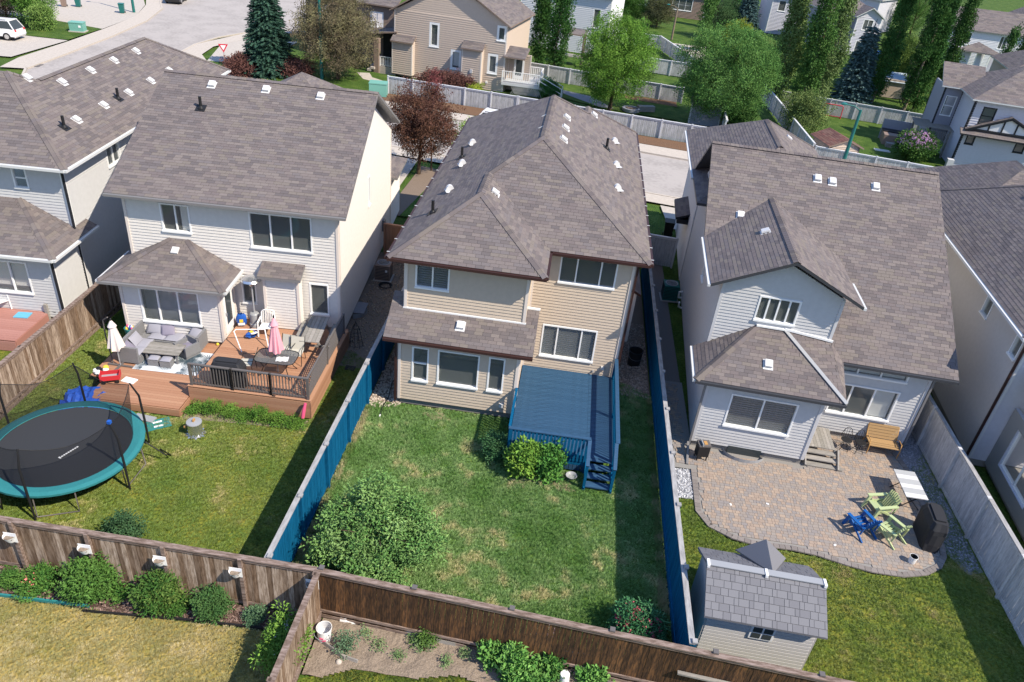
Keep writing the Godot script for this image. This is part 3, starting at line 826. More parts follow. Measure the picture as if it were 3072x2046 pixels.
# a house far behind: walls with joined siding, roof with joined shingles, windows with panes
func far_house(label: String, at: Vector3, turn: float, w: float, d: float, e: float, m: float, kind: String, siding: Material, trim: Material, rear := [], right := [], left := [], opt := {}) -> Node3D:
	# local: rear wall on z = 0 from x 0 to w, the house runs back to z = -d
	var h := thing("house", label, "house", at, turn, "houses farther off")
	var o := .4
	var planes: Array
	if kind == "hip":
		planes = hip_planes(-o, w + o, o, -d - o, e, m)
	elif kind == "gable_x":      # ridge along x
		var y := e + m * (d / 2 + o)
		planes = [[V(-o, e, o), V(w + o, e, o), V(w + o, y, -d / 2), V(-o, y, -d / 2)], [V(w + o, e, -d - o), V(-o, e, -d - o), V(-o, y, -d / 2), V(w + o, y, -d / 2)]]
	else:                        # gable end towards the viewer
		var y := e + m * (w / 2 + o)
		planes = [[V(-o, e, o), V(w / 2, y, o), V(w / 2, y, -d - o), V(-o, e, -d - o)], [V(w / 2, y, o), V(w + o, e, o), V(w + o, e, -d - o), V(w / 2, y, -d - o)]]
	planes += opt.get("planes", [])
	roof_of(h, planes, opt.get("fascia", M.gutter_white), 0, .42, .2)
	var ex := {"far": true, "exposure": opt.get("exposure", .2), "frame": opt.get("frame", M.frame_white), "casing": opt.get("casing", .1)}
	var gx := ex.duplicate(); var gz := ex.duplicate()
	if kind == "gable_z": gx["gable"] = [w / 2, e + m * w / 2 - .12]
	if kind == "gable_x": gz["gable"] = [d / 2, e + m * d / 2 - .12]
	wall_of(h, Vector2(0, 0), Vector2(w, 0), 0, e, siding, trim, rear, gx)
	wall_of(h, Vector2(w, 0), Vector2(w, -d), 0, e, siding, trim, right, gz)
	wall_of(h, Vector2(0, -d), Vector2(0, 0), 0, e, siding, trim, left, gz)
	wall_of(h, Vector2(w, -d), Vector2(0, -d), 0, e, siding, trim, [], gx)
	floors(h, 0, w, 0, -d, [.2, e * .5])
	return h
# ---------------------------------------------------------------- plants
func sprig(key: String, n: int, rad: float, ln: float, wd: float, flat := 1.0, sd := 5) -> void:
	var r := RandomNumberGenerator.new()
	r.seed = sd
	var b := MB.new()
	for i in n:
		var d := Vector3(r.randfn(), r.randfn() * flat, r.randfn()).normalized()
		var at := d * rad * pow(r.randf(), .5)
		var t := (d + Vector3(r.randfn(), r.randfn() + .25, r.randfn()) * .6).normalized()
		var s := t.cross(Vector3(r.randfn(), r.randfn(), r.randfn())).normalized()
		var u := s.cross(t)
		var l := ln * r.randf_range(.7, 1.25)
		var w := wd * r.randf_range(.7, 1.2) * .5
		var g := r.randf_range(.8, 1.15)
		b.col = Color(g, g, g)
		var mid := at + t * l * .45 + u * w * .35
		b.tri(at, at + t * l * .45 + s * w + u * w * .7, at + t * l)
		b.tri(at, at + t * l, at + t * l * .45 - s * w + u * w * .7)
		mid = mid
	sprigs[key] = b.mesh()

func needle_sprig() -> void:
	var r := RandomNumberGenerator.new()
	r.seed = 9
	var b := MB.new()
	for i in 26:
		var x := r.randf() * .8
		var side := -1.0 if i % 2 else 1.0
		var t := Vector3(.75, r.randf_range(-.25, .25), side * r.randf_range(.5, 1.0)).normalized()
		var s := t.cross(Vector3.UP).normalized()
		var g := r.randf_range(.75, 1.2)
		b.col = Color(g, g, g)
		var at := Vector3(x, r.randf_range(-.04, .04), 0)
		var l := (.42 - x * .3) * r.randf_range(.7, 1.2)
		b.tri(at - s * .035, at + s * .035, at + t * l)
		b.tri(at - Vector3.UP * .035, at + Vector3.UP * .035, at + t * l * .9)
	sprigs["needle"] = b.mesh()

func make_sprigs() -> void:
	sprig("broad", 26, .42, .2, .13)
	sprig("fine", 30, .42, .15, .075, 1.2, 6)
	sprig("near", 26, .2, .105, .052, 1.0, 7)
	sprig("tiny", 26, .13, .06, .03, .9, 8)
	sprig("big", 14, .17, .15, .095, .8, 10)
	sprig("bloom", 12, .07, .05, .05, 1.0, 11)
	needle_sprig()

func scatter_of(parent: Node, called: String, key: String, m: Material, items: Array) -> MultiMeshInstance3D:
	# items: [position, basis, colour]
	var mm := MultiMesh.new()
	mm.transform_format = MultiMesh.TRANSFORM_3D
	mm.use_colors = true
	mm.mesh = sprigs[key]
	mm.instance_count = items.size()
	var buf := PackedFloat32Array()
	buf.resize(items.size() * 16)
	var k := 0
	for it in items:
		var b: Basis = it[1]; var p: Vector3 = it[0]; var c: Color = it[2]
		buf[k] = b.x.x; buf[k + 1] = b.y.x; buf[k + 2] = b.z.x; buf[k + 3] = p.x
		buf[k + 4] = b.x.y; buf[k + 5] = b.y.y; buf[k + 6] = b.z.y; buf[k + 7] = p.y
		buf[k + 8] = b.x.z; buf[k + 9] = b.y.z; buf[k + 10] = b.z.z; buf[k + 11] = p.z
		buf[k + 12] = c.r; buf[k + 13] = c.g; buf[k + 14] = c.b; buf[k + 15] = 1.0
		k += 16
	mm.buffer = buf
	var o := MultiMeshInstance3D.new()
	o.multimesh = mm
	o.material_override = m
	o.name = numbered(called) if parent == self else called
	parent.add_child(o, parent != self)
	o.set_meta("kind", "stuff")
	return o

func spin(s: float) -> Basis:
	return Basis.from_euler(Vector3(rng.randf_range(-.7, .7), rng.randf() * TAU, rng.randf_range(-.7, .7))) * Basis.from_scale(Vector3.ONE * s)

func mixed(a: Color, b: Color) -> Color:
	var c := a.lerp(b, rng.randf())
	return c * rng.randf_range(.82, 1.15)

func crown_round(items: Array, ctr: Vector3, r: Vector3, clumps: int, per: int, size: float, a: Color, b: Color, hollow := .55, sr := .42) -> void:
	# clumps spread through the crown, most of them near its outside, each a knot of sprigs
	for i in clumps:
		var d := Vector3(rng.randfn(), rng.randfn(), rng.randfn()).normalized()
		var rr := hollow + (1.0 - hollow) * pow(rng.randf(), .6)
		if rng.randf() < .25: rr = rng.randf_range(.15, hollow)
		rr *= 1.0 + .13 * sin(d.x * 5.0 + ctr.x * 3.1) * cos(d.y * 4.0 + d.z * 5.0 + ctr.z)
		var c := ctr + d * r * rr
		var tone := mixed(a, b)
		var spread := size * sr * 1.6
		for k in per:
			items.append([c + Vector3(rng.randfn(), rng.randfn() * .7, rng.randfn()) * spread * .5, spin(size * rng.randf_range(.7, 1.25)), tone * rng.randf_range(.9, 1.1)])

func trunk(t: Node, m: Material, h: float, r: float, limbs: int, reach: float, lean := Vector3.ZERO) -> void:
	var b := MB.new()
	var pts := []; var rad := []
	for i in 6:
		var k := i / 5.0
		pts.append(Vector3(sin(k * 3.0 + r * 40) * .06 * h * .3, -.05 + k * h, cos(k * 2.3 + r * 30) * .04 * h * .3) + lean * k); rad.append(lerpf(r, r * .35, k) * (1.25 if i == 0 else 1.0))
	b.tube(pts, rad, 8)
	for i in limbs:
		var k := rng.randf_range(.35, .95)
		var a := TAU * i / limbs + rng.randf() * .8
		var p := (pts[int(k * 5)] as Vector3)
		var out := Vector3(cos(a), rng.randf_range(.5, 1.0), sin(a)) * reach
		b.tube([p, p + out * .45 + Vector3(0, .1 * reach, 0), p + out], [r * .45, r * .28, r * .1], 6)
	part(t, "trunk", b.mesh(), m)

func round_tree(label: String, x: float, z: float, h: float, r: float, a: Color, b: Color, clumps := 150, key := "broad", size := 1.0, base := .3, group := "trees and shrubs of the gardens", name := "tree") -> Node3D:
	var t := thing(name, label, "tree", V(x, 0, z), 0, group)
	trunk(t, M.bark, h * .75, maxf(.05, h * .022), 7, r * .75)
	var it := []
	crown_round(it, V(0, h * (base + 1.0) / 2, 0), V(r, h * (1 - base) / 2, r), int(clumps * 1.25), 4, size, a, b, .55, .42)
	# a few shoots above the outline
	for i in int(clumps * .12):
		var q := rng.randf() * TAU; var rr := r * sqrt(rng.randf()) * .8
		it.append([V(cos(q) * rr, h * rng.randf_range(.9, 1.04) - rr * .25, sin(q) * rr), spin(size * .8), mixed(a, b)])
	scatter_of(t, "crown", key, M.leaf, it)
	return t

func poplar(label: String, x: float, z: float, h: float, r: float, a: Color, b: Color, n := 300, lean := Vector3.ZERO) -> void:
	var t := thing("poplar_tree", label, "tree", V(x, 0, z), 0, "columnar poplars")
	trunk(t, M.bark_pale, h * .9, h * .01, 0, .5, lean * .9)
	r *= .68
	n = int(n * .62)
	var it := []
	for i in n:
		var k := pow(rng.randf(), .8)
		var w := r * (sin(clampf(k * .93 + .07, 0, 1) * PI) * .75 + .28) * (1 - k * .35) * (1.0 + .25 * sin(k * 23.0 + x) * sin(k * 9.0 + z))
		var q := rng.randf() * TAU; var rr := w * sqrt(rng.randf_range(.25, 1.0))
		var tone := mixed(a, b)
		var c := V(cos(q) * rr, h * (.06 + k * .93), sin(q) * rr) + lean * k
		for j in 3:
			it.append([c + Vector3(rng.randfn() * .18, rng.randfn() * .3, rng.randfn() * .18), spin(rng.randf_range(.75, 1.2)) * Basis.from_scale(V(.85, 1.25, .85)), tone * rng.randf_range(.88, 1.12)])
	scatter_of(t, "crown", "broad", M.leaf, it)

func spruce(label: String, x: float, z: float, h: float, r: float, a: Color, b: Color) -> void:
	var t := thing("spruce_tree", label, "tree", V(x, 0, z))
	trunk(t, M.bark, h * .97, h * .02, 0, .5)
	var it := []
	var y := .35
	while y < h - .1:
		var k := y / h
		var w := r * pow(1 - k, .85) + .1
		var nb := int(7 + w * 4.5)
		for i in nb:
			var q := TAU * i / nb + rng.randf() * .5 + y * 2.0
			var len := w * rng.randf_range(.75, 1.1)
			var tone := mixed(a, b)
			var steps := int(ceil(len / .38))
			for s in steps:
				var d := len * (s + .25) / steps
				var dir := Vector3(cos(q), .05 - .22 * d / maxf(w, .3), sin(q))
				for j in 3:
					var bas := Basis(Vector3.UP, -q + rng.randf_range(-.75, .75)) * Basis(Vector3(0, 0, 1), rng.randf_range(-.35, .12))
					it.append([Vector3(0, y, 0) + dir * d + Vector3(0, rng.randf_range(-.06, .06), 0), bas * Basis.from_scale(Vector3.ONE * rng.randf_range(.75, 1.1)), tone * rng.randf_range(.9, 1.15)])
		y += .27 + .1 * (1 - k)
	it.append([V(0, h - .2, 0), Basis(Vector3(0, 0, 1), PI / 2), a])
	scatter_of(t, "crown", "needle", M.leaf, it)

func shrub(called: String, label: String, x: float, z: float, h: float, r: float, a: Color, b: Color, clumps := 60, key := "near", size := 1.0, flowers: Variant = null, group := "", nf := 0, rz := 0.0) -> Node3D:
	var t := thing(called, label, "shrub", V(x, 0, z), 0, group)
	var s := MB.new()
	for i in 6:
		var q := TAU * i / 6
		s.tube([V(cos(q) * .04, -.03, sin(q) * .04), V(cos(q) * r * .35, h * .45, sin(q) * r * .35), V(cos(q + .3) * r * .6, h * .8, sin(q + .3) * r * .6)], [.02, .014, .006], 5)
	part(t, "stems", s.mesh(), M.bark)
	var it := []
	crown_round(it, V(0, h * .54, 0), V(r, h * .48, rz if rz > 0 else r), clumps, 5, size, a, b, .5, {"near": .2, "tiny": .13, "big": .17}.get(key, .3))
	for i in it.size():   # keep the foliage off the ground
		if it[i][0].y < .06: it[i][0].y = .06 + rng.randf() * .1
	scatter_of(t, "foliage", key, M.leaf, it)
	if flowers is Color:
		var fl := []
		for i in nf:
			var d := Vector3(rng.randfn(), absf(rng.randfn()) * .8, rng.randfn()).normalized()
			fl.append([V(0, h * .54, 0) + d * V(r, h * .5, rz if rz > 0 else r) * rng.randf_range(.85, 1.05), spin(rng.randf_range(.8, 1.5)), flowers * rng.randf_range(.8, 1.2)])
		scatter_of(t, "blossoms", "bloom", M.leaf, fl)
	return t

func blades(label: String, poly: Array, per: float, a: Color, b: Color, dry: Color, dry_at: float, tall := 1.0, holes := []) -> void:
	var pv := PackedVector2Array(poly)
	var lo := pv[0]; var hi := pv[0]
	for q in pv: lo = lo.min(q); hi = hi.max(q)
	var nz := FastNoiseLite.new()
	nz.seed = 21; nz.frequency = .32; nz.fractal_octaves = 4
	var n2 := FastNoiseLite.new()
	n2.seed = 33; n2.frequency = 1.1; n2.fractal_octaves = 3
	var it := []
	for i in int((hi.x - lo.x) * (hi.y - lo.y) * per):
		var q := Vector2(rng.randf_range(lo.x, hi.x), rng.randf_range(lo.y, hi.y))
		if not Geometry2D.is_point_in_polygon(q, pv): continue
		var skip := false
		for hl in holes:
			if (hl as Rect2).has_point(q): skip = true
		if skip: continue
		var v := nz.get_noise_2d(q.x, q.y) * .5 + .5
		var w := n2.get_noise_2d(q.x, q.y) * .5 + .5
		var c := a.lerp(b, clampf((v * .6 + w * .4 - .3) * 2.5, 0, 1)).lerp(dry, clampf((w * .5 + v * .5 - dry_at) * 7.0, 0, .85))
		var s := rng.randf_range(.7, 1.35) * tall * (.75 + w * .6)
		it.append([V(q.x, .0, q.y), Basis.from_euler(Vector3(rng.randf_range(-.25, .25), rng.randf() * TAU, rng.randf_range(-.25, .25))) * Basis.from_scale(V(1.2, s, 1.2)), c * rng.randf_range(.8, 1.2)])
	var o := scatter_of(self, "lawn_grass", "grass", M.blade, it)
	tag(o, label, "grass", "", "stuff")

func make_grass() -> void:
	var r := RandomNumberGenerator.new()
	r.seed = 4
	var b := MB.new()
	for i in 11:
		var q := r.randf() * TAU
		var at := V(cos(q) * r.randf() * .06, 0, sin(q) * r.randf() * .06)
		var out := V(cos(q + 1.0), 0, sin(q + 1.0)) * r.randf_range(.01, .05)
		var s := V(-sin(q), 0, cos(q)) * .008
		var g := r.randf_range(.85, 1.15)
		b.col = Color(g, g, g)
		b.tri(at - s, at + s, at + out + V(0, r.randf_range(.035, .065), 0))
	sprigs["grass"] = b.mesh()
	b = MB.new()
	b.box(Vector3.ZERO, V(.05, .03, .04)); b.box(V(.01, .005, 0), V(.03, .035, .05), Basis(Vector3.UP, .7))
	sprigs["pebble"] = b.mesh()
	b = MB.new()
	b.box(Vector3.ZERO, V(.09, .012, .02))
	sprigs["chip"] = b.mesh()

func pebbles(called: String, label: String, poly: Array, per: float, key: String, a: Color, b: Color, sc := 1.0) -> void:
	var pv := PackedVector2Array(poly)
	var lo := pv[0]; var hi := pv[0]
	for q in pv: lo = lo.min(q); hi = hi.max(q)
	var it := []
	for i in int((hi.x - lo.x) * (hi.y - lo.y) * per):
		var q := Vector2(rng.randf_range(lo.x, hi.x), rng.randf_range(lo.y, hi.y))
		if Geometry2D.is_point_in_polygon(q, pv):
			it.append([V(q.x, .012, q.y), spin(sc * rng.randf_range(.6, 1.4)), mixed(a, b)])
	tag(scatter_of(self, called, key, M.pebble, it), label, "gravel", "", "stuff")
# ---------------------------------------------------------------- fences
func fence(label: String, p0: Vector2, p1: Vector2, hgt: float, boards: String, cap: Material, opt := {}) -> Node3D:
	# seen from its front (the side u x UP): boards, two rails, cap rail, posts every «spacing» metres
	var f := thing("fence", label, "fence", Vector3.ZERO, 0, "garden fences")
	f.transform = wall_basis(p0, p1)
	var l := p0.distance_to(p1)
	var bw: float = opt.get("board", .14)
	var sp: float = opt.get("spacing", 2.45)
	var side: float = opt.get("post_side", 1.0)
	var joined: bool = opt.get("joined", false)
	var pm: Material = opt.get("post", cap)
	var n := int(round(l / sp))
	var kick: float = opt.get("kick", .14)
	if joined:
		for i in n:
			var b := MB.new()
			var x0 := l * i / n + .05; var x1 := l * (i + 1) / n - .05
			var k := int((x1 - x0) / bw)
			for j in k:
				var g := rng.randf_range(.82, 1.1)
				b.col = Color(g, g, g)
				b.box(V(x0 + (j + .5) * (x1 - x0) / k, hgt / 2, .006 * (j % 2)), V((x1 - x0) / k - .012, hgt - .1, .02))
			tag(part(f, "board_panel", b.mesh(), opt.panel), "", "", "", "stuff")
	else:
		var k := int(l / bw)
		for i in k:
			bx(f, "board", M["%s%d" % [boards, rng.randi() % 5]], V((i + .5) * l / k, (hgt + kick) / 2 - .02, rng.randf_range(-.004, .004)), V(l / k - .007, hgt - kick - .05, .02), V(0, 0, rng.randf_range(-.25, .25)))
		if kick > 0: bx(f, "kick_board", pm, V(l / 2, kick / 2, 0), V(l, kick, .045))
	bx(f, "cap_rail", cap, V(l / 2, hgt, 0), V(l, .04, .15))
	bx(f, "rail", pm, V(l / 2, hgt - .075, .03), V(l, .09, .035)); bx(f, "rail", pm, V(l / 2, hgt - .075, -.03), V(l, .09, .035))
	bx(f, "rail", pm, V(l / 2, .3, -.03 * side), V(l, .09, .035))
	for i in n + 1:
		var x := clampf(l * i / n, .06, l - .06)
		bx(f, "post", pm, V(x, hgt / 2, .062 * side), V(.1, hgt + .04, .1))
		if opt.get("caps", true): bx(f, "post_cap", opt.get("cap_mat", pm), V(x, hgt + .05, .062 * side), V(.13, .05, .13))
	return f

func deck_boards(t: Node, mats: String, x0: float, x1: float, z0: float, z1: float, y: float, w := .14, gap := .007) -> void:   # boards run along x
	var n := int((z0 - z1) / w)
	for i in n:
		bx(t, "deck_board", M["%s%d" % [mats, rng.randi() % 5]], V((x0 + x1) / 2, y - .016, z0 - (i + .5) * (z0 - z1) / n), V(x1 - x0, .032, (z0 - z1) / n - gap))

func railing(t: Node, m: Material, a: Vector3, b: Vector3, hgt: float, bal: float, gap: float, low := .1, post := .09) -> void:
	var l := a.distance_to(b)
	beam(t, "rail", m, a + V(0, hgt, 0), b + V(0, hgt, 0), .09, .045)
	beam(t, "rail", m, a + V(0, low, 0), b + V(0, low, 0), .04, .05)
	var n := int(l / gap)
	for i in range(1, n):
		var p := a.lerp(b, float(i) / n)
		bx(t, "baluster", m, p + V(0, (hgt + low) / 2, 0), V(bal, hgt - low - .03, bal * .6), V(0, -rad_to_deg(atan2(b.z - a.z, b.x - a.x)), 0))
	for p in [a, b]: bx(t, "post", m, p + V(0, hgt / 2, 0), V(post, hgt + .05, post))

func blue_deck() -> void:
	var t := thing("deck", "solid blue painted deck with blue railings and steps behind beige house", "deck", V(-.75, 0, -20.0))
	var O := V(-.75, 0, -20.0)
	deck_boards(t, "deck_blue", 0, 2.72, .02, -5.32, .6, .14, .004)
	# boards of the walkway strip by the stairs
	deck_boards(t, "deck_blue", 2.725, 3.66, .02, -5.32, .598, .14, .004)
	var m: Material = M.blue_board1
	bx(t, "fascia", M.blue_board3, V(1.36, .45, .03), V(2.75, .24, .03)); bx(t, "fascia", M.blue_board3, V(3.68, .45, -2.65), V(.03, .24, 5.3)); bx(t, "fascia", M.blue_board3, V(-.02, .45, -1.2), V(.03, .24, 2.3))
	for p in [[.06, -.06], [2.66, -.06], [3.6, -.06], [3.6, -2.6], [.06, -2.4]]: bx(t, "support_post", m, V(p[0], .28, p[1]), V(.1, .56, .1))
	# front railing with wide upright boards
	bx(t, "rail", M.deck_blue2, V(1.36, 1.52, .02), V(2.82, .035, .14)); bx(t, "rail", m, V(1.36, 1.44, .02), V(2.7, .09, .04)); bx(t, "rail", m, V(1.36, .7, .02), V(2.7, .09, .04))
	for i in 22: bx(t, "baluster", M["blue_board%d" % (i % 5)], V(.06 + i * .124, 1.0, .065), V(.075, .98, .035))
	# skirt boards under the deck edge
	for i in 20: bx(t, "skirt_board", M["deck_blue%d" % (i % 5)], V(.08 + i * .135, .29, .03), V(.12, .42, .02))
	for p in [[.02, .04], [2.72, .04]]: bx(t, "post", m, V(p[0], .78, p[1]), V(.09, 1.5, .09))
	# side railing
	bx(t, "rail", M.deck_blue2, V(3.68, 1.52, -2.6), V(.14, .035, 5.3)); bx(t, "rail", m, V(3.68, 1.44, -2.6), V(.04, .09, 5.2)); bx(t, "rail", m, V(3.68, .72, -2.6), V(.04, .09, 5.2))
	for i in 41: bx(t, "baluster", M["blue_board%d" % (i % 5)], V(3.7, 1.02, -.06 - i * .127), V(.035, .95, .04))
	for z in [-.02, -2.6, -5.2]: bx(t, "post", m, V(3.66, .78, z), V(.09, 1.5, .09))
	# left side railing, short
	bx(t, "rail", m, V(-.02, 1.5, -1.2), V(.09, .04, 2.3))
	for i in 17: bx(t, "baluster", M["blue_board%d" % (i % 5)], V(-.04, 1.0, -.12 - i * .135), V(.03, .92, .075))
	# steps
	var s := V(3.18, 0, 0)
	for i in 3: bx(t, "step", M["deck_blue%d" % i], s + V(0, .45 - i * .155, .17 + i * .28), V(.9, .04, .29))
	for x in [2.73, 3.64]:
		beam(t, "stringer", m, V(x, .5, .02), V(x, .05, .9), .04, .24)
		bx(t, "post", m, V(x, .55, .86), V(.09, 1.1, .09)); beam(t, "rail", M.deck_blue2, V(x, 1.5, .04), V(x, 1.08, .92), .12, .04)
	for i in 5: bx(t, "baluster", M.blue_board2, V(3.66, .8 - i * .07, .14 + i * .15), V(.035, .8, .065))

func cedar_deck() -> void:
	var t := thing("deck", "two-level cedar deck with grey railing behind the cream house", "deck", V(-12.45, 0, -20.68), 1.5)
	deck_boards(t, "cedar", 0, 4.42, 0, -5.1, .76)
	for i in 5: bx(t, "fascia_board", M["cedar%d" % i], V(2.21, .075 + i * .142, .025), V(4.46, .137, .03))
	for i in 5: bx(t, "fascia_board", M["cedar%d" % ((i + 2) % 5)], V(4.45, .075 + i * .142, -2.5), V(.03, .137, 5.1))
	for i in 5: bx(t, "fascia_board", M["cedar%d" % ((i + 1) % 5)], V(-.02, .075 + i * .142, -2.5), V(.03, .137, 5.0))
	bx(t, "edge_board", M.cedar2, V(2.21, .772, -.03), V(4.5, .03, .14)); bx(t, "edge_board", M.cedar2, V(4.4, .771, -2.5), V(.14, .03, 4.9))
	# lower level
	for i in 32:
		var z := -.05 - i * .14 + .78
		var x0 := -3.4 if z > -.4 else -4.0
		bx(t, "deck_board", M["cedar%d" % (rng.randi() % 5)], V((x0 - .06) / 2, .284, z), V(-.06 - x0, .032, .133))
	for i in 2: bx(t, "fascia_board", M["cedar%d" % (i + 1)], V(-1.73, .06 + i * .142, .82), V(3.38, .137, .03))
	bx(t, "fascia_board", M.cedar3, V(-.03, .13, .42), V(.03, .27, .8))
	var r: Material = M.metal_brown
	var y := .775
	railing(t, r, V(.1, y, -.06), V(1.6, y, -.06), .92, .035, .105); railing(t, r, V(1.6, y, -.06), V(3.0, y, -.06), .92, .035, .105); railing(t, r, V(3.0, y, -.06), V(4.34, y, -.06), .92, .035, .105)
	# lattice along the side
	for sec in [[-.1, -2.4], [-2.4, -4.7]]:
		beam(t, "rail", r, V(4.34, y + .92, sec[0]), V(4.34, y + .92, sec[1]), .07, .045); beam(t, "rail", r, V(4.34, y + .1, sec[0]), V(4.34, y + .1, sec[1]), .04, .04)
		bx(t, "post", r, V(4.34, y + .47, sec[1]), V(.08, .95, .08))
		for d in [-1, 1]:
			for i in 19:
				var z: float = sec[0] - .02 - i * .14 + .2
				var z1: float = z - .78
				var a := V(4.34 + d * .006, y + (.12 if d > 0 else .9), z); var b := V(4.34 + d * .006, y + (.9 if d > 0 else .12), z1)
				# clip to the section
				var k0 := clampf((z - (sec[0] as float)) / .78, 0, 1); var k1 := clampf(((sec[1] as float) - z1) / .78, 0, 1)
				if 1 - k1 - k0 > .05: beam(t, "lattice_slat", r, a.lerp(b, k0), a.lerp(b, 1 - k1), .02, .025)
	bx(t, "deck_light", M.metal_black, V(3.1, .79, .0), V(.12, .02, .07)); bx(t, "deck_light", M.metal_black, V(4.42, .68, -.25), V(.02, .08, .1))

func red_deck() -> void:
	var t := thing("deck", "low reddish deck beside the grey house and brown fence", "deck", V(-20.1, 0, -22.2), 4)
	for i in 16: bx(t, "deck_board", M["red_deck%d" % (i % 5)], V(-2.2, .484, -.07 - i * .145), V(4.4, .032, .138))
	for i in 3: bx(t, "fascia_board", M["red_deck%d" % (i + 1)], V(-2.2, .1 + i * .14, .02), V(4.4, .135, .03))
	bx(t, "fascia_board", M.red_deck0, V(.01, .32, -1.15), V(.03, .3, 2.3)); bx(t, "support_post", M.grey_wood1, V(-.06, .2, -.1), V(.1, .4, .1)); bx(t, "support_post", M.grey_wood2, V(-.02, .45, -2.2), V(.12, .9, .12))

func patio() -> void:
	# paver patio behind the grey house: running courses of mixed stones inside a soldier-course edge
	var outer := [Vector2(5.0, -26.5), Vector2(5.05, -20.98), Vector2(5.8, -20.98), Vector2(5.75, -18.85), Vector2(6.1, -18.2), Vector2(6.8, -17.82), Vector2(7.6, -17.65), Vector2(8.7, -17.7), Vector2(9.5, -17.62), Vector2(10.3, -17.4), Vector2(11.1, -17.25), Vector2(12.1, -17.25), Vector2(12.9, -17.48), Vector2(13.5, -17.88), Vector2(13.85, -18.4), Vector2(13.98, -18.95), Vector2(14.05, -21), Vector2(14.12, -22.86), Vector2(13.9, -23.9), Vector2(14, -24.6), Vector2(9.9, -24.6), Vector2(9.9, -22.2), Vector2(5.95, -22.4), Vector2(5.95, -26.5)]
	var p := ground("patio", M.foundation, outer, .03)
	var poly := Geometry2D.offset_polygon(PackedVector2Array(outer), -.2)[0]
	var cols := [Color(.37, .29, .235), Color(.4, .31, .25), Color(.32, .28, .255), Color(.35, .305, .27), Color(.43, .335, .265), Color(.3, .27, .255), Color(.335, .285, .25)]
	var kinds := []
	for c in cols:
		var row := []
		for w in [.1, .15, .2]:
			var b := MB.new()
			b.col = c
			b.prism([V(.004, .02, -.004), V(w - .004, .02, -.004), V(w - .004, .02, -.126), V(.004, .02, -.126)], V(0, -.02, 0))
			row.append(b.mesh())
		kinds.append(row)
	var all := []
	var z := -17.2
	var st := MB.new()
	while z > -26.5:
		var x := 4.9 + fmod(absf(z) * .37, .13)
		while x < 14.2:
			var k := rng.randi() % 3
			var w: float = [.1, .15, .2][k]
			var ins := 0
			for q in [Vector2(x, z), Vector2(x + w, z), Vector2(x + w, z - .13), Vector2(x, z - .13)]:
				if Geometry2D.is_point_in_polygon(q, poly): ins += 1
			if ins == 4: all.append([V(x, .034, z).distance_to(CAM), V(x, .034, z), rng.randi() % 7, k])
			x += w
		z -= .13
	all.sort_custom(func(a, b): return a[0] < b[0])
	for i in all.size():
		var a: Array = all[i]
		if i < 300:
			part(p, "paver", kinds[a[2]][a[3]], M.paver, Transform3D(Basis(), a[1]))
		else:
			var w: float = [.1, .15, .2][a[3]]
			st.col = cols[a[2]]
			var o: Vector3 = a[1]
			st.box(o + V(w / 2, .01, -.065), V(w - .008, .02, .122))
	tag(part(p, "pavers", st.mesh(), M.paver), "", "", "", "stuff")
	# edge stones
	for i in range(2, 19):
		var a: Vector2 = outer[i]; var b: Vector2 = outer[i + 1]
		var l := a.distance_to(b)
		var n := maxi(1, int(round(l / .2)))
		var ang := atan2(-(b.y - a.y), b.x - a.x)
		for k in n:
			var q := a.lerp(b, (k + .5) / n) + (b - a).normalized().rotated(-PI / 2) * .1
			bx(p, "edge_stone", M["edge%d" % (rng.randi() % 3)], V(q.x, .048, q.y), V(l / n - .012, .03, .19), V(0, rad_to_deg(ang), 0))

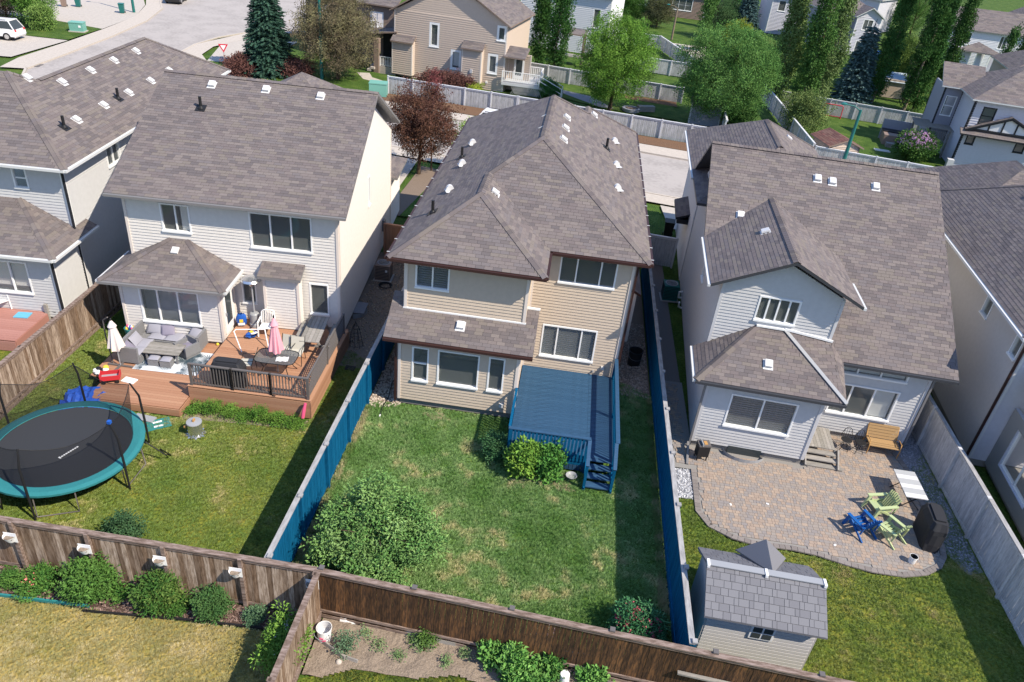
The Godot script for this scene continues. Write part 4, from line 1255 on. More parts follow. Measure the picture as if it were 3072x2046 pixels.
func yards() -> void:
	ground("terrain", M.lawn_d, [Vector2(-900, 60), Vector2(900, 60), Vector2(900, -1500), Vector2(-900, -1500)], -.06)
	# lawns
	var mid := [Vector2(-6.3, -12.75), Vector2(4.55, -12.3), Vector2(4.55, -25.2), Vector2(3.3, -25.9), Vector2(-.8, -25.4), Vector2(-.8, -22.4), Vector2(-5.2, -22.35), Vector2(-6.3, -22.2)]
	ground("lawn", M.lawn_a, mid, .0)
	var left := [Vector2(-18.3, -12.75), Vector2(-6.45, -12.75), Vector2(-6.45, -24.5), Vector2(-8.1, -25.5), Vector2(-8.05, -20.4), Vector2(-12.4, -20.2), Vector2(-12.4, -19.7), Vector2(-16.2, -19.7), Vector2(-16.6, -24.2), Vector2(-18.3, -24.5)]
	ground("lawn", M.lawn_b, left, .001)
	var right := [Vector2(4.7, -12.3), Vector2(14.75, -11.4), Vector2(15.1, -24), Vector2(14.1, -22.6), Vector2(13.9, -18.6), Vector2(12.9, -17.4), Vector2(11.2, -17.2), Vector2(9.4, -17.6), Vector2(6.8, -17.7), Vector2(5.9, -18.6), Vector2(5.8, -19.4), Vector2(4.7, -19.4)]
	ground("lawn", M.lawn_b, right, .001)
	ground("lawn", M.lawn_c, [Vector2(-20, -11.75), Vector2(-10.9, -11.75), Vector2(-6.2, -11.95), Vector2(-5.0, -11.6), Vector2(-5.0, -6), Vector2(-20, -6)], .001)
	ground("lawn", M.lawn_b, [Vector2(-4.9, -6), Vector2(-4.9, -10.8), Vector2(-3.6, -11.3), Vector2(-2, -11.35), Vector2(-1, -11.65), Vector2(.3, -11.3), Vector2(2, -11.6), Vector2(4, -11.9), Vector2(14, -11.2), Vector2(14, -6)], .002)
	ground("lawn", M.lawn_b, [Vector2(-18.5, -19), Vector2(-18.4, -27), Vector2(-26, -26), Vector2(-26, -12.8), Vector2(-18.1, -12.8)], .0)
	blades("dark green unmown grass with yellow tufts around the blue deck", mid, 330, Color(.13, .26, .065), Color(.3, .44, .18), Color(.6, .53, .29), .57, 1.1, [Rect2(-.8, -25.4, 3.9, 5.5)])
	blades("short yellow-green grass around the trampoline", left, 240, Color(.14, .22, .05), Color(.24, .28, .08), Color(.46, .4, .19), .6, .75)
	blades("short yellow-green grass around the plastic shed", right, 240, Color(.14, .22, .05), Color(.24, .28, .08), Color(.46, .38, .17), .6, .75)
	blades("dry straw-coloured grass below the mulch bed", [Vector2(-15, -11.75), Vector2(-10.9, -11.75), Vector2(-6.2, -11.95), Vector2(-5.6, -11.6), Vector2(-5.2, -9), Vector2(-15, -9)], 300, Color(.25, .25, .1), Color(.41, .35, .18), Color(.52, .44, .26), .55, .7)
	blades("patchy grass at the edge of the dug garden bed", [Vector2(-4.6, -9), Vector2(-4.4, -11.0), Vector2(-3.6, -11.45), Vector2(-2, -11.4), Vector2(-1, -11.7), Vector2(.2, -11.4), Vector2(.8, -9)], 260, Color(.07, .12, .025), Color(.12, .16, .04), Color(.25, .21, .1), .6, .9)
	for s in [["tall ragged grass along the sunlit blue fence", [Vector2(-6.29, -13), Vector2(-6.05, -13), Vector2(-6.1, -22), Vector2(-6.29, -22)]], ["tall dry grass along the dark fence's lawn side", [Vector2(-5.5, -12.95), Vector2(4.4, -12.4), Vector2(4.4, -12.75), Vector2(1.6, -13.1), Vector2(-5.5, -13.2)]], ["tall ragged grass along the shaded blue fence", [Vector2(4.3, -13), Vector2(4.55, -13), Vector2(4.55, -25), Vector2(4.38, -25)]]]:
		blades(s[0], s[1], 260, Color(.16, .24, .07), Color(.3, .36, .15), Color(.55, .46, .28), .45, 2.0)
	for s in [["bare straw patch beside the deck steps", Vector2(1.35, -19.05), .5], ["bare straw patch in front of the light green shrub", Vector2(-.25, -18.95), .4], ["bare straw patch beside the beige back room", Vector2(-3.6, -21.9), .6]]:
		var ring := []
		for i in 12: ring.append((s[1] as Vector2) + Vector2(cos(i * TAU / 12), sin(i * TAU / 12) * .5) * (s[2] as float) * (.75 + .35 * sin(i * 2.3 + (s[2] as float) * 9)))
		blades(s[0], ring, 420, Color(.45, .38, .24), Color(.6, .5, .34), Color(.6, .5, .34), .5, .8)
	# gravel, mulch and soil
	ground("side_path", M.gravel_brown, [Vector2(-8.5, -24.3), Vector2(-6.42, -24.3), Vector2(-6.42, -35), Vector2(-9.3, -35)], .004)
	pebbles("gravel", "brown pebbles between the cream house and the blue fence", [Vector2(-8.4, -25.6), Vector2(-6.5, -25), Vector2(-6.5, -34), Vector2(-9, -34)], 60, "pebble", Color(.3, .22, .15), Color(.42, .34, .26))
	ground("gravel_strip", M.gravel_brown, [Vector2(-6.3, -22.1), Vector2(-5.2, -22.3), Vector2(-5.2, -40), Vector2(-6.3, -40)], .004)
	pebbles("gravel", "pale pebbles between the blue fence and the beige back room", [Vector2(-6.28, -21.9), Vector2(-5.1, -22.2), Vector2(-5.1, -27), Vector2(-6.28, -27)], 220, "pebble", Color(.4, .33, .27), Color(.58, .5, .42))
	ground("gravel_strip", M.gravel_brown, [Vector2(2.9, -25.0), Vector2(4.55, -25.2), Vector2(4.55, -40), Vector2(2.9, -40)], .004)
	pebbles("gravel", "reddish pebbles around the rain barrel beside the beige house", [Vector2(3.0, -25.0), Vector2(4.5, -25.0), Vector2(4.5, -31), Vector2(3.0, -31)], 200, "pebble", Color(.3, .22, .17), Color(.46, .37, .31))
	ground("paved_path", M.paver_path, [Vector2(4.7, -20.9), Vector2(5.9, -22), Vector2(5.85, -38), Vector2(4.7, -38)], .006)
	ground("gravel_patch", M.gravel_grey, [Vector2(4.72, -19.4), Vector2(5.78, -19.45), Vector2(5.82, -20.98), Vector2(4.72, -20.95)], .008)
	pebbles("gravel", "white and grey pebbles beside the patio and blue fence", [Vector2(4.75, -19.4), Vector2(5.75, -19.45), Vector2(5.8, -20.95), Vector2(4.75, -20.9)], 420, "pebble", Color(.36, .36, .38), Color(.66, .66, .68), .8)
	ground("gravel_strip", M.gravel_grey, [Vector2(13.95, -18.6), Vector2(14.3, -17.8), Vector2(14.85, -18), Vector2(15.1, -26), Vector2(14.0, -26)], .006)
	pebbles("gravel", "dark grey gravel between the patio and the white fence", [Vector2(14.05, -18.6), Vector2(14.4, -18), Vector2(14.8, -18.2), Vector2(15, -25), Vector2(14.1, -25)], 260, "pebble", Color(.22, .22, .25), Color(.4, .4, .44), .8)
	var bed := [Vector2(-16, -12.7), Vector2(-5.0, -12.6), Vector2(-5.0, -11.9), Vector2(-6.4, -12.02), Vector2(-8.2, -11.95), Vector2(-9.7, -11.83), Vector2(-10.9, -11.78), Vector2(-12.1, -11.82), Vector2(-16, -11.75)]
	ground("mulch_bed", M.mulch, bed, .006)
	pebbles("mulch_chips", "brown bark chips of the flower bed along the fence", bed, 330, "chip", Color(.1, .06, .05), Color(.3, .21, .18))
	var soil := [Vector2(-4.85, -12.6), Vector2(4.0, -12.15), Vector2(4, -11.6), Vector2(2, -11.3), Vector2(.3, -11.2), Vector2(-1, -11.55), Vector2(-2, -11.3), Vector2(-3.6, -11.3), Vector2(-4.4, -10.9), Vector2(-4.85, -10.9)]
	var sb := MB.new()
	var pv := PackedVector2Array(soil)
	var nz := FastNoiseLite.new()
	nz.frequency = .9; nz.fractal_octaves = 4
	var hh := func(x: float, z: float) -> float: return .012 + (nz.get_noise_2d(x * 2, z * 2) * .5 + .5) * .085
	for i in 150:
		for j in 30:
			var x := -4.85 + i * .06; var z := -12.65 + j * .06
			if not Geometry2D.is_point_in_polygon(Vector2(x + .03, z + .03), pv): continue
			sb.quad(V(x, hh.call(x, z + .06), z + .06), V(x + .06, hh.call(x + .06, z + .06), z + .06), V(x + .06, hh.call(x + .06, z), z), V(x, hh.call(x, z), z))
	tag(part(self, "garden_soil", sb.mesh(), M.soil), "", "", "", "structure")
	ground("flower_bed", M.soil, [Vector2(-12.4, -20.25), Vector2(-12.35, -19.75), Vector2(-8.1, -20.1), Vector2(-8.05, -20.6)], .007)

func near_fences() -> void:
	fence("weathered brown board fence with white wall planters behind the mulch bed", Vector2(-17.3, -12.78), Vector2(-4.93, -12.67), 1.83, "fence_brown", M.rail_cap, {"spacing": 2.06, "caps": false})
	fence("dark stained brown board fence between the garden soil and the green lawn", Vector2(-4.93, -12.66), Vector2(10.2, -11.62), 1.83, "fence_dark", M.rail_cap, {"post_side": -1.0, "spacing": 2.5, "cap_mat": M.metal_brown})
	fence("brown board fence running from the soil bed's white bucket corner", Vector2(-4.93, -6.5), Vector2(-4.93, -12.58), 1.83, "fence_brown", M.rail_cap, {"post_side": -1.0, "caps": false})
	fence("sunlit bright blue board fence beside the trampoline lawn", Vector2(-6.35, -12.8), Vector2(-6.35, -36), 1.8, "blue_board", M.old_cap, {"post": M.blue_board2, "spacing": 2.4, "cap_mat": M.old_cap})
	fence("shaded navy blue board fence beside the plastic shed and paved path", Vector2(4.62, -36.5), Vector2(4.62, -12.2), 1.8, "blue_board", M.old_cap, {"post": M.blue_board1, "post_side": -1.0, "spacing": 2.4, "cap_mat": M.old_cap})
	fence("weathered white board fence beside the patio grill", Vector2(15.15, -27), Vector2(14.72, -9.5), 1.8, "fence_grey", M.old_cap, {"post": M.fence_grey2, "spacing": 2.45})
	fence("brown board fence between the trampoline and the red deck", Vector2(-17.85, -12.8), Vector2(-18.35, -27.5), 1.83, "fence_brown", M.rail_cap, {"post_side": -1.0, "caps": false})
	# gates between the houses
	fence("dark red-brown board gate between cream house and blue fence", Vector2(-9.0, -34.9), Vector2(-6.5, -34.8), 1.7, "cedar", M.cedar1, {"spacing": 1.2, "kick": 0.0, "caps": false})
	fence("pale grey vinyl gate between beige and pale grey houses", Vector2(4.75, -38.1), Vector2(6.4, -37.95), 1.7, "fence_grey", M.trim_grey, {"spacing": 1.6, "kick": 0.0})
# ---------------------------------------------------------------- things in the yards
func rot(a: float) -> Basis:
	return Basis(Vector3.UP, deg_to_rad(a))

func trampoline() -> void:
	var t := thing("trampoline", "large round trampoline with teal edge pad and black safety net", "trampoline", V(-14.5, 0, -16.7))
	var r := 2.3
	var b := MB.new()
	var n := 48
	var mt := MB.new(); var pad := MB.new()
	for i in n:
		var a0 := TAU * i / n; var a1 := TAU * (i + 1) / n
		var d0 := V(cos(a0), 0, -sin(a0)); var d1 := V(cos(a1), 0, -sin(a1))
		var y := V(0, .9, 0)
		mt.tri(V(0, .85, 0), d0 * 1.95 + y, d1 * 1.95 + y)
		var w0 := sin(i * 2.1) * .008; var w1 := sin((i + 1) * 2.1) * .008
		pad.quad(d0 * r + y, d1 * r + y, d1 * 2.17 + y + V(0, .035 + w1, 0), d0 * 2.17 + y + V(0, .035 + w0, 0))
		pad.quad(d0 * 2.17 + y + V(0, .035 + w0, 0), d1 * 2.17 + y + V(0, .035 + w1, 0), d1 * 1.94 + y + V(0, .02, 0), d0 * 1.94 + y + V(0, .02, 0))
		pad.quad(d0 * r + y - V(0, .07, 0), d1 * r + y - V(0, .07, 0), d1 * r + y, d0 * r + y)
		b.tube([d0 * 2.26 + V(0, .83, 0), d1 * 2.26 + V(0, .83, 0)], .03, 6, false)
	part(t, "jumping_mat", mt.mesh(), M.tramp_mat); part(t, "edge_pad", pad.mesh(), M.tramp_pad); part(t, "frame_ring", b.mesh(), M.metal_brown)
	# printed mark on the mat
	var pr := MB.new()
	for i in 9: pr.box(V(0, 0, -.32 + i * .075), V(.1 if i == 8 else .055, .004, .05 if i == 8 else .058))
	part(t, "printed_mark", pr.mesh(), M.white_plastic, Transform3D(rot(-20), V(.3, .885, .3)))
	var ang := [-80.0, -14.0, 42.0, 108.0, 165.0, 222.0]
	var tops := []
	for i in 6:
		var a := deg_to_rad(ang[i])
		var d := V(cos(a), 0, -sin(a))
		var p := MB.new()
		p.tube([d * 2.36 + V(0, 0, 0), d * 2.36 + V(0, 1.0, 0), d * 2.34 + V(0, 2.0, 0), d * 2.15 + V(0, 2.55, 0)], [.03, .04, .035, .025], 8)
		part(t, "net_pole", p.mesh(), M.metal_black)
		tops.append([a, d])
		if i == 1:
			bx(t, "pole_cap", M.blue_plastic, d * 2.15 + V(0, 2.58, 0), V(.1, .1, .1))
		# legs in W shape
		var a2 := a + .5
		var d2 := V(cos(a2), 0, -sin(a2))
		p = MB.new()
		p.tube([d * 2.2 + V(0, .8, 0), d * 2.25 + V(0, .03, 0), d2 * 2.25 + V(0, .03, 0), d2 * 2.2 + V(0, .8, 0)], .024, 6)
		part(t, "leg", p.mesh(), M.metal_brown)
	var net := MB.new(); var edge := MB.new()
	for i in 6:
		var a0: float = deg_to_rad(ang[i]); var a1: float = deg_to_rad(ang[(i + 1) % 6] + (360.0 if i == 5 else 0.0))
		for k in 8:
			var u0 := k / 8.0; var u1 := (k + 1) / 8.0
			var rr := func(u: float) -> float: return 2.12 - .28 * sin(u * PI)
			var yy := func(u: float) -> float: return 2.5 - .32 * sin(u * PI)
			var b0 := lerpf(a0, a1, u0); var b1 := lerpf(a0, a1, u1)
			var e0 := V(cos(b0), 0, -sin(b0)); var e1 := V(cos(b1), 0, -sin(b1))
			var t0: Vector3 = e0 * rr.call(u0) + V(0, yy.call(u0), 0); var t1: Vector3 = e1 * rr.call(u1) + V(0, yy.call(u1), 0)
			net.quad(e0 * 1.96 + V(0, .93, 0), e1 * 1.96 + V(0, .93, 0), t1, t0)
			edge.tube([t0, t1], .012, 5, false)
	part(t, "safety_net", net.mesh(), M.net); part(t, "net_rope", edge.mesh(), M.metal_black)
	var lad := MB.new()
	lad.tube([V(2.2, .8, -.75), V(2.75, .35, -.8), V(2.85, .2, -.95), V(2.25, .03, -1.35)], .022, 6)
	part(t, "side_brace", lad.mesh(), M.metal_black)

func cushion(t: Node, called: String, m: Material, at: Vector3, size: Vector3, tilt: Vector3) -> void:
	var b := MB.new()
	var n := 8
	var f := func(u: float, v: float) -> float: return pow(maxf(0, sin(clampf(u, 0, 1) * PI) * sin(clampf(v, 0, 1) * PI)), .35) * .5
	for i in n:
		for j in n:
			var q := []
			for c in [[0, 0], [1, 0], [1, 1], [0, 1]]: q.append(Vector2((i + c[0]) / float(n), (j + c[1]) / float(n)))
			var top := []; var bot := []
			for c in q:
				var y: float = f.call(c.x, c.y)
				top.append(V((c.x - .5) * size.x, y * size.y, (.5 - c.y) * size.z)); bot.push_front(V((c.x - .5) * size.x, -y * size.y, (.5 - c.y) * size.z))
			b.quad(top[0], top[1], top[2], top[3]); b.quad(bot[0], bot[1], bot[2], bot[3])
	part(t, called, b.mesh(), m, Transform3D(Basis.from_euler(tilt * PI / 180), at))

func sofa_set() -> void:
	var y := .3
	# corner sofa: one wing along the house, one along its left end
	var t := thing("corner_sofa", "grey wicker corner sofa with lavender cushions on the cedar deck", "sofa", V(-15.9, y, -24.05), 2)
	bx(t, "seat_base", M.wicker, V(1.25, .16, .36), V(2.4, .3, .7)); bx(t, "seat_base", M.wicker, V(.36, .161, 1.3), V(.7, .3, 1.25))
	for i in 2: bx(t, "backrest", M.wicker, V(.66 + i * 1.2, .45, .03), V(1.18, .75, .1))
	bx(t, "backrest", M.wicker, V(.0, .45, 1.0), V(.1, .75, 1.9)); bx(t, "armrest", M.wicker, V(2.48, .4, .4), V(.1, .66, .8)); bx(t, "armrest", M.wicker, V(.34, .4, 1.98), V(.72, .66, .1))
	for p in [[.7, .4, .36], [1.35, .4, .36], [2.0, .4, .36]]: cushion(t, "seat_cushion", M.cushion, V(p[0], p[1] - .04, p[2]), V(.64, .13, .62), V(0, 0, 0))
	for z in [1.0, 1.6]: cushion(t, "seat_cushion", M.cushion, V(.38, .36, z), V(.62, .13, .6), V(0, 0, 0))
	cushion(t, "back_cushion", M.cushion, V(.5, .55, .2), V(.62, .16, .45), V(55, 0, 0)); cushion(t, "back_cushion", M.cushion2, V(1.05, .56, .25), V(.5, .16, .45), V(50, 20, 5)); cushion(t, "back_cushion", M.cushion, V(2.15, .57, .3), V(.5, .16, .5), V(40, -15, 0)); cushion(t, "back_cushion", M.cushion, V(.2, .56, 1.1), V(.45, .16, .6), V(0, 0, -55))
	cushion(t, "back_cushion", M.cushion2, V(.25, .56, 1.7), V(.45, .15, .55), V(0, 15, -50))
	# table
	t = thing("patio_table", "grey slatted patio table in front of the wicker sofa", "table", V(-14.42, y, -22.72), 5)
	for i in 7: bx(t, "top_slat", M["grey_wood%d" % (i % 5)], V(0, .45, -.33 + i * .11), V(1.36, .03, .104))
	bx(t, "apron", M.wicker, V(0, .41, 0), V(1.24, .06, .64))
	for p in [[-.56, -.3], [.56, -.3], [-.56, .3], [.56, .3]]: bx(t, "leg", M.wicker, V(p[0], .2, p[1]), V(.07, .41, .07))
	t = thing("wicker_armchair", "grey wicker armchair with dark cushion at the end of the slatted table", "armchair", V(-13.78, y, -23.2), -25)
	bx(t, "seat_base", M.wicker, V(0, .16, 0), V(.6, .3, .62)); bx(t, "backrest", M.wicker, V(0, .42, -.29), V(.6, .5, .09)); bx(t, "armrest", M.wicker, V(-.3, .33, 0), V(.09, .42, .66)); bx(t, "armrest", M.wicker, V(.3, .33, 0), V(.09, .42, .66))
	cushion(t, "seat_cushion", M.cushion2, V(0, .36, .02), V(.52, .13, .56), Vector3.ZERO)
	for i in 2:
		t = thing("ottoman", "small wicker ottoman with lavender pad under the slatted table", "ottoman", V(-14.62 + i * .47, y, -22.3), 5, "wicker ottomans")
		bx(t, "body", M.wicker, V(0, .13, 0), V(.4, .26, .36))
		cushion(t, "seat_cushion", M.cushion, V(0, .3, 0), V(.4, .12, .37), Vector3.ZERO)
	# rug with palm-leaf print, a thin sheet
	rug()
	parasol("parasol", "closed cream parasol on a cross base beside the wicker sofa", V(-15.75, y, -21.85), 2.0, M.cream_cloth, 4, true)

func rug() -> void:
	var im := Image.create(384, 256, false, Image.FORMAT_RGB8)
	im.fill(Color(.8, .82, .84))
	var dark := Color(.2, .27, .31)
	var r := RandomNumberGenerator.new()
	r.seed = 77
	for k in 26:
		var c := Vector2(r.randf() * 384, r.randf() * 256)
		var base := r.randf() * TAU
		for j in 15:
			var a := base + (j - 7) * .24
			var l := 66.0 - absf(j - 7) * 3.5
			for s in int(l):
				var p := c + Vector2(cos(a), sin(a)) * (s + 8.0)
				var w := int(4.0 * sin(PI * s / l)) + 1
				im.fill_rect(Rect2i(int(p.x), int(p.y), w, w).intersection(Rect2i(0, 0, 384, 256)), dark)
	var m := StandardMaterial3D.new()
	m.albedo_texture = ImageTexture.create_from_image(im)
	m.roughness = .95
	var st := SurfaceTool.new()
	st.begin(Mesh.PRIMITIVE_TRIANGLES)
	var q := [V(-1.3, .006, .78), V(1.3, .006, .78), V(1.3, .006, -.78), V(-1.3, .006, -.78)]
	var uv := [Vector2(0, 1), Vector2(1, 1), Vector2(1, 0), Vector2(0, 0)]
	for i in [0, 2, 1, 0, 3, 2]:
		st.set_normal(Vector3.UP); st.set_uv(uv[i]); st.add_vertex(q[i])
	var o := part(self, "rug", st.commit(), m, Transform3D(rot(3), V(-14.0, .302, -22.62)))
	tag(o, "grey and white outdoor rug with palm leaf print under the table", "rug")

func parasol(called: String, label: String, at: Vector3, hgt: float, cloth: Material, folds: int, cross: bool) -> void:
	var t := thing(called, label, "parasol", at)
	var b := MB.new()
	b.tube([V(0, 0, 0), V(0, hgt * .98, 0)], .022, 8)
	part(t, "pole", b.mesh(), M.metal_grey)
	if cross:
		bx(t, "base_bar", M.metal_brown, V(0, .03, 0), V(.95, .05, .08)); bx(t, "base_bar", M.metal_brown, V(0, .031, 0), V(.08, .05, .95))
		b = MB.new()
		b.tube([V(-.35, .03, -.1), V(-.42, 1.2, -.12), V(-.38, 1.9, -.1), V(-.1, hgt * 1.06, 0)], .025, 8)
		part(t, "side_arm", b.mesh(), M.metal_brown)
	b = MB.new()
	var seg := 24
	var prev := []
	for i in 9:
		var k := i / 8.0
		var y := lerpf(hgt * .98, hgt * .42, k)
		var rr := lerpf(.05, .26, pow(k, .8))
		var ring := []
		for j in seg:
			var a := TAU * j / seg
			var w := rr * (1.0 + .22 * k * cos(a * (folds + 4)))
			ring.append(V(cos(a) * w, y + (.05 * k * k * cos(a * 3)), sin(a) * w))
		if prev:
			for j in seg:
				var j2 := (j + 1) % seg
				b.quad(prev[j], prev[j2], ring[j2], ring[j])
		prev = ring
	b.lathe([[.16, hgt * .88], [.03, hgt * 1.0], [0, hgt * 1.02]], 12)
	part(t, "folded_canopy", b.mesh(), cloth)
	b = MB.new()
	b.lathe([[.03, hgt * 1.0], [.035, hgt * 1.03], [0, hgt * 1.06]], 8)
	part(t, "finial", b.mesh(), M.metal_black)

func deck_furniture() -> void:
	var y := .78
	# glass table
	var t := thing("glass_table", "oblong smoked glass table with black legs on the cedar deck", "table", V(-9.75, y, -22.2), 2)
	var b := MB.new()
	var outl := []
	for i in 24:
		var a := TAU * i / 24
		outl.append(V(signf(cos(a)) * pow(absf(cos(a)), .45) * .76, .72, -signf(sin(a)) * pow(absf(sin(a)), .45) * .5))
	b.prism(outl, V(0, -.012, 0))
	part(t, "glass_top", b.mesh(), M.smoked_glass)
	b = MB.new()
	outl.append(outl[0]); b.tube(outl, .017, 6, false)
	part(t, "rim", b.mesh(), M.metal_black)
	for p in [[-1, -1], [1, -1], [1, 1], [-1, 1]]:
		b = MB.new()
		b.tube([V(p[0] * .55, .7, p[1] * .36), V(p[0] * .42, .4, p[1] * .26), V(p[0] * .5, .15, p[1] * .32), V(p[0] * .6, 0, p[1] * .4)], .016, 6)
		part(t, "leg", b.mesh(), M.metal_black)
	parasol("parasol", "closed pink parasol standing through the glass table", V(-9.76, y, -22.25), 2.35, M.pink_cloth, 5, false)
	var tw := MB.new()
	for i in 5:
		tw.quad(V(-.2 + i * .09, .0 + .02 * (i % 2), .16), V(-.11 + i * .09, .0 + .02 * ((i + 1) % 2), .16), V(-.11 + i * .09, .02 * ((i + 1) % 2), -.14), V(-.2 + i * .09, .02 * (i % 2), -.14))
	tag(part(self, "cloth", tw.mesh(), M.white_plastic, Transform3D(rot(12), V(-9.5, y + .74, -22.05))), "crumpled white cloth lying on the glass table", "cloth")
	# sling chairs
	var spots := [[-10.85, -22.0, 100.0, "beige sling patio chair between covered grill and glass table"], [-9.35, -23.05, 185.0, "beige sling patio chair between glass table and picnic bench"], [-9.75, -23.1, 178.0, "beige sling patio chair behind the pink parasol"]]
	for s in spots:
		t = thing("sling_chair", s[3], "chair", V(s[0], y, s[1]), s[2], "beige sling chairs")
		b = MB.new()
		b.quad(V(-.25, .4, -.22), V(-.25, .42, .24), V(.25, .42, .24), V(.25, .4, -.22)); b.quad(V(-.25, .42, .24), V(-.25, .9, .4), V(.25, .9, .4), V(.25, .42, .24))
		part(t, "sling", b.mesh(), M.sling)
		for x in [-.27, .27]:
			b = MB.new()
			b.tube([V(x, 0, -.28), V(x, .4, -.22), V(x, .62, -.15), V(x, .64, .3)], .014, 6); b.tube([V(x, 0, .3), V(x, .42, .24), V(x, .92, .41)], .014, 6)
			part(t, "side_frame", b.mesh(), M.metal_black)
	# picnic bench
	t = thing("picnic_table", "weathered grey picnic table beside the cream house wall", "table", V(-9.05, y, -24.4), 96)
	for i in 5: bx(t, "top_plank", M["grey_wood%d" % (i % 5)], V(0, .73, -.3 + i * .15), V(1.95, .035, .14))
	for s in [-.62, .62]: bx(t, "bench_plank", M["grey_wood%d" % (1 if s > 0 else 3)], V(0, .44, s), V(1.95, .035, .2))
	for x in [-.7, .7]:
		beam(t, "leg", M.grey_wood1, V(x, 0, .55), V(x, .7, .2), .04, .09); beam(t, "leg", M.grey_wood2, V(x, 0, -.55), V(x, .7, -.2), .04, .09); bx(t, "cross_bar", M.grey_wood3, V(x, .4, 0), V(.04, .09, 1.4))
	# covered grill
	t = thing("covered_grill", "grill under a black cover on the cedar deck behind the railing", "grill", V(-11.1, y, -21.1), 3)
	grill_cover(t, 1.25, 1.02, .55)
	# heater
	t = thing("patio_heater", "silver mushroom-shaped patio heater by the cream house door", "heater", V(-11.85, y, -25.2))
	b = MB.new(); b.lathe([[0, .0], [.22, .0], [.22, .12], [.19, .15], [.19, .55], [.15, .6], [0, .62]], 16)
	part(t, "gas_tank_housing", b.mesh(), M.metal_grey)
	b = MB.new(); b.tube([V(0, .6, 0), V(0, 1.85, 0)], .035, 8)
	part(t, "pole", b.mesh(), M.metal_grey)
	b = MB.new(); b.lathe([[0, 1.82], [.09, 1.84], [.1, 2.08], [0, 2.1]], 12)
	part(t, "burner", b.mesh(), M.steel)
	b = MB.new(); b.lathe([[.4, 2.1], [.34, 2.17], [.12, 2.26], [0, 2.28]], 24); b.lathe([[0, 2.25], [.12, 2.24], [.34, 2.15], [.4, 2.09]], 24)
	part(t, "reflector", b.mesh(), M.steel)
	plastic_chair("stacked_chair", "white slatted plastic garden chair beside the patio heater", V(-11.15, y, -24.7), 8, M.white_plastic)
	# bags
	bag("blue soil bag standing by the cream house door", V(-12.35, y, -25.05), .42, .55, 20, false)
	bag("blue soil bag lying behind the white garden chair", V(-11.65, y, -24.35), .55, .3, 60, true)
	# white pipe gate
	t = thing("pipe_frame", "white plastic pipe frame leaning on the cedar deck", "frame", V(-12.0, y, -23.9), 0)
	b = MB.new()
	b.tube([V(.45, .02, .75), V(-.05, .55, .2), V(.0, .6, .12)], .022, 6); b.tube([V(.0, .6, .12), V(1.05, .62, -.15)], .022, 6); b.tube([V(1.05, .62, -.15), V(1.35, .02, .3)], .022, 6); b.tube([V(1.05, .62, -.15), V(1.0, .04, -.3)], .02, 6)
	part(t, "pipes", b.mesh(), M.white_plastic)
	ball("small yellow toy ball on the low cedar deck", V(-13.0, .34, -24.1), .06, M.yellow_toy)
	# pink windsock-like pool noodle toy hanging at the deck corner
	t = thing("water_toy", "pink foam toy hanging from the cedar deck corner post", "toy", V(-8.25, .2, -20.58), 20)
	b = MB.new(); b.tube([V(0, .02, .1), V(.05, .3, .06), V(.12, .56, -.02)], [.07, .07, .05], 8)
	part(t, "body", b.mesh(), M.pink_toy)
	b = MB.new()
	for i in 5: b.tube([V(.22, .62 + i * .03, -.2 - i * .12), V(.21, .95 + i * .02, -.3 - i * .12)], .03, 6)
	part(t, "tassels", b.mesh(), M.pink_toy)
	# clutter by the trampoline
	t = thing("tarp", "crumpled blue plastic tarp on the grass beside the cedar deck", "tarp", V(-15.95, .0, -19.95), 15)
	b = MB.new()
	var nz := FastNoiseLite.new(); nz.frequency = 1.6; nz.seed = 3
	var hf := func(x: float, z: float) -> float: return maxf(0.0, (.32 - .25 * (x * x + z * z)) + nz.get_noise_2d(x * 2, z * 2) * .2) * (1.0 if absf(x) < .8 else .2)
	for i in 16:
		for j in 12:
			var x := -.75 + i * .1; var z := -.5 + j * .1
			b.quad(V(x, hf.call(x, z + .1), z + .1), V(x + .1, hf.call(x + .1, z + .1), z + .1), V(x + .1, hf.call(x + .1, z), z), V(x, hf.call(x, z), z))
	part(t, "sheet", b.mesh(), M.blue_tarp)
	t = thing("toy_wagon", "red toy wagon with grey tray on the cedar deck edge", "wagon", V(-15.55, .3, -20.9), 25)
	bx(t, "tray", M.metal_grey, V(0, .16, 0), V(.62, .04, .38))
	for s in [-1, 1]: bx(t, "side_panel", M.red_toy, V(0, .24, s * .19), V(.64, .18, .03))
	for s in [-1, 1]: bx(t, "end_panel", M.red_toy, V(s * .32, .26, 0), V(.03, .22, .4))
	for p in [[-.22, .2], [.22, .2], [-.22, -.2], [.22, -.2]]:
		b = MB.new(); b.tube([V(p[0], .07, p[1] - .02), V(p[0], .07, p[1] + .02)], .07, 12)
		part(t, "wheel", b.mesh(), M.metal_black)
	t = thing("toy_pile", "heap of white and green toys beside the red wagon", "toys", V(-16.2, .3, -21.3))
	for i in 5:
		b = MB.new(); b.lathe([[0, -.1], [.08, -.07], [.11, 0], [.08, .07], [0, .1]], 10)
		part(t, "toy", b.mesh(), [M.white_plastic, M.yellow_toy, M.white_plastic, M.metal_black, M.white_plastic][i], Transform3D(Basis(), V(sin(i * 2.0) * .16, .1 + .05 * (i % 2), cos(i * 2.6) * .16)))
	tag(bx(self, "towel", M.white_plastic, V(-14.95, .318, -21.05), V(.5, .03, .3), V(0, -8, 0)), "white towel with a dark stripe lying on the low cedar deck", "towel")
	t = thing("beverage_tub", "round tub of colourful bottles beside the wicker sofa", "tub", V(-16.35, .3, -23.75))
	b = MB.new(); b.lathe([[0, 0], [.18, 0], [.24, .5], [.2, .5], [.19, .4], [0, .4]], 16)
	part(t, "tub", b.mesh(), M.teal_plastic)
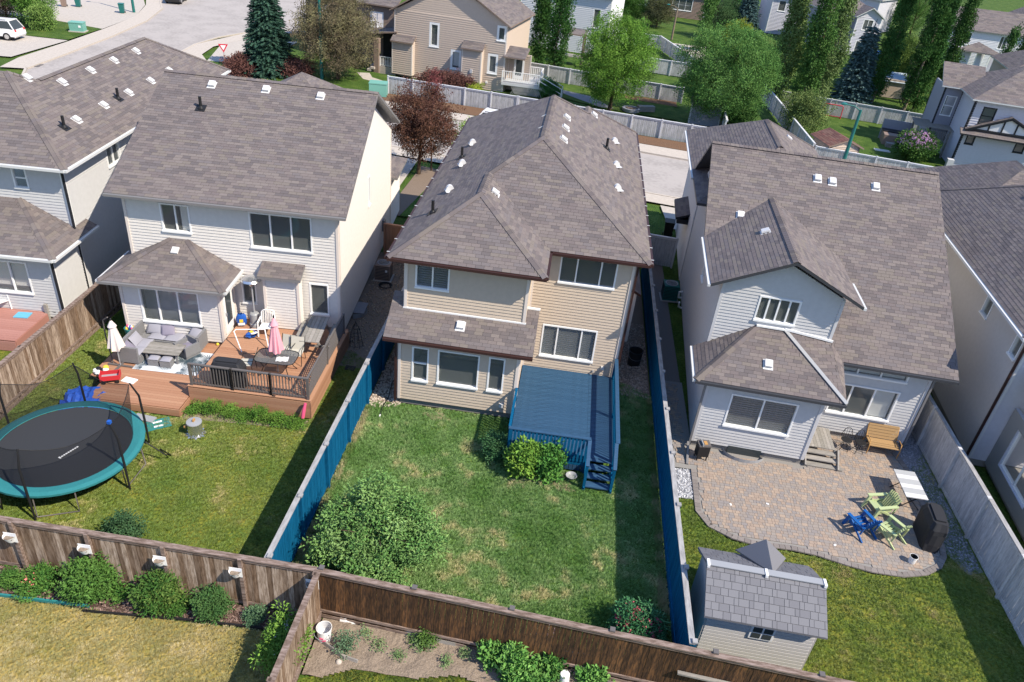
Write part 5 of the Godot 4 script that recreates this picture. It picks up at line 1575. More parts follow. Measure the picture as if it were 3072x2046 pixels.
	for i in 9:
		b = MB.new(); b.lathe([[0, 0], [.045, 0], [.045, .14], [.02, .2], [0, .2]], 8)
		part(t, "bottle", b.mesh(), [M.white_plastic, M.pink_toy, M.blue_plastic, M.yellow_toy][i % 4], Transform3D(Basis(), V(cos(i * .7) * (.05 + .11 * (i % 2)), .38, sin(i * .7) * (.05 + .11 * (i % 2)))))
	# steel pot
	t = thing("stock_pot", "shiny steel pot with lid and foil standing on the lawn", "pot", V(-11.5, 0, -19.05))
	b = MB.new(); b.lathe([[0, .02], [.24, .02], [.24, .5], [.25, .51], [.25, .53], [0, .53]], 24)
	part(t, "body", b.mesh(), M.steel)
	b = MB.new(); b.lathe([[.26, .53], [.25, .56], [.06, .58], [0, .58]], 24)
	part(t, "lid", b.mesh(), M.metal_grey)
	bx(t, "handle", M.yellow_wood, V(0, .62, 0), V(.05, .08, .13)); bx(t, "handle", M.yellow_wood, V(-.27, .38, .1), V(.08, .06, .12))
	b = MB.new()
	for i in 14:
		var a := TAU * i / 14
		b.tri(V(cos(a) * .25, .03, sin(a) * .25), V(cos(a + .2) * .36, .02 + .04 * (i % 2), sin(a + .2) * .36), V(cos(a + .45) * .25, .03, sin(a + .45) * .25))
	part(t, "foil_sheet", b.mesh(), M.steel)
	t = thing("doormat", "green mat with two white footprints on the grass", "mat", V(-12.98, 0, -19.25), 38)
	bx(t, "mat", M.teal_plastic, V(0, .012, 0), V(.85, .018, .55))
	for s in [-.1, .1]: bx(t, "footprint", M.white_plastic, V(.02, .023, s * 1.2), V(.3, .004, .09))
	tag(bx(self, "stepping_slab", M.metal_grey, V(-13.55, .03, -19.45), V(.75, .05, .3), V(0, -6, 0)), "dark grey stepping slab at the foot of the cedar deck", "slab")

func grill_cover(t: Node, w: float, h: float, d: float) -> void:
	var b := MB.new()
	var prof := [[0.0, .0, .04], [.25, .02, .02], [.62, .05, .0], [.78, .06, .0], [1.0, .22, .12]]
	var rings := []
	for p in prof:
		var ring := []
		for i in 32:
			var a := TAU * i / 32
			var cx := signf(cos(a)) * pow(absf(cos(a)), .4); var cz := signf(sin(a)) * pow(absf(sin(a)), .4)
			var k: float = 1.0 + .035 * sin(a * 9.0 + p[0] * 5.0)
			ring.append(V(cx * (w / 2 - p[1] * w * .5) * k, p[0] * h, -cz * (d / 2 - p[2] * d) * k))
		rings.append(ring)
	for i in rings.size() - 1:
		for j in 32: b.quad(rings[i][j], rings[i][(j + 1) % 32], rings[i + 1][(j + 1) % 32], rings[i + 1][j])
	b.fan(rings[-1])
	part(t, "cover", b.mesh(), M.black_cloth)
	bx(t, "lid_hump", M.black_cloth, V(0, h * 1.0, 0), V(w * .6, h * .1, d * .5))
	for s in [-1, 1]: bx(t, "foot", M.metal_black, V(s * w * .38, .03, 0), V(.06, .06, d * .7))

func plastic_chair(called: String, label: String, at: Vector3, turn: float, m: Material) -> void:
	var t := thing(called, label, "chair", at, turn)
	var b := MB.new()
	b.prism([V(-.25, .4, .25), V(.25, .4, .25), V(.23, .38, -.22), V(-.23, .38, -.22)].duplicate(), V(0, -.03, 0))
	part(t, "seat", b.mesh(), m)
	for i in 6: beam(t, "back_slat", m, V(-.19 + i * .076, .4, -.22), V(-.17 + i * .068, .84 + .05 * sin(i / 5.0 * PI), -.36), .012, .05)
	b = MB.new()
	var arch := []
	for i in 9:
		var a := PI * i / 8
		arch.append(V(-cos(a) * .25, .8 + sin(a) * .12, -.36))
	b.tube(arch, .028, 6)
	part(t, "back_frame", b.mesh(), m)
	for s in [-1, 1]:
		beam(t, "back_post", m, V(s * .25, .4, -.22), V(s * .25, .82, -.36), .05, .04)
		beam(t, "armrest", m, V(s * .28, .62, -.3), V(s * .28, .62, .24), .06, .03)
		beam(t, "leg", m, V(s * .28, 0, .27), V(s * .28, .62, .22), .045, .045); beam(t, "leg", m, V(s * .27, 0, -.36), V(s * .25, .42, -.22), .045, .045)

func adirondack(label: String, at: Vector3, turn: float, m: Material) -> void:   # faces +z before turning
	var t := thing("adirondack_chair", label, "chair", at, turn, "plastic armchairs on the patio")
	for i in 5:
		var k := i / 4.0
		bx(t, "seat_slat", m, V(0, .34 - k * .12, .28 - i * .105), V(.48, .022, .092), V(13, 0, 0))
	for i in 7:
		var x := -.24 + i * .08
		beam(t, "back_slat", m, V(x * .85, .24, -.16), V(x * 1.1, .86 - absf(x) * .35, -.42), .018, .072)
	bx(t, "back_brace", m, V(0, .62, -.345), V(.56, .05, .02), V(-22, 0, 0))
	for s in [-1, 1]:
		beam(t, "armrest", m, V(s * .33, .52, .36), V(s * .31, .53, -.36), .12, .035)
		beam(t, "leg", m, V(s * .31, 0, .4), V(s * .31, .51, .27), .07, .1)
		bx(t, "side_panel", m, V(s * .26, .29, .02), V(.03, .13, .5), V(13, 0, 0))
		beam(t, "leg", m, V(s * .3, 0, -.5), V(s * .27, .36, .22), .04, .07)
		beam(t, "back_post", m, V(s * .29, .2, -.3), V(s * .3, .55, -.36), .04, .05)

func bag(label: String, at: Vector3, w: float, h: float, turn: float, lying: bool) -> void:
	var t := thing("soil_bag", label, "bag", at, turn, "soil bags on the deck")
	var b := MB.new()
	for i in 10:
		for j in 20:
			var pt := func(u: float, v: float) -> Vector3:
				var a := TAU * v
				var r := pow(maxf(0, sin(PI * clampf(u * .9 + .05, 0, 1))), .35)
				var p := V(cos(a) * w * .5 * r, u * h, sin(a) * w * .3 * r) * (1.0 + .05 * sin(a * 5 + u * 9))
				return V(p.x, w * .18 + p.z * .7, p.y - h / 2) if lying else p
			b.quad(pt.call(i / 10.0, j / 20.0), pt.call(i / 10.0, (j + 1) / 20.0), pt.call((i + 1) / 10.0, (j + 1) / 20.0), pt.call((i + 1) / 10.0, j / 20.0))
	part(t, "sack", b.mesh(), M.blue_plastic)
	var lp := V(0, w * .4, 0) if lying else V(0, h * .5, w * .285)
	bx(t, "print_patch", M.yellow_toy, lp, V(.14, .02 if lying else .14, .14 if lying else .02)); bx(t, "print_stripe", M.white_plastic, lp + (V(0, .002, .17) if lying else V(0, -.15, .0)), V(.26, .02 if lying else .1, .1 if lying else .02))

func ball(label: String, at: Vector3, r: float, m: Material) -> void:
	var b := MB.new()
	var prof := []
	for i in 9: prof.append([sin(PI * i / 8) * r, -cos(PI * i / 8) * r])
	b.lathe(prof, 14)
	tag(part(self, "ball", b.mesh(), m, Transform3D(Basis(), at)), label, "ball")

func patio_things() -> void:
	var y := .055
	var t := thing("folding_table", "white slatted folding table with crossed black legs on the paved patio", "table", V(13.34, y, -21.05), -1)
	for i in 6: bx(t, "top_slat", M.white_slat if i % 2 else M.slat_grey, V(0, .66, -.6 + i * .24), V(.74, .03, .23))
	for z in [-.5, .5]:
		beam(t, "leg", M.metal_black, V(-.34, 0, z), V(.3, .64, z), .025, .025); beam(t, "leg", M.metal_black, V(.34, 0, z + .03), V(-.3, .64, z + .03), .025, .025)
	adirondack("pale green plastic armchair nearest the folding table", V(12.15, y, -20.1), -75, M.green_plastic)
	adirondack("bright blue plastic armchair on the paved patio", V(11.2, y, -19.05), -155, M.blue_chair)
	adirondack("pale green plastic armchair between the blue chair and the covered grill", V(12.1, y, -18.95), -145, M.green_plastic)
	t = thing("covered_grill", "grill under a dark grey cover at the patio edge by the white fence", "grill", V(13.4, y, -19.15), -96)
	grill_cover(t, 1.3, 1.12, .62)
	t = thing("paint_bucket", "white paint bucket with dark stain on the patio", "bucket", V(12.55, y, -17.95))
	bucket(t, .12, .26, M.white_plastic, M.metal_black)
	t = thing("smoker", "small black smoker grill beside the patio and house corner", "grill", V(6.2, y, -21.65), 10)
	bx(t, "body", M.metal_black, V(0, .42, 0), V(.42, .46, .34)); bx(t, "lid", M.metal_brown, V(0, .68, 0), V(.44, .06, .36)); bx(t, "tray", M.yellow_wood, V(.05, .715, 0), V(.12, .02, .2)); bx(t, "handle", M.metal_grey, V(-.1, .75, .05), V(.04, .1, .3))
	for p in [[-.17, -.13], [.17, -.13], [.17, .13], [-.17, .13]]: bx(t, "leg", M.metal_black, V(p[0], .1, p[1]), V(.035, .2, .035))
	# slatted bench
	t = thing("garden_bench", "tan slatted garden bench with curved metal sides under the big window", "bench", V(13.28, y, -23.7), -3)
	for i in 5: bx(t, "seat_slat", M.bench_wood, V(0, .42 - .01 * absf(i - 2), .32 - i * .11), V(1.1, .025, .1))
	for i in 5: bx(t, "back_slat", M.bench_wood, V(0, .48 + i * .105, -.2 - i * .045), V(1.1, .1, .022), V(-22, 0, 0))
	for s in [-1, 1]:
		var b := MB.new()
		b.tube([V(s * .56, 0, .36), V(s * .57, .35, .38), V(s * .57, .6, .3), V(s * .57, .58, 0), V(s * .56, .45, -.18), V(s * .56, .95, -.42)], .02, 6); b.tube([V(s * .56, .45, -.18), V(s * .56, 0, -.4)], .02, 6)
		part(t, "side_frame", b.mesh(), M.yellow_wood)
	# wire bistro chairs
	for i in 2:
		t = thing("bistro_chair", ["black wire bistro chair beside the wooden steps", "black wire bistro chair beside the tan garden bench"][i], "chair", V(11.85 + i * .52, y, -23.45 + i * .05), 170 + i * 15, "wire bistro chairs")
		var b := MB.new()
		b.lathe([[0, .44], [.2, .44], [.21, .45], [.2, .46], [0, .46]], 18)
		part(t, "seat", b.mesh(), M.metal_black)
		b = MB.new()
		var arch := []
		for k in 11:
			var a := PI * k / 10
			arch.append(V(-cos(a) * .19, .46 + sin(a) * .42, .17 + sin(a) * .06))
		b.tube(arch, .012, 6)
		for k in 4: b.tube([V(-.12 + k * .08, .46, .18), V(-.12 + k * .08, .8, .23)], .007, 5)
		part(t, "back", b.mesh(), M.metal_black)
		for k in 4:
			var a := TAU * (k + .5) / 4
			b = MB.new(); b.tube([V(cos(a) * .14, .45, sin(a) * .14), V(cos(a) * .1, .25, sin(a) * .1), V(cos(a) * .22, 0, sin(a) * .22)], .011, 6)
			part(t, "leg", b.mesh(), M.metal_black)
	# steps and landing
	t = thing("back_steps", "weathered grey wooden steps and landing at the pale grey back room", "steps", V(10.05, .03, -22.4), -3)
	for i in 9: bx(t, "landing_board", M["grey_wood%d" % (i % 5)], V(.08 + i * .125, .5, -.95), V(.118, .032, 1.3))
	for i in 3: bx(t, "step", M["grey_wood%d" % (i + 1)], V(.62 + i * .06, .36 - i * .15, -.22 + i * .2), V(1.1 + i * .12, .04, .24))
	for s in [.06, 1.24]: beam(t, "stringer", M.grey_wood2, V(s, .46, -.35), V(s, .04, .3), .05, .2)
	for p in [[.05, -1.5], [1.15, -1.5], [.05, -.35], [1.15, -.35]]: bx(t, "support_post", M.grey_wood3, V(p[0], .24, p[1]), V(.09, .48, .09))
	shed()
	for p in [[8.3, -19.7], [7.0, -19.4], [10.2, -18.2]]: tag(bx(self, "paper_scrap", M.white_plastic, V(p[0], .06, p[1]), V(.09, .012, .06), V(0, p[0] * 40, 0)), "white scrap of litter lying on the patio pavers", "litter", "scraps on the patio")

func bucket(t: Node, r: float, h: float, m: Material, inner: Material) -> void:
	var b := MB.new()
	b.lathe([[0, .005], [r * .88, .005], [r, h], [r * 1.07, h], [r * 1.07, h - .03], [r * 1.0, h - .03]], 20)
	part(t, "shell", b.mesh(), m)
	b = MB.new(); b.lathe([[r * .97, h - .005], [r * .85, h * .45], [0, h * .45]], 20)
	part(t, "inside", b.mesh(), inner)
	b = MB.new()
	var arch := []
	for i in 9:
		var a := PI * i / 8
		arch.append(V(cos(a) * r * 1.1, h - .04 - sin(a) * r * .9, sin(a) * r * .3 + r * .95))
	b.tube(arch, .006, 5)
	part(t, "handle", b.mesh(), M.metal_grey)

func shed() -> void:
	var t := thing("garden_shed", "grey plastic garden shed with slate-look roof and small window", "shed", V(5.15, 0, -13.35), -2)
	var w := 2.88; var d := 1.95; var e := 1.78
	var m: Material = M.shed_wall
	# vertical panels
	for i in 12: bx(t, "wall_panel", m, V(.12 + i * .24, e / 2, -.02), V(.235, e, .04))
	for i in 12: bx(t, "wall_panel", m, V(.12 + i * .24, e / 2, -d + .02), V(.235, e, .04))
	for x in [.02, w - .02]:
		for i in 8: bx(t, "wall_panel", m, V(x, e / 2, -.12 - i * .24), V(.04, e, .234))
		var b := MB.new()
		b.prism([V(x + .02, e, 0), V(x + .02, e, -d), V(x + .02, 2.4, -d * .5)], V(-.04, 0, 0))
		part(t, "gable_panel", b.mesh(), m)
	# wide siding lines on the front
	for i in 14: bx(t, "siding_rib", M.shed_light, V(w / 2, .12 + i * .125, .006), V(w - .1, .1, .016))
	bx(t, "window", M.frame_white, V(1.5, 1.3, .03), V(.62, .5, .04))
	for p in [[-.14, .11], [.14, .11], [-.14, -.11], [.14, -.11]]: bx(t, "pane", M.glass_tint_dark_inside, V(1.5 + p[0], 1.3 + p[1], .045), V(.23, .18, .03))
	# roof: slate-look tabs on two slopes
	var ry := 2.44; var rz := -d * .5
	var b := MB.new()
	b.prism(up_facing([V(-.12, e - .02, .22), V(w + .12, e - .02, .22), V(w + .12, ry, rz), V(-.12, ry, rz)]), V(0, -.05, 0)); b.prism(up_facing([V(-.12, e - .02, -d - .2), V(w + .12, e - .02, -d - .2), V(w + .12, ry, rz), V(-.12, ry, rz)]), V(0, -.05, 0))
	var rf := part(t, "roof", b.mesh(), M.shed_dark)
	for sd in 2:
		var z0 := .22 if sd == 0 else -d - .2
		var a := V(-.12, e - .02, z0); var top := V(-.12, ry, rz)
		var wv := top - a
		var l := wv.length()
		wv /= l
		var u := V(1, 0, 0)
		var n := u.cross(wv).normalized() if sd == 0 else wv.cross(u).normalized()
		var rows := 7
		for r in rows:
			var x := 0.0
			while x < w + .23:
				var tw: float = minf([.2, .12, .27, .16][(int(x * 10) + r * 3) % 4], w + .24 - x)
				if tw < .03: break
				var q := a + u * (x + tw / 2) + wv * ((r + .5) * l / rows) + n * (.012 + .004 * ((r + int(x * 10)) % 2))
				part(rf, "slate_tab", unit_box, M.shed_slate if (r + int(x * 7)) % 3 else M.shed_slate2, Transform3D(Basis(u * (tw - .01), n * .018, wv.cross(-u).normalized() * 0 + (u.cross(n)).normalized() * (l / rows - .012)), q))
				x += tw
	bx(t, "ridge_cap", M.metal_grey, V(w / 2, ry + .025, rz), V(w + .2, .03, .2))
	for x in [-.08, 1.44, w + .08]: bx(t, "ridge_clip", M.white_plastic, V(x, ry + .02, rz + .03), V(.07, .09, .24))
	# dormer over the door on the far slope
	b = MB.new()
	var dc := 1.62
	b.prism(up_facing([V(dc, ry + .03, -d - .25), V(dc, ry + .02, rz), V(dc - .7, e + .1, -d - .25)]), V(0, -.04, 0)); b.prism(up_facing([V(dc, ry + .03, -d - .25), V(dc, ry + .02, rz), V(dc + .7, e + .1, -d - .25)]), V(0, -.04, 0))
	part(t, "dormer", b.mesh(), M.shed_slate)

func side_yard_things() -> void:
	# rain barrel, air conditioners, bins and garden odds and ends
	var t := thing("rain_barrel", "black plastic tub standing on pebbles beside the beige house", "barrel", V(3.95, 0, -27.5))
	bucket(t, .3, .7, M.metal_black, M.metal_black)
	for d in [[V(5.93, .02, -34.2), "dark green air conditioner with round grille against shaded grey wall", "lamp_green"], [V(-8.3, .02, -32.2), "beige air conditioner beside the cream house wall", "siding_brown"]]:
		t = thing("air_conditioner", d[1], "air conditioner", d[0], 2)
		var b := MB.new()
		var prof := []
		b.box(V(0, .42, 0), V(.74, .8, .74))
		part(t, "body", b.mesh(), M[d[2]])
		for i in 9:
			bx(t, "louvre", M.metal_black, V(0, .12 + i * .08, .372), V(.66, .025, .012)); bx(t, "louvre", M.metal_black, V(-.372, .12 + i * .08, 0), V(.012, .025, .66))
		b = MB.new(); b.lathe([[.3, .83], [.32, .85], [.29, .86], [.27, .83]], 24)
		for i in 5: b.lathe([[.05 + i * .05, .845], [.062 + i * .05, .855], [.074 + i * .05, .845]], 20)
		part(t, "fan_grille", b.mesh(), M.metal_grey)
		b = MB.new(); b.lathe([[0, .83], [.28, .832]], 20)
		part(t, "fan_well", b.mesh(), M.metal_black)
		bx(t, "base_pad", M.concrete, V(0, .0, 0), V(.9, .05, .9))
	bx(t, "paper_label", M.white_plastic, V(.2, .55, .38), V(.1, .12, .01))
	t = thing("hose_reel", "coiled black garden hose beside the beige air conditioner", "hose", V(-8.0, .02, -31.35))
	var b := MB.new()
	for k in 3:
		var ring := []
		for i in 25: ring.append(V(cos(TAU * i / 24) * (.24 + k * .035), .03 + k * .02, sin(TAU * i / 24) * (.24 + k * .035)))
		b.tube(ring, .018, 6, false)
	part(t, "coil", b.mesh(), M.metal_black)
	t = thing("garden_obelisk", "black wire plant obelisk on gravel beside the blue fence", "trellis", V(-7.85, 0, -25.9))
	b = MB.new()
	for i in 8:
		var a := TAU * i / 8
		b.tube([V(cos(a) * .3, 0, sin(a) * .3), V(cos(a) * .2, .7, sin(a) * .2), V(0, 1.2, 0)], .008, 5)
	for k in 5: 
		var ring := []
		for i in 17: ring.append(V(cos(TAU * i / 16) * (.3 - k * .04), .1 + k * .2, sin(TAU * i / 16) * (.3 - k * .04)))
		b.tube(ring, .006, 5, false)
	part(t, "wire_frame", b.mesh(), M.metal_black)
	t = thing("window_well", "corrugated grey window well at the cream house wall", "window well", V(-8.65, 0, -28.6), 4)
	b = MB.new()
	for i in 12:
		var a0 := -PI / 2 + PI * i / 12; var a1 := a0 + PI / 12
		b.quad(V(cos(a0) * .5, 0, sin(a0) * .6), V(cos(a1) * .5, 0, sin(a1) * .6), V(cos(a1) * .5, .25, sin(a1) * .6), V(cos(a0) * .5, .25, sin(a0) * .6))
	part(t, "shell", b.mesh(), M.metal_grey)
	bx(t, "cover", M.gravel_grey, V(.22, .255, 0), V(.5, .02, 1.0))
	t = thing("waste_bin", "black wheeled bin behind the pale grey gate", "bin", V(6.4, 0, -42.2), -5)
	wheelie(t, M.metal_black, M.metal_black)
	t = thing("fire_pit", "black kettle with red inside beside the red deck", "fire pit", V(-20.05, 0, -24.75))
	b = MB.new(); b.lathe([[0, .25], [.15, .28], [.27, .42], [.3, .55], [.28, .55]], 18)
	part(t, "bowl", b.mesh(), M.metal_black)
	b = MB.new(); b.lathe([[.28, .54], [.24, .44], [0, .4]], 18)
	part(t, "inside", b.mesh(), M.red_toy)
	for i in 3: beam(t, "leg", M.metal_black, V(cos(i * 2.1) * .16, .3, sin(i * 2.1) * .16), V(cos(i * 2.1) * .26, 0, sin(i * 2.1) * .26), .02, .02)
	plastic_chair("garden_chair", "white plastic chair at the back of the red deck", V(-22.1, .5, -24.2), 60, M.white_plastic)
	tag(bx(self, "seat_pad", M.sky_plastic, V(-21.0, .52, -23.95), V(.55, .035, .42), V(0, 8, 0)), "light blue square pad lying on the red deck", "pad")
	t = thing("cooler", "white cooler box with blue lid beyond the white fence", "cooler", V(16.2, 0, -16.6), 20)
	bx(t, "box", M.white_plastic, V(0, .2, 0), V(.7, .4, .42)); bx(t, "lid", M.blue_plastic, V(0, .43, 0), V(.72, .06, .44))

func wheelie(t: Node, m: Material, lid: Material) -> void:
	var b := MB.new()
	var lo := [V(-.22, .06, .24), V(.22, .06, .24), V(.22, .06, -.24), V(-.22, .06, -.24)]
	var hi := [V(-.28, .98, .33), V(.28, .98, .33), V(.28, .98, -.33), V(-.28, .98, -.33)]
	for i in 4: b.quad(lo[i], lo[(i + 1) % 4], hi[(i + 1) % 4], hi[i])
	b.fan(hi)
	part(t, "body", b.mesh(), m)
	bx(t, "lid", lid, V(0, 1.01, .0), V(.6, .06, .72)); bx(t, "handle", m, V(0, .95, -.38), V(.5, .04, .05))
	for s in [-1, 1]:
		b = MB.new(); b.tube([V(s * .25, .1, -.24), V(s * .3, .1, -.24)], .1, 12)
		part(t, "wheel", b.mesh(), M.metal_black)

func garden_things() -> void:
	# wall planters on the brown fence
	for i in 5:
		var x := -13.2 + i * 2.03
		var t := thing("wall_planter", ["white half-round wall planter on the fence post above the rose bush", "white half-round wall planter above the large feathery shrub", "white half-round wall planter beside the round leafy shrub", "white half-round wall planter above the small grey-green mound plant", "white half-round wall planter on the post where the blue fence ends"][i], "planter", V(x, 1.32, -12.56), 0, "white wall planters")
		var b := MB.new()
		for k in 10:
			var a0 := PI * k / 10; var a1 := PI * (k + 1) / 10
			b.quad(V(cos(a0) * .09, -.06, sin(a0) * .09), V(cos(a0) * .17, .16, sin(a0) * .19), V(cos(a1) * .17, .16, sin(a1) * .19), V(cos(a1) * .09, -.06, sin(a1) * .09))
		part(t, "bowl", b.mesh(), M.white_plastic)
		bx(t, "back_plate", M.white_plastic, V(0, .07, .005), V(.34, .32, .012)); bx(t, "soil_fill", M.soil, V(0, .1, .07), V(.24, .02, .11))
	# the bed along the brown fence
	var g1 := Color(.05, .14, .03); var g2 := Color(.12, .24, .05)
	shrub("shrub", "large feathery green shrub in the mulch bed", -11.05, -12.25, 1.0, .42, Color(.06, .15, .03), Color(.11, .22, .05), 120, "tiny", 1.5, null, "shrubs in the mulch bed")
	shrub("shrub", "round leafy green shrub with reddish tips in the mulch bed", -9.2, -12.28, .95, .3, g1, Color(.14, .2, .05), 90, "near", .9, null, "shrubs in the mulch bed")
	shrub("shrub", "loose dark green shrub near the mulch bed's end", -7.75, -12.32, .65, .25, Color(.05, .13, .04), Color(.1, .19, .06), 60, "near", .75, null, "shrubs in the mulch bed")
	shrub("rose_bush", "low rose bush with pink and orange blooms in the mulch bed", -12.5, -12.2, .45, .25, g1, g2, 40, "tiny", 1.3, Color(.85, .25, .25), "", 12)
	shrub("plant", "grey-green dome-shaped mound plant at the end of the mulch bed", -6.62, -12.32, .2, .13, Color(.1, .2, .1), Color(.16, .27, .15), 40, "tiny", .8)
	shrub("plant", "small leafy plant between the two taller bed shrubs", -8.65, -12.2, .3, .13, g1, g2, 20, "near", .6)
	shrub("plant", "tiny green seedling beside the rose bush", -13.25, -12.2, .3, .22, g1, g2, 16, "tiny", 1.0)
	shrub("plant", "small weed beside the feathery shrub's edge", -10.35, -12.35, .25, .16, g1, g2, 10, "tiny", 1.0)
	for e in [[Vector2(-14.5, -11.72), Vector2(-12.1, -11.8), M.teal_plastic, .1], [Vector2(-12.1, -11.8), Vector2(-10.9, -11.85), M.teal_plastic, .1], [Vector2(-11.0, -11.7), Vector2(-9.7, -11.8), M.metal_black, .06], [Vector2(-9.7, -11.8), Vector2(-8.2, -11.93), M.metal_black, .06], [Vector2(-8.2, -11.93), Vector2(-6.3, -12.02), M.metal_black, .06]]:
		var w := wall_basis(e[0], e[1])
		var l: float = (e[0] as Vector2).distance_to(e[1])
		var o := bx(self, "bed_edging", e[2], Vector3.ZERO, Vector3.ONE)
		o.transform = w * Transform3D(Basis.from_scale(V(l, e[3], .05)), V(l / 2, (e[3] as float) / 2, 0))
		tag(o, "blue-green plastic edging at the rose end of the mulch bed" if e[2] == M.teal_plastic else "black plastic edging strip along the dry lawn", "edging", "bed edging pieces")
	shrub("shrub", "bright green shrub with white flowers against the brown corner fence", -5.4, -11.25, 1.25, .25, Color(.11, .24, .04), Color(.2, .34, .06), 80, "near", .9, Color(.7, .72, .68), "", 10, .5)
	shrub("shrub", "dark bushy shrub on the lawn behind the planter fence", -11.2, -14.1, .95, .3, Color(.04, .1, .045), Color(.08, .16, .07), 36, "near", .8)
	# main lawn
	var t := thing("apple_tree", "bushy young apple tree with pale green leaves on the lawn corner", "tree", V(-3.9, 0, -14.7))
	trunk(t, M.bark, 1.7, .06, 9, 1.1)
	var it := []
	for c in [[-.75, 1.2, .1, .62], [.15, 1.65, -.35, .7], [.95, 1.2, .2, .6], [-.1, 1.0, .75, .6], [-.45, 2.0, -.3, .45], [.8, 1.65, -.6, .5], [-1.3, .9, .4, .34], [.45, .7, .9, .45], [1.45, 1.2, -.2, .3], [-.2, 2.3, -.6, .25], [-1.1, 1.6, -.2, .3]]:
		crown_round(it, V(c[0], c[1], c[2]), V(c[3], c[3] * .75, c[3]), 24, 4, 1.05, Color(.1, .23, .06), Color(.24, .38, .13), .5, .2)
	scatter_of(t, "crown", "near", M.leaf, it)
	shrub("shrub", "light green broad-leaved shrub at the front of the blue deck", -.15, -19.5, 1.25, .4, Color(.1, .24, .04), Color(.22, .36, .06), 90, "big", .9, null, "shrubs by the blue deck")
	shrub("shrub", "green broad-leaved shrub between its yellower neighbour and the deck steps", .72, -19.55, 1.2, .36, Color(.06, .19, .04), Color(.13, .29, .06), 80, "big", .9, null, "shrubs by the blue deck")
	shrub("shrub", "small dark shrub at the blue deck's shaded side", -1.15, -20.2, .8, .3, Color(.04, .12, .05), Color(.09, .19, .08), 45, "near", .8, null, "shrubs by the blue deck")
	shrub("flowering_shrub", "dark green shrub with pink flower spikes in the fence corner", 3.55, -13.55, .9, .6, Color(.04, .15, .06), Color(.09, .22, .1), 100, "near", .9, Color(.6, .16, .2), "", 46)
	shrub("plant", "spindly mauve-flowered weed at the dark fence", 1.15, -13.0, .45, .25, Color(.2, .22, .12), Color(.3, .28, .2), 14, "tiny", .9, Color(.4, .3, .4), "", 14)
	t = thing("bowl", "dark metal bowl on bare soil beside the deck steps", "bowl", V(1.55, 0, -19.62))
	var b := MB.new(); b.lathe([[0, .02], [.12, .03], [.19, .12], [.2, .13], [.17, .12], [.1, .05], [0, .045]], 18)
	part(t, "shell", b.mesh(), M.metal_grey)
	t = thing("garden_hose", "black hose snaking over the pale pebbles to the lawn", "hose", V(-5.75, 0, -22.0))
	b = MB.new(); b.tube([V(.1, .03, .5), V(.05, .03, .1), V(.12, .04, -.6), V(.02, .04, -1.6), V(.2, .04, -2.6), V(.3, .04, -3.6)], .018, 6)
	part(t, "hose", b.mesh(), M.metal_black)
	bx(t, "nozzle", M.white_plastic, V(.1, .04, .55), V(.04, .04, .12))
	# soil garden
	t = thing("plastic_bucket", "white plastic bucket with pink print in the fence corner", "bucket", V(-4.62, .03, -12.0))
	bucket(t, .19, .46, M.white_plastic, M.trim_grey)
	for i in 2: bx(t, "print_patch", M.pink_toy, V(.06 * i - .02, .22 - .08 * i, .175), V(.1, .05, .02))
	var gv := [[-.25, -12.2, .55, .22], [.38, -11.95, .65, .28], [.5, -11.6, .4, .24], [1.35, -12.15, .4, .2], [2.4, -12.0, .42, .2], [.95, -11.55, .3, .18]]
	var gl := ["leafy potato plant nearest the tall shepherd hook", "largest bright leafy potato plant in the soil bed", "leafy potato plant in front of the largest one", "leafy potato plant beside the leaning grey board", "leafy potato plant beside the white upturned tub", "low leafy potato plant at the soil's grass edge"]
	for i in gv.size(): shrub("potato_plant", gl[i], gv[i][0], gv[i][1], gv[i][2], gv[i][3], Color(.09, .24, .05), Color(.2, .38, .1), 24, "big", .85, null, "leafy plants in the soil bed")
	var wl := [[-3.2, -12.0], [-2.6, -11.8], [-2.0, -12.1], [-3.6, -12.35], [-1.4, -11.9], [-.9, -12.2], [-2.3, -12.35], [1.6, -11.75]]
	for i in wl.size(): shrub("seedling", "small green seedling in the bare garden soil", wl[i][0], wl[i][1], .1 + .04 * (i % 3), .05, Color(.12, .22, .08), Color(.22, .32, .14), 2, "tiny", .9, null, "seedlings in the garden soil")
	shrub("plant", "tall thin onion-like plant beside the short planter boards", -3.95, -11.75, .5, .06, Color(.12, .22, .12), Color(.2, .3, .18), 6, "tiny", 1.1)
	shrub("plant", "green weed growing against the dark fence boards", -2.0, -12.48, .35, .16, Color(.08, .18, .04), Color(.15, .25, .06), 20, "near", .7)
	var bl := [[-4.3, .1, -11.68, .85, .14, 28.0, 1, "short tan plank edging the soil near the bucket"], [-3.8, .09, -11.5, .45, .12, 12.0, 2, "stubby plank end beside the round stone"], [-1.72, .1, -12.42, 1.0, .12, 5.0, 3, "pale plank lying along the soil's back edge"], [-2.55, .12, -12.5, .75, .16, 8.0, 4, "whitish plank next to the white plastic sheet"], [1.98, .32, -12.4, .65, .32, -2.0, 2, "grey board leaning on the dark fence behind the plants"], [-1.1, .1, -12.4, .7, .1, 3.0, 0, "grey slat edging the soil below the hook"]]
	for p in bl: tag(bx(self, "plank", M["grey_wood%d" % p[6]], V(p[0], p[1], p[2]), V(p[3], p[4], .04), V(-10, -p[5], 0)), p[7], "plank", "loose garden planks")
	b = MB.new()
	for i in 12:
		var x0 := -4.4 + i * .16; var x1 := x0 + .16
		b.quad(V(x0, .03, -12.58 + .03 * sin(i)), V(x1, .03, -12.58 + .03 * sin(i + 1.0)), V(x1, .2 + .03 * sin(i * 2.0 + 2), -12.63), V(x0, .2 + .03 * sin(i * 2.0), -12.63))
	tag(part(self, "plastic_sheet", b.mesh(), M.white_plastic), "white plastic sheet edging the soil under the dark fence", "sheet")
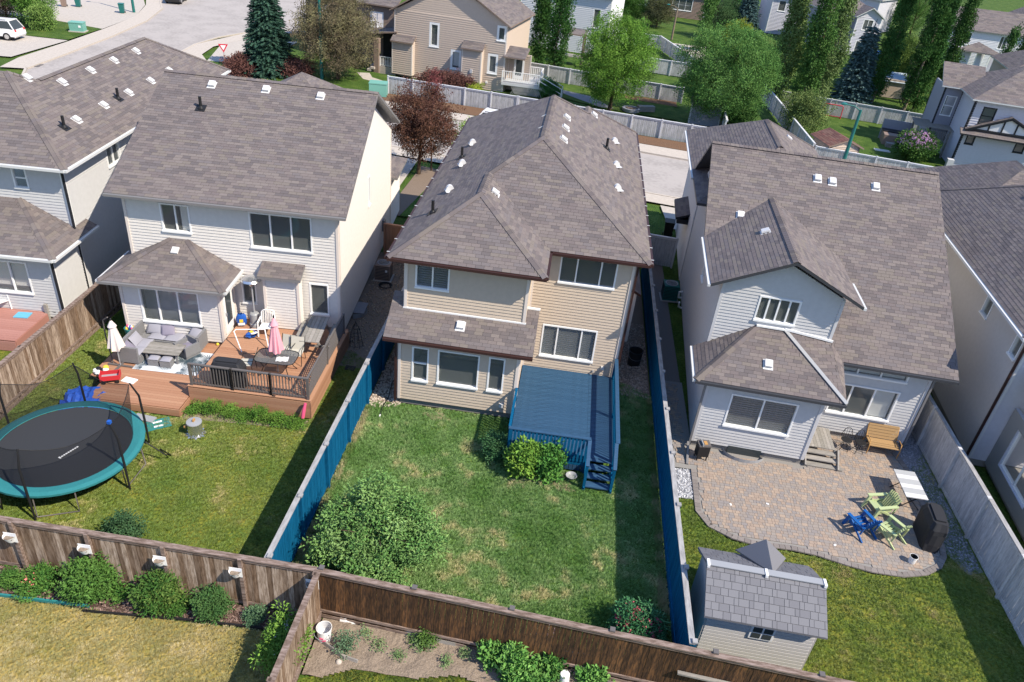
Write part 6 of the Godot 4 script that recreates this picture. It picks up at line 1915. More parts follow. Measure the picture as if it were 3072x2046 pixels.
	t = thing("plastic_tub", "white upturned tub among the potato plants", "tub", V(1.68, .05, -11.85))
	b = MB.new(); b.lathe([[.14, 0], [.12, .3], [0, .31]], 18)
	part(t, "shell", b.mesh(), M.white_plastic)
	for p in [[.3, "rusty double shepherd hook standing against the dark fence", 1.0], [-.78, "thin grey garden stake with hook against the dark fence", .75]]:
		t = thing("garden_hook", p[1], "hook", V(p[0], .02, -12.45))
		b = MB.new()
		b.tube([V(0, 0, 0), V(0, p[2], 0)], .012, 6)
		if p[0] > 0:
			for s in [-1, 1]: b.tube([V(0, p[2], 0), V(s * .06, p[2] + .08, 0), V(s * .14, p[2] + .05, 0), V(s * .15, p[2] - .04, 0), V(s * .19, p[2] - .04, 0)], .01, 5)
		part(t, "rod", b.mesh(), M.metal_brown)
	ball("pale round stone beside the short planks in the soil", V(-4.05, .07, -11.38), .08, M.sidewalk)
	for i in 3: tag(bx(self, "landscape_edging", M.metal_brown, V(1.5 + i * .75, .12, -12.1 + i * .1), V(.7, .2, .04), V(0, -8, 0)), "dark brown plastic edging strip behind the potato plants", "edging", "brown edging strips")
	tag(beam(self, "ledge_board", M.grey_wood3, V(4.4, 1.0, -11.93), V(6.4, .98, -11.79), .1, .05), "narrow grey board nailed along the dark fence", "board")
	# plants along the cedar deck
	for i in 7: shrub("groundcover", "low leafy groundcover plant along the cedar deck skirt", -12.1 + i * .62, -20.25 - .04 * (i % 2), .22 + .12 * ((i * 5) % 3), .26, Color(.07, .18, .03), Color(.16, .28, .05), 14, "near", .6, null, "leafy plants along the cedar deck")
# ---------------------------------------------------------------- street and everything beyond
func kerb_line(pts: Array, w := .18, h := .13) -> void:
	var b := MB.new()
	for i in pts.size() - 1:
		var a := V(pts[i].x, h / 2, pts[i].y); var c := V(pts[i + 1].x, h / 2, pts[i + 1].y)
		b.bar(a, c, w, h)
	tag(part(self, "kerb", b.mesh(), M.sidewalk), "", "", "", "structure")

func streets() -> void:
	var near := [Vector2(60, -40.8), Vector2(8, -48.9), Vector2(-20, -53.3), Vector2(-40, -56.4), Vector2(-44.5, -57.5), Vector2(-45.9, -60.0)]
	var westk := [Vector2(-45.95, -60.17), Vector2(-46.43, -65.87), Vector2(-47.4, -75.5), Vector2(-48.76, -84.3), Vector2(-51.16, -92.35), Vector2(-54.4, -98), Vector2(-62, -110), Vector2(-75, -125)]
	var eastk := [Vector2(60, -50.1), Vector2(9.1, -58.03), Vector2(5.2, -58.7), Vector2(-12, -61.4), Vector2(-26, -63.6), Vector2(-33, -65.4), Vector2(-36.8, -68.2), Vector2(-38.6, -71.4), Vector2(-39.15, -76), Vector2(-38.8, -80.5), Vector2(-37.3, -85), Vector2(-33.5, -87.2), Vector2(-28, -88.2), Vector2(-16, -89), Vector2(-16, -104), Vector2(-34, -112), Vector2(-40, -135)]
	var road := near + westk
	var back := eastk.duplicate()
	back.reverse()
	ground("street", M.asphalt, road + back, .0)
	kerb_line(westk); kerb_line(eastk.slice(0, 14)); kerb_line(near)
	ground("sidewalk", M.sidewalk, [Vector2(-45.95, -60.0), Vector2(-46.43, -65.87), Vector2(-47.4, -75.5), Vector2(-48.76, -84.3), Vector2(-51.16, -92.35), Vector2(-54.4, -98), Vector2(-62, -110), Vector2(-64, -109), Vector2(-55.6, -96.9), Vector2(-53.6, -93.2), Vector2(-50.9, -86), Vector2(-49.77, -77.9), Vector2(-49.1, -70.7), Vector2(-48.67, -63.1), Vector2(-47.8, -59.5)], .1)
	ground("sidewalk", M.sidewalk, [Vector2(60, -50.2), Vector2(9.1, -58.1), Vector2(-12, -61.5), Vector2(-26, -63.7), Vector2(-33, -65.5), Vector2(-36.8, -68.3), Vector2(-38.5, -71.5), Vector2(-39.1, -76), Vector2(-37.2, -84.8), Vector2(-35.4, -84.2), Vector2(-37.2, -76), Vector2(-36.6, -72.2), Vector2(-34.8, -69.6), Vector2(-30, -66.4), Vector2(-12, -63.2), Vector2(5.05, -60.82), Vector2(9.3, -60.2), Vector2(60, -52.2)], .1)
	ground("sidewalk", M.sidewalk, [Vector2(60, -40.7), Vector2(8, -48.8), Vector2(-20, -53.2), Vector2(-44, -57), Vector2(-44, -55.4), Vector2(-20, -51.6), Vector2(8, -47.2), Vector2(60, -39.2)], .1)
	for d in [[Vector2(-49.3, -63), Vector2(-66, -60), Vector2(-66, -71.5), Vector2(-52.6, -71.0), Vector2(-49.4, -71.2)], [Vector2(-49.9, -77.8), Vector2(-55.6, -79), Vector2(-72, -79), Vector2(-72, -98), Vector2(-56, -97), Vector2(-53.7, -93.2), Vector2(-50.9, -86)]]:
		ground("driveway", M.concrete, d, .085)
	ground("driveway", M.concrete, [Vector2(6.3, -47.3), Vector2(11.5, -46.4), Vector2(11, -43), Vector2(6.6, -43.5)], .05); ground("driveway", M.concrete, [Vector2(-3, -48.9), Vector2(3.2, -48), Vector2(3.0, -42), Vector2(-2.4, -42)], .05)
	ground("driveway", M.concrete, [Vector2(-17, -51), Vector2(-10.5, -50), Vector2(-10.5, -44), Vector2(-17, -45)], .05)
	ground("driveway", M.concrete, [Vector2(-37.2, -78), Vector2(-35, -69.8), Vector2(-33.6, -70.5), Vector2(-31, -76.5), Vector2(-31, -83), Vector2(-35.4, -84)], .09)
	ground("lawn", M.lawn_d, [Vector2(-72, -78.3), Vector2(-55.6, -78.9), Vector2(-49.9, -77.7), Vector2(-49.5, -71.4), Vector2(-52.6, -71.1), Vector2(-66, -71.6), Vector2(-72, -71.6)], .1)
	ground("lawn", M.lawn_d, [Vector2(-36, -69.8), Vector2(-34.5, -68), Vector2(-30, -65.9), Vector2(-17, -63.9), Vector2(-17.5, -73), Vector2(-30.5, -76), Vector2(-33.5, -70.3)], .1)
	ground("lawn", M.lawn_a, [Vector2(-9.5, -40), Vector2(-5.3, -40), Vector2(-3.2, -48.8), Vector2(-10.3, -49.9)], .02); ground("lawn", M.lawn_d, [Vector2(3.3, -40.6), Vector2(6.0, -40.5), Vector2(6.2, -47.2), Vector2(3.2, -47.8)], .02)
	ground("mulch_strip", M.mulch_red, [Vector2(-16.9, -66.4), Vector2(-5, -65.0), Vector2(4.2, -63.3), Vector2(14, -62), Vector2(14, -59.5), Vector2(5.05, -60.9), Vector2(-12, -63.3), Vector2(-17, -64)], .11)
	ground("gravel_patch", M.gravel_brown, [Vector2(-10.3, -40), Vector2(-9.4, -40), Vector2(-8.4, -48.6), Vector2(-10.0, -49)], .03)
	ground("garden_path", M.concrete, [Vector2(-21.4, -72.6), Vector2(-20.2, -70.4), Vector2(-17.7, -69.3), Vector2(-17.7, -70.2), Vector2(-19.6, -71.4), Vector2(-20.3, -73)], .12)
	# the back lots across the street
	ground("lawn", M.lawn_d, [Vector2(-8, -72), Vector2(-1.4, -73), Vector2(2.6, -71), Vector2(9.2, -70), Vector2(9.4, -77), Vector2(-3, -79.5)], .02); ground("garden_path", M.gravel_grey, [Vector2(-2, -76.4), Vector2(-1.6, -74.9), Vector2(2.2, -71.2), Vector2(3.4, -71.4), Vector2(1.2, -75)], .03)
	ground("mulch_strip", M.mulch_red, [Vector2(4.6, -76), Vector2(9.6, -75), Vector2(9.7, -77), Vector2(4.4, -77.6)], .04)
	ground("lawn", M.lawn_d, [Vector2(19.8, -62), Vector2(31.5, -60), Vector2(32, -78), Vector2(23.6, -79.6), Vector2(19.5, -80)], .02)
	ground("driveway", M.sidewalk, [Vector2(11, -112), Vector2(14, -96), Vector2(17, -96), Vector2(19, -112)], .03)
	tag(bx(self, "drain_grate", M.metal_brown, V(-46.0, .02, -61.6), V(.6, .03, 1.0), V(0, 10, 0)), "brown drain grate at the kerb beside the driveways", "grate")

func car(label: String, at: Vector3, turn: float, paint: Material, tall: float, plen: float) -> void:
	# drives towards +x before turning
	var t := thing("car", label, "car", at, turn, "cars on the street and driveways")
	var l := plen / 2; var w := .9
	var prof := [V(-l, .45, 0), V(-l + .05, .95, 0), V(-l + .55, 1.02, 0), V(l - 1.15, 1.0, 0), V(l - .15, .82, 0), V(l, .55, 0), V(l - .1, .28, 0), V(-l + .1, .28, 0)]
	var b := MB.new()
	for k in 2:
		var z := -w if k == 0 else w
		var q := []
		for p in prof: q.append(V(p.x, p.y, z))
		if k == 0: b.fan(q)
		else:
			q.reverse(); b.fan(q)
	for i in prof.size():
		var p0: Vector3 = prof[i]; var p1: Vector3 = prof[(i + 1) % prof.size()]
		b.quad(V(p0.x, p0.y, w), V(p1.x, p1.y, w), V(p1.x, p1.y, -w), V(p0.x, p0.y, -w))
	part(t, "body", b.mesh(), paint)
	var lo := [V(-l + .12, .98, 0), V(l - 1.1, .98, 0)]
	var hi := [V(-l + .55, tall, 0), V(l - 1.95, tall, 0)]
	b = MB.new()
	var wt := w * .78
	b.quad(V(lo[0].x, .98, w * .97), V(lo[1].x, .98, w * .97), V(hi[1].x, tall, wt), V(hi[0].x, tall, wt)); b.quad(V(lo[1].x, .98, -w * .97), V(lo[0].x, .98, -w * .97), V(hi[0].x, tall, -wt), V(hi[1].x, tall, -wt))
	b.quad(V(lo[1].x, .98, w * .97), V(lo[1].x, .98, -w * .97), V(hi[1].x, tall, -wt), V(hi[1].x, tall, wt)); b.quad(V(lo[0].x, .98, -w * .97), V(lo[0].x, .98, w * .97), V(hi[0].x, tall, wt), V(hi[0].x, tall, -wt))
	part(t, "windows", b.mesh(), M.glass_tint_dark_inside)
	bx(t, "roof", paint, V((hi[0].x + hi[1].x) / 2, tall + .01, 0), V(hi[1].x - hi[0].x + .12, .06, wt * 2 + .04))
	for s in [-1, 1]:
		for p in [[hi[0], lo[0]], [hi[1], lo[1]]]: beam(t, "pillar", paint, V(p[0].x, tall, s * wt), V(p[1].x, .98, s * w * .97), .07, .07)
		var mid: float = (hi[0].x + hi[1].x) / 2
		beam(t, "pillar", paint, V(mid, tall, s * wt), V(mid, .98, s * w * .98), .05, .08)
		bx(t, "tail_light", M.red_toy, V(-l + .1, .88, s * .72), V(.16, .16, .26)); bx(t, "headlight", M.white_plastic, V(l - .18, .74, s * .66), V(.22, .14, .36)); bx(t, "mirror", paint, V(l - 1.35, 1.05, s * 1.0), V(.12, .12, .18))
		for x in [-l + .85, l - .85]:
			var wh := MB.new()
			wh.tube([V(x, .34, s * .72), V(x, .34, s * .92)], .34, 20)
			var o := part(t, "wheel", wh.mesh(), M.metal_black)
			wh = MB.new(); wh.tube([V(x, .34, s * .915), V(x, .34, s * .93)], .21, 14)
			part(o, "rim", wh.mesh(), M.steel)
	bx(t, "lower_trim", M.metal_black, V(0, .3, 0), V(plen - .3, .1, 1.82))
	for s in [-1, 1]: bx(t, "roof_rail", M.metal_black, V((hi[0].x + hi[1].x) / 2, tall + .06, s * wt * .9), V(1.6, .04, .05))

func street_lamp(label: String, at: Vector3, h: float, turn: float, green: bool) -> void:
	var t := thing("street_lamp", label, "street lamp", at, turn, "green street lamps")
	var m: Material = M.lamp_green if green else M.bark_pale
	var b := MB.new()
	b.tube([V(0, 0, 0), V(0, h, 0)], [.16, .1], 10)
	part(t, "pole", b.mesh(), m)
	b = MB.new(); b.tube([V(0, h - .1, 0), V(-.5, h + .2, 0), V(-1.1, h + .25, 0)], .045, 8)
	part(t, "arm", b.mesh(), m)
	b = MB.new(); b.lathe([[0, -.05], [.2, -.03], [.26, .04], [.12, .12], [0, .13]], 14, V(-1.3, h + .25, 0))
	part(t, "lamp_head", b.mesh(), M.lamp_green)

func streetside() -> void:
	car("white SUV parked on the driveway with its tailgate to the street", V(-54.9, .09, -69.0), 187, M.car_white, 1.68, 4.6)
	car("white car parked along the far kerb behind the beige house", V(-5.6, 0, -59.6), -9, M.car_white, 1.45, 4.4)
	car("black car on the curve of the street", V(-52.3, 0, -98.2), -75, M.car_black, 1.5, 4.5)
	var t := thing("utility_box", "pale green utility transformer box on the lawn by the white SUV", "utility box", V(-50.9, .1, -75.3), 12, "green utility boxes")
	bx(t, "cabinet", M.green_pale, V(0, .45, 0), V(1.3, .8, .9)); bx(t, "lid", M.green_pale, V(0, .88, 0), V(1.36, .08, .96)); bx(t, "base_slab", M.concrete, V(0, .04, 0), V(1.5, .1, 1.1)); bx(t, "label_plate", M.white_plastic, V(.35, .55, .46), V(.22, .2, .02))
	t = thing("utility_box", "green utility box at the end of the white fence behind the cream roof", "utility box", V(-17.4, .1, -65.4), 8, "green utility boxes")
	bx(t, "cabinet", M.green_pale, V(0, .55, 0), V(1.5, 1.05, 1.1)); bx(t, "lid", M.green_pale, V(0, 1.1, 0), V(1.56, .08, 1.16))
	for p in [[-59.6, -86.5, "dark brown wheeled bin beside the gravel driveway edge", M.siding_brown], [-58.4, -87.3, "dark green wheeled bin next to the brown one", M.lamp_green], [-52.9, -86.8, "dark green wheeled bin beside the driveway lamp pole", M.lamp_green]]:
		t = thing("waste_bin", p[2], "bin", V(p[0], .09, p[1]), 20, "bins on the driveways")
		wheelie(t, p[3], p[3])
	street_lamp("green street lamp pole in front of the purple-leaved tree", V(-23.3, .1, -67.9), 8.5, 0, true)
	street_lamp("green street lamp in front of the small red-roofed shed", V(20.75, 0, -58.3), 5.3, 0, true)
	street_lamp("green street lamp pole beside the wheeled bin on the driveway", V(-52.2, .09, -88), 7, 0, true)
	street_lamp("bare pale pole with blue lamp head behind the back lots", V(12.0, 0, -115), 4.2, 0, false)
	t = thing("yield_sign", "red and white triangular yield sign on a thin post", "sign", V(-31.9, .1, -67.0), 20)
	bx(t, "post", M.metal_grey, V(0, 1.0, 0), V(.06, 2.0, .06))
	var b := MB.new()
	b.prism([V(-.42, 2.35, .04), V(0, 1.62, .04), V(.42, 2.35, .04)], V(0, 0, -.02))
	part(t, "border", b.mesh(), M.sign_red)
	b = MB.new(); b.prism([V(-.24, 2.25, .05), V(0, 1.83, .05), V(.24, 2.25, .05)], V(0, 0, -.009))
	part(t, "face", b.mesh(), M.sign_white)
	t = thing("hockey_goal", "red-framed hockey goal with white net against the grey fence", "goal", V(24.45, .02, -78.9), -12)
	b = MB.new(); b.tube([V(0, 0, 0), V(.03, 1.15, 0), V(.12, 1.25, 0), V(1.7, 1.25, 0), V(1.8, 1.15, 0), V(1.83, 0, 0)], .045, 8); b.tube([V(0, .03, 0), V(0, .03, -.55), V(1.83, .03, -.55), V(1.83, .03, 0)], .035, 8)
	part(t, "frame", b.mesh(), M.sign_red)
	b = MB.new(); b.quad(V(0, .03, -.55), V(1.83, .03, -.55), V(1.75, 1.22, -.1), V(.08, 1.22, -.1))
	part(t, "net", b.mesh(), M.net_white)
	t = thing("barrier", "red and white striped barrier behind the blue-grey fence", "barrier", V(11.2, 0, -62.6), -10)
	for i in 5: bx(t, "stripe", M.sign_red if i % 2 == 0 else M.sign_white, V(.25 + i * .5, 1.35, 0), V(.49, .2, .05))
	for x in [.2, 2.3]: bx(t, "post", M.metal_grey, V(x, .7, 0), V(.07, 1.4, .07))

func far_houses() -> void:
	# big tan house across the street, gable end towards us
	var h := far_house("tan house with tall gable wall and white-trimmed windows across the street", V(-18.15, 0, -74.05), -8.5, 11.0, 9.0, 5.9, .577, "gable_z", M.siding_tan, M.trim_cream, [[3.5, 4.5, 3.1, 5.28], [10.05, 11.0 - .05, 4.5, 6.35 - .5], [5.7, 6.75, 1.36, 3.16, [], -1, "curtain"], [9.35, 10.35, 1.5, 3.3, [], -1, "blind"]], [], [], {"fascia": M.siding_brown, "casing": .2, "exposure": .19})
	for c in [[.02, 2.2, 3.3], [7.0, 9.05, 3.6]]:
		var fm := {"far": true, "exposure": .19}
		wall_of(h, Vector2(c[0], .6), Vector2(c[1] - .15, .6), .3, c[2], M.siding_tan, M.trim_cream, [], fm); wall_of(h, Vector2(c[1] - .15, .6), Vector2(c[1] - .15, 0), .3, c[2], M.siding_tan, M.trim_cream, [], fm)
		roof_of(h, [[V(c[0] - .1, c[2], .85), V(c[1], c[2], .85), V(c[1], c[2] + .5, 0), V(c[0] - .1, c[2] + .5, 0)]], M.siding_brown, 0, .42, .2)
	bx(h, "meter_box", M.trim_grey, V(8.0, 1.6, .66), V(.25, .35, .12)); bx(h, "side_vent", M.white_plastic, V(9.4, .7, .06), V(.2, .2, .1))
	# rear corner roof and back door side
	roof_of(h, [[V(10.9, 3.3, .3), V(13.0, 3.3, .3), V(13.0, 4.0, -1.4), V(10.9, 4.0, -1.4)]], M.siding_brown, 0, .42, .2)
	var xf := wall_basis(Vector2(11.0, -1.2), Vector2(13.2, -1.2))
	wall_of(h, Vector2(11.0, -1.4), Vector2(13.2, -1.4), 0, 3.4, M.siding_tan, M.trim_cream, [], {"far": true, "exposure": .19})
	door_in(h, wall_basis(Vector2(11.0, -1.4), Vector2(13.2, -1.4)), .6, 1.6, 1.1, 3.1, M.trim_white)
	# porch at the street corner
	roof_of(h, [[V(-4.0, 3.3, .2), V(.3, 4.0, .2), V(.3, 4.0, -4), V(-4.0, 3.3, -4)]], M.siding_brown, 0, .42, .2)
	bx(h, "porch_post", M.siding_brown, V(-1.6, 1.6, .4), V(.5, 3.2, .5)); bx(h, "porch_floor", M.concrete, V(-1.0, .35, -.9), V(2.6, .7, 2.6)); bx(h, "porch_back", M.trim_dark, V(-1.0, 1.9, -2.3), V(2.2, 2.6, .1))
	railing(h, M.trim_white, V(-1.3, .7, .35), V(-.05, .7, .35), .9, .05, .16)
	for i in 2: bx(h, "porch_step", M.concrete, V(-1.9 - i * .35, .5 - i * .22, .2), V(.4, .2, 1.4))
	far_wing(h, V(-11, 0, -3.5), 9.5, 9, 5.6)
	# its deck, stairs and lattice
	var t := thing("deck", "pale grey deck with white railings and stairs behind the tan house", "deck", V(-7.35, 0, -72.1), -2)
	for i in 12: bx(t, "deck_board", M["fence_grey%d" % (i % 5)], V(1.8, 1.05, -.15 - i * .29), V(3.6, .04, .28))
	railing(t, M.trim_white, V(0, 1.07, 0), V(3.5, 1.07, 0), .95, .06, .19); railing(t, M.trim_white, V(3.5, 1.07, -1.4), V(3.5, 1.07, -3.3), .95, .06, .19); railing(t, M.trim_white, V(1.4, 1.07, -3.3), V(3.5, 1.07, -3.3), .95, .06, .19)
	bx(t, "fascia", M.trim_grey, V(1.75, .9, .03), V(3.6, .26, .05))
	for d in [-1, 1]:
		for i in 14: beam(t, "lattice_slat", M.trim_grey, V(.9 + i * .19, .05 if d > 0 else .75, .02), V(.9 + i * .19 + .5, .75 if d > 0 else .05, .02), .02, .03)
	for i in 5: bx(t, "step", M.fence_grey2, V(3.75 + i * .4, .9 - i * .2, -.7), V(.42, .05, 1.2))
	for z in [-.1, -1.3]:
		beam(t, "stringer", M.trim_grey, V(3.5, .9, z), V(5.7, .05, z), .05, .25); beam(t, "rail", M.trim_white, V(3.5, 1.95, z), V(5.7, 1.0, z), .07, .06); beam(t, "rail", M.trim_white, V(3.5, 1.5, z), V(5.7, .55, z), .05, .06)
		bx(t, "post", M.trim_white, V(5.7, .5, z), V(.1, 1.0, .1))
	# grey house behind the poplars
	h = far_house("pale grey house with white balcony behind the two poplars", V(-8.5, 0, -98), -9, 11, 12, 6.6, .5, "gable_x", M.siding_white, M.trim_white, [[9.0, 9.9, 3.0, 5.2]], [], [], {"fascia": M.gutter_grey})
	t = thing("balcony", "white railed balcony and stair at the grey house corner", "balcony", V(2.6, 0, -98.5), -9)
	bx(t, "floor", M.trim_white, V(1.0, 2.3, -.8), V(2.0, .15, 1.8)); railing(t, M.trim_white, V(0, 2.35, 0), V(2.0, 2.35, 0), 1.0, .07, .2); railing(t, M.trim_white, V(2.0, 2.35, 0), V(2.0, 2.35, -1.7), 1.0, .07, .2); railing(t, M.trim_white, V(0, 1.1, .0), V(2.0, 1.1, .0), 1.0, .07, .2)
	for p in [[.05, .0], [1.95, 0], [1.95, -1.6]]: bx(t, "post", M.trim_white, V(p[0], 1.15, p[1]), V(.14, 2.3, .14))
	t = thing("covered_stair", "small brown roofed stair with dark railings between poplars and maple", "stair", V(-1.4, 0, -89.5), -8)
	roof_of(t, [[V(-1.0, 3.3, .8), V(1.4, 3.3, .8), V(1.4, 3.7, -.8), V(-1.0, 3.7, -.8)]], M.siding_brown, 0, .42, .2)
	for p in [[-.8, .6], [1.2, .6], [1.2, -.6]]: bx(t, "post", M.siding_brown, V(p[0], 1.7, p[1]), V(.16, 3.4, .16))
	bx(t, "landing", M.grey_wood1, V(.2, .9, 0), V(2.2, .1, 1.6)); railing(t, M.siding_brown, V(1.3, .95, .7), V(3.2, .95, .7), .95, .05, .16)
	for i in 5: bx(t, "step", M.grey_wood2, V(1.5 + i * .32, .8 - i * .18, 1.0), V(.34, .05, 1.2))
	# brown bungalow at the top
	far_house("low brown house with blue-green windows beyond the mown field", V(12.3, 0, -139.5), -6, 13, 10, 3.9, .42, "hip", M.siding_brown, M.siding_brown, [[1.2, 4.6, 1.1, 3.2, [.33, .66]], [6.6, 7.8, .5, 2.9]], [], [], {"fascia": M.siding_brown})
	far_house("white house half hidden behind trees beyond the mown field", V(2.5, 0, -150), -6, 9, 9, 4.6, .5, "hip", M.siding_white, M.trim_white, [[1, 2.5, 1, 2.8]])
	far_house("pale blue-grey house behind the tall poplars", V(28.5, 0, -133), 0, 9, 9, 5.6, .5, "hip", M.siding_blue_grey, M.trim_white, [[1.0, 2.2, 3.4, 5.0], [5, 6.4, 3.4, 5.0]])
	# grey two-storey with gable bay
	h = far_house("grey two-storey house with projecting gable bay and blue bin", V(34.2, 0, -121.5), 6, 7.5, 9, 5.4, .55, "hip", M.siding_slate, M.trim_white, [[1.1, 2.9, 3.7, 5.1, [.5]], [.7, 2.6, .6, 2.2, [.5]]])
	var fx := {"far": true, "exposure": .2, "frame": M.frame_white, "casing": .1, "gable": [1.75, 6.6]}
	wall_of(h, Vector2(3.8, 1.6), Vector2(7.3, 1.6), 0, 5.3, M.siding_blue_grey, M.trim_white, [[1.0, 2.5, 3.5, 5.0, [.5]], [.8, 2.2, .4, 2.1, [.5]]], fx); wall_of(h, Vector2(3.8, 0), Vector2(3.8, 1.6), 0, 5.3, M.siding_slate, M.trim_white, [], {"far": true}); wall_of(h, Vector2(7.3, 1.6), Vector2(7.3, 0), 0, 5.3, M.siding_slate, M.trim_white, [], {"far": true})
	roof_of(h, [[V(3.4, 5.25, 2.0), V(5.55, 6.6, 2.0), V(5.55, 6.6, -2.4), V(3.4, 5.25, -.2)], [V(5.55, 6.6, 2.0), V(7.7, 5.25, 2.0), V(7.7, 5.25, -.2), V(5.55, 6.6, -2.4)]], M.gutter_white, 0, .42, .2)
	t = thing("deck", "small white railed deck with a blue tub at the grey house", "deck", V(34.6, 0, -119.2), 6)
	bx(t, "floor", M.sidewalk, V(1.5, .6, -.9), V(3.4, .15, 2.0)); railing(t, M.trim_white, V(0, .7, .1), V(3.2, .7, .1), .9, .06, .2); bx(t, "tub", M.blue_plastic, V(1.3, .95, -.3), V(.7, .5, .5)); bx(t, "skirt", M.sidewalk, V(1.5, .28, .05), V(3.3, .5, .05))
	t = thing("waste_bin", "bright blue barrel at the corner of the grey gabled house", "bin", V(42.4, 0, -119.6))
	bucket(t, .4, 1.1, M.blue_plastic, M.blue_plastic)
	# white house upper right
	h = far_house("white house with brown gable roof behind the row of poplars", V(52.0, 0, -121), -4, 13, 9, 5.2, .5, "gable_x", M.siding_white, M.trim_white, [[.8, 2.8, 3.2, 4.9, [.5]], [6.6, 7.7, 3.1, 4.9, [.5]]], [], [], {"fascia": M.gutter_grey})
	roof_of(h, [[V(-.3, 2.9, 4.2), V(2.8, 4.1, 3.2), V(6.0, 2.9, 4.2), V(6.2, 2.8, 4.4)]], M.gutter_grey, 0, .42, .2)
	wall_of(h, Vector2(0, 3.4), Vector2(6, 3.4), 0, 3.0, M.siding_blue_grey, M.trim_white, [[2.2, 3.2, .7, 2.8], [4.0, 5.0, .7, 2.8]], {"far": true, "casing": .12}); wall_of(h, Vector2(0, 0), Vector2(0, 3.4), 0, 3.0, M.siding_white, M.trim_white, [], {"far": true})
	far_house("pale wall house with gable facing the poplars at the upper right", V(49.2, 0, -146), 55, 10, 11, 5.6, .5, "hip", M.siding_blue_grey, M.trim_white, [])
	far_house("brown-roofed house at the far upper right corner", V(66, 0, -128), -6, 12, 12, 6.0, .55, "gable_z", M.siding_blue_grey, M.trim_white, [])
	# the bay-windowed house on the right
	h = far_house("lavender-grey house with black-trimmed windows and half-timbered porch gable", V(32.2, 0, -65.9), -10, 9.5, 8.5, 5.7, .55, "hip", M.siding_blue_grey, M.trim_dark, [[.7, 1.75, 3.75, 5.2, [], .5], [4.2, 5.2, 3.7, 5.1, [], .5], [.35, 1.05, 2.05, 2.9], [4.1, 4.9, 2.0, 2.8], [6.2, 7.4, .6, 2.2]], [], [], {"fascia": M.gutter_white, "frame": M.trim_dark, "casing": .1})
	wall_of(h, Vector2(-1.5, -4.4), Vector2(0, -4.4), 0, 5.6, M.siding_slate, M.trim_dark, [[.3, 1.2, 3.2, 4.9, [], .5]], {"far": true}); wall_of(h, Vector2(-1.5, -8.4), Vector2(-1.5, -4.4), 0, 5.6, M.siding_slate, M.trim_dark, [], {"far": true})
	roof_of(h, [[V(-1.9, 5.7, -4.0), V(1.5, 5.7, -4.0), V(1.5, 7.3, -6.5), V(-1.9, 7.3, -6.5)]], M.gutter_white, 0, .42, .2)
	# pent roof and gable over the porch
	roof_of(h, [[V(-.4, 3.0, .75), V(6.8, 3.0, .75), V(6.8, 3.35, 0), V(-.4, 3.35, 0)], [V(-.1, 3.35, .5), V(3.0, 4.75, .5), V(3.0, 4.75, 0), V(-.1, 3.35, 0)], [V(3.0, 4.75, .5), V(6.1, 3.35, .5), V(6.1, 3.35, 0), V(3.0, 4.75, 0)]], M.trim_dark, 0, .42, .2)
	var b := MB.new(); b.prism([V(.5, 3.37, .3), V(5.5, 3.37, .3), V(3.0, 4.5, .3)], V(0, 0, -.1))
	part(h, "gable_panel", b.mesh(), M.siding_white)
	for x in [1.6, 2.6, 3.6, 4.5]: bx(h, "timber", M.trim_dark, V(x, 3.37 + (1.13 - absf(x - 3) * .45) / 2, .33), V(.12, 1.13 - absf(x - 3) * .45, .06))
	for sgn in [-1, 1]: beam(h, "timber", M.trim_dark, V(3.0 - sgn * 2.9, 3.32, .42), V(3.0, 4.62, .42), .08, .2)
	bx(h, "timber", M.trim_dark, V(3.0, 3.4, .34), V(5.2, .12, .06))
	spout(h, M.trim_dark, V(-.1, 0, .1), 0, 5.5)
	bx(h, "planter_box", M.trim_grey, V(-.3, .4, .7), V(.5, .8, .5))
	far_house("brown-roofed house corner beside the lavender-grey house", V(43.5, 0, -84), -12, 9, 9, 5.6, .55, "hip", M.siding_tan, M.trim_white, [])

func far_wing(h: Node3D, o: Vector3, w: float, d: float, e: float) -> void:
	roof_of(h, [[o + V(-.4, e, .4), o + V(w + .4, e, .4), o + V(w + .4, e + 2.4, -d / 2), o + V(-.4, e + 2.4, -d / 2)], [o + V(w + .4, e, -d - .4), o + V(-.4, e, -d - .4), o + V(-.4, e + 2.4, -d / 2), o + V(w + .4, e + 2.4, -d / 2)]], M.siding_brown, 0, .42, .2)
	wall_of(h, Vector2(o.x, o.z), Vector2(o.x + w, o.z), 0, e, M.siding_brown, M.siding_brown, [[7.0, 8.4, 3.4, 4.9, [.5]], [1.2, 2.6, 3.4, 4.9, [.5]]], {"far": true, "casing": .14})

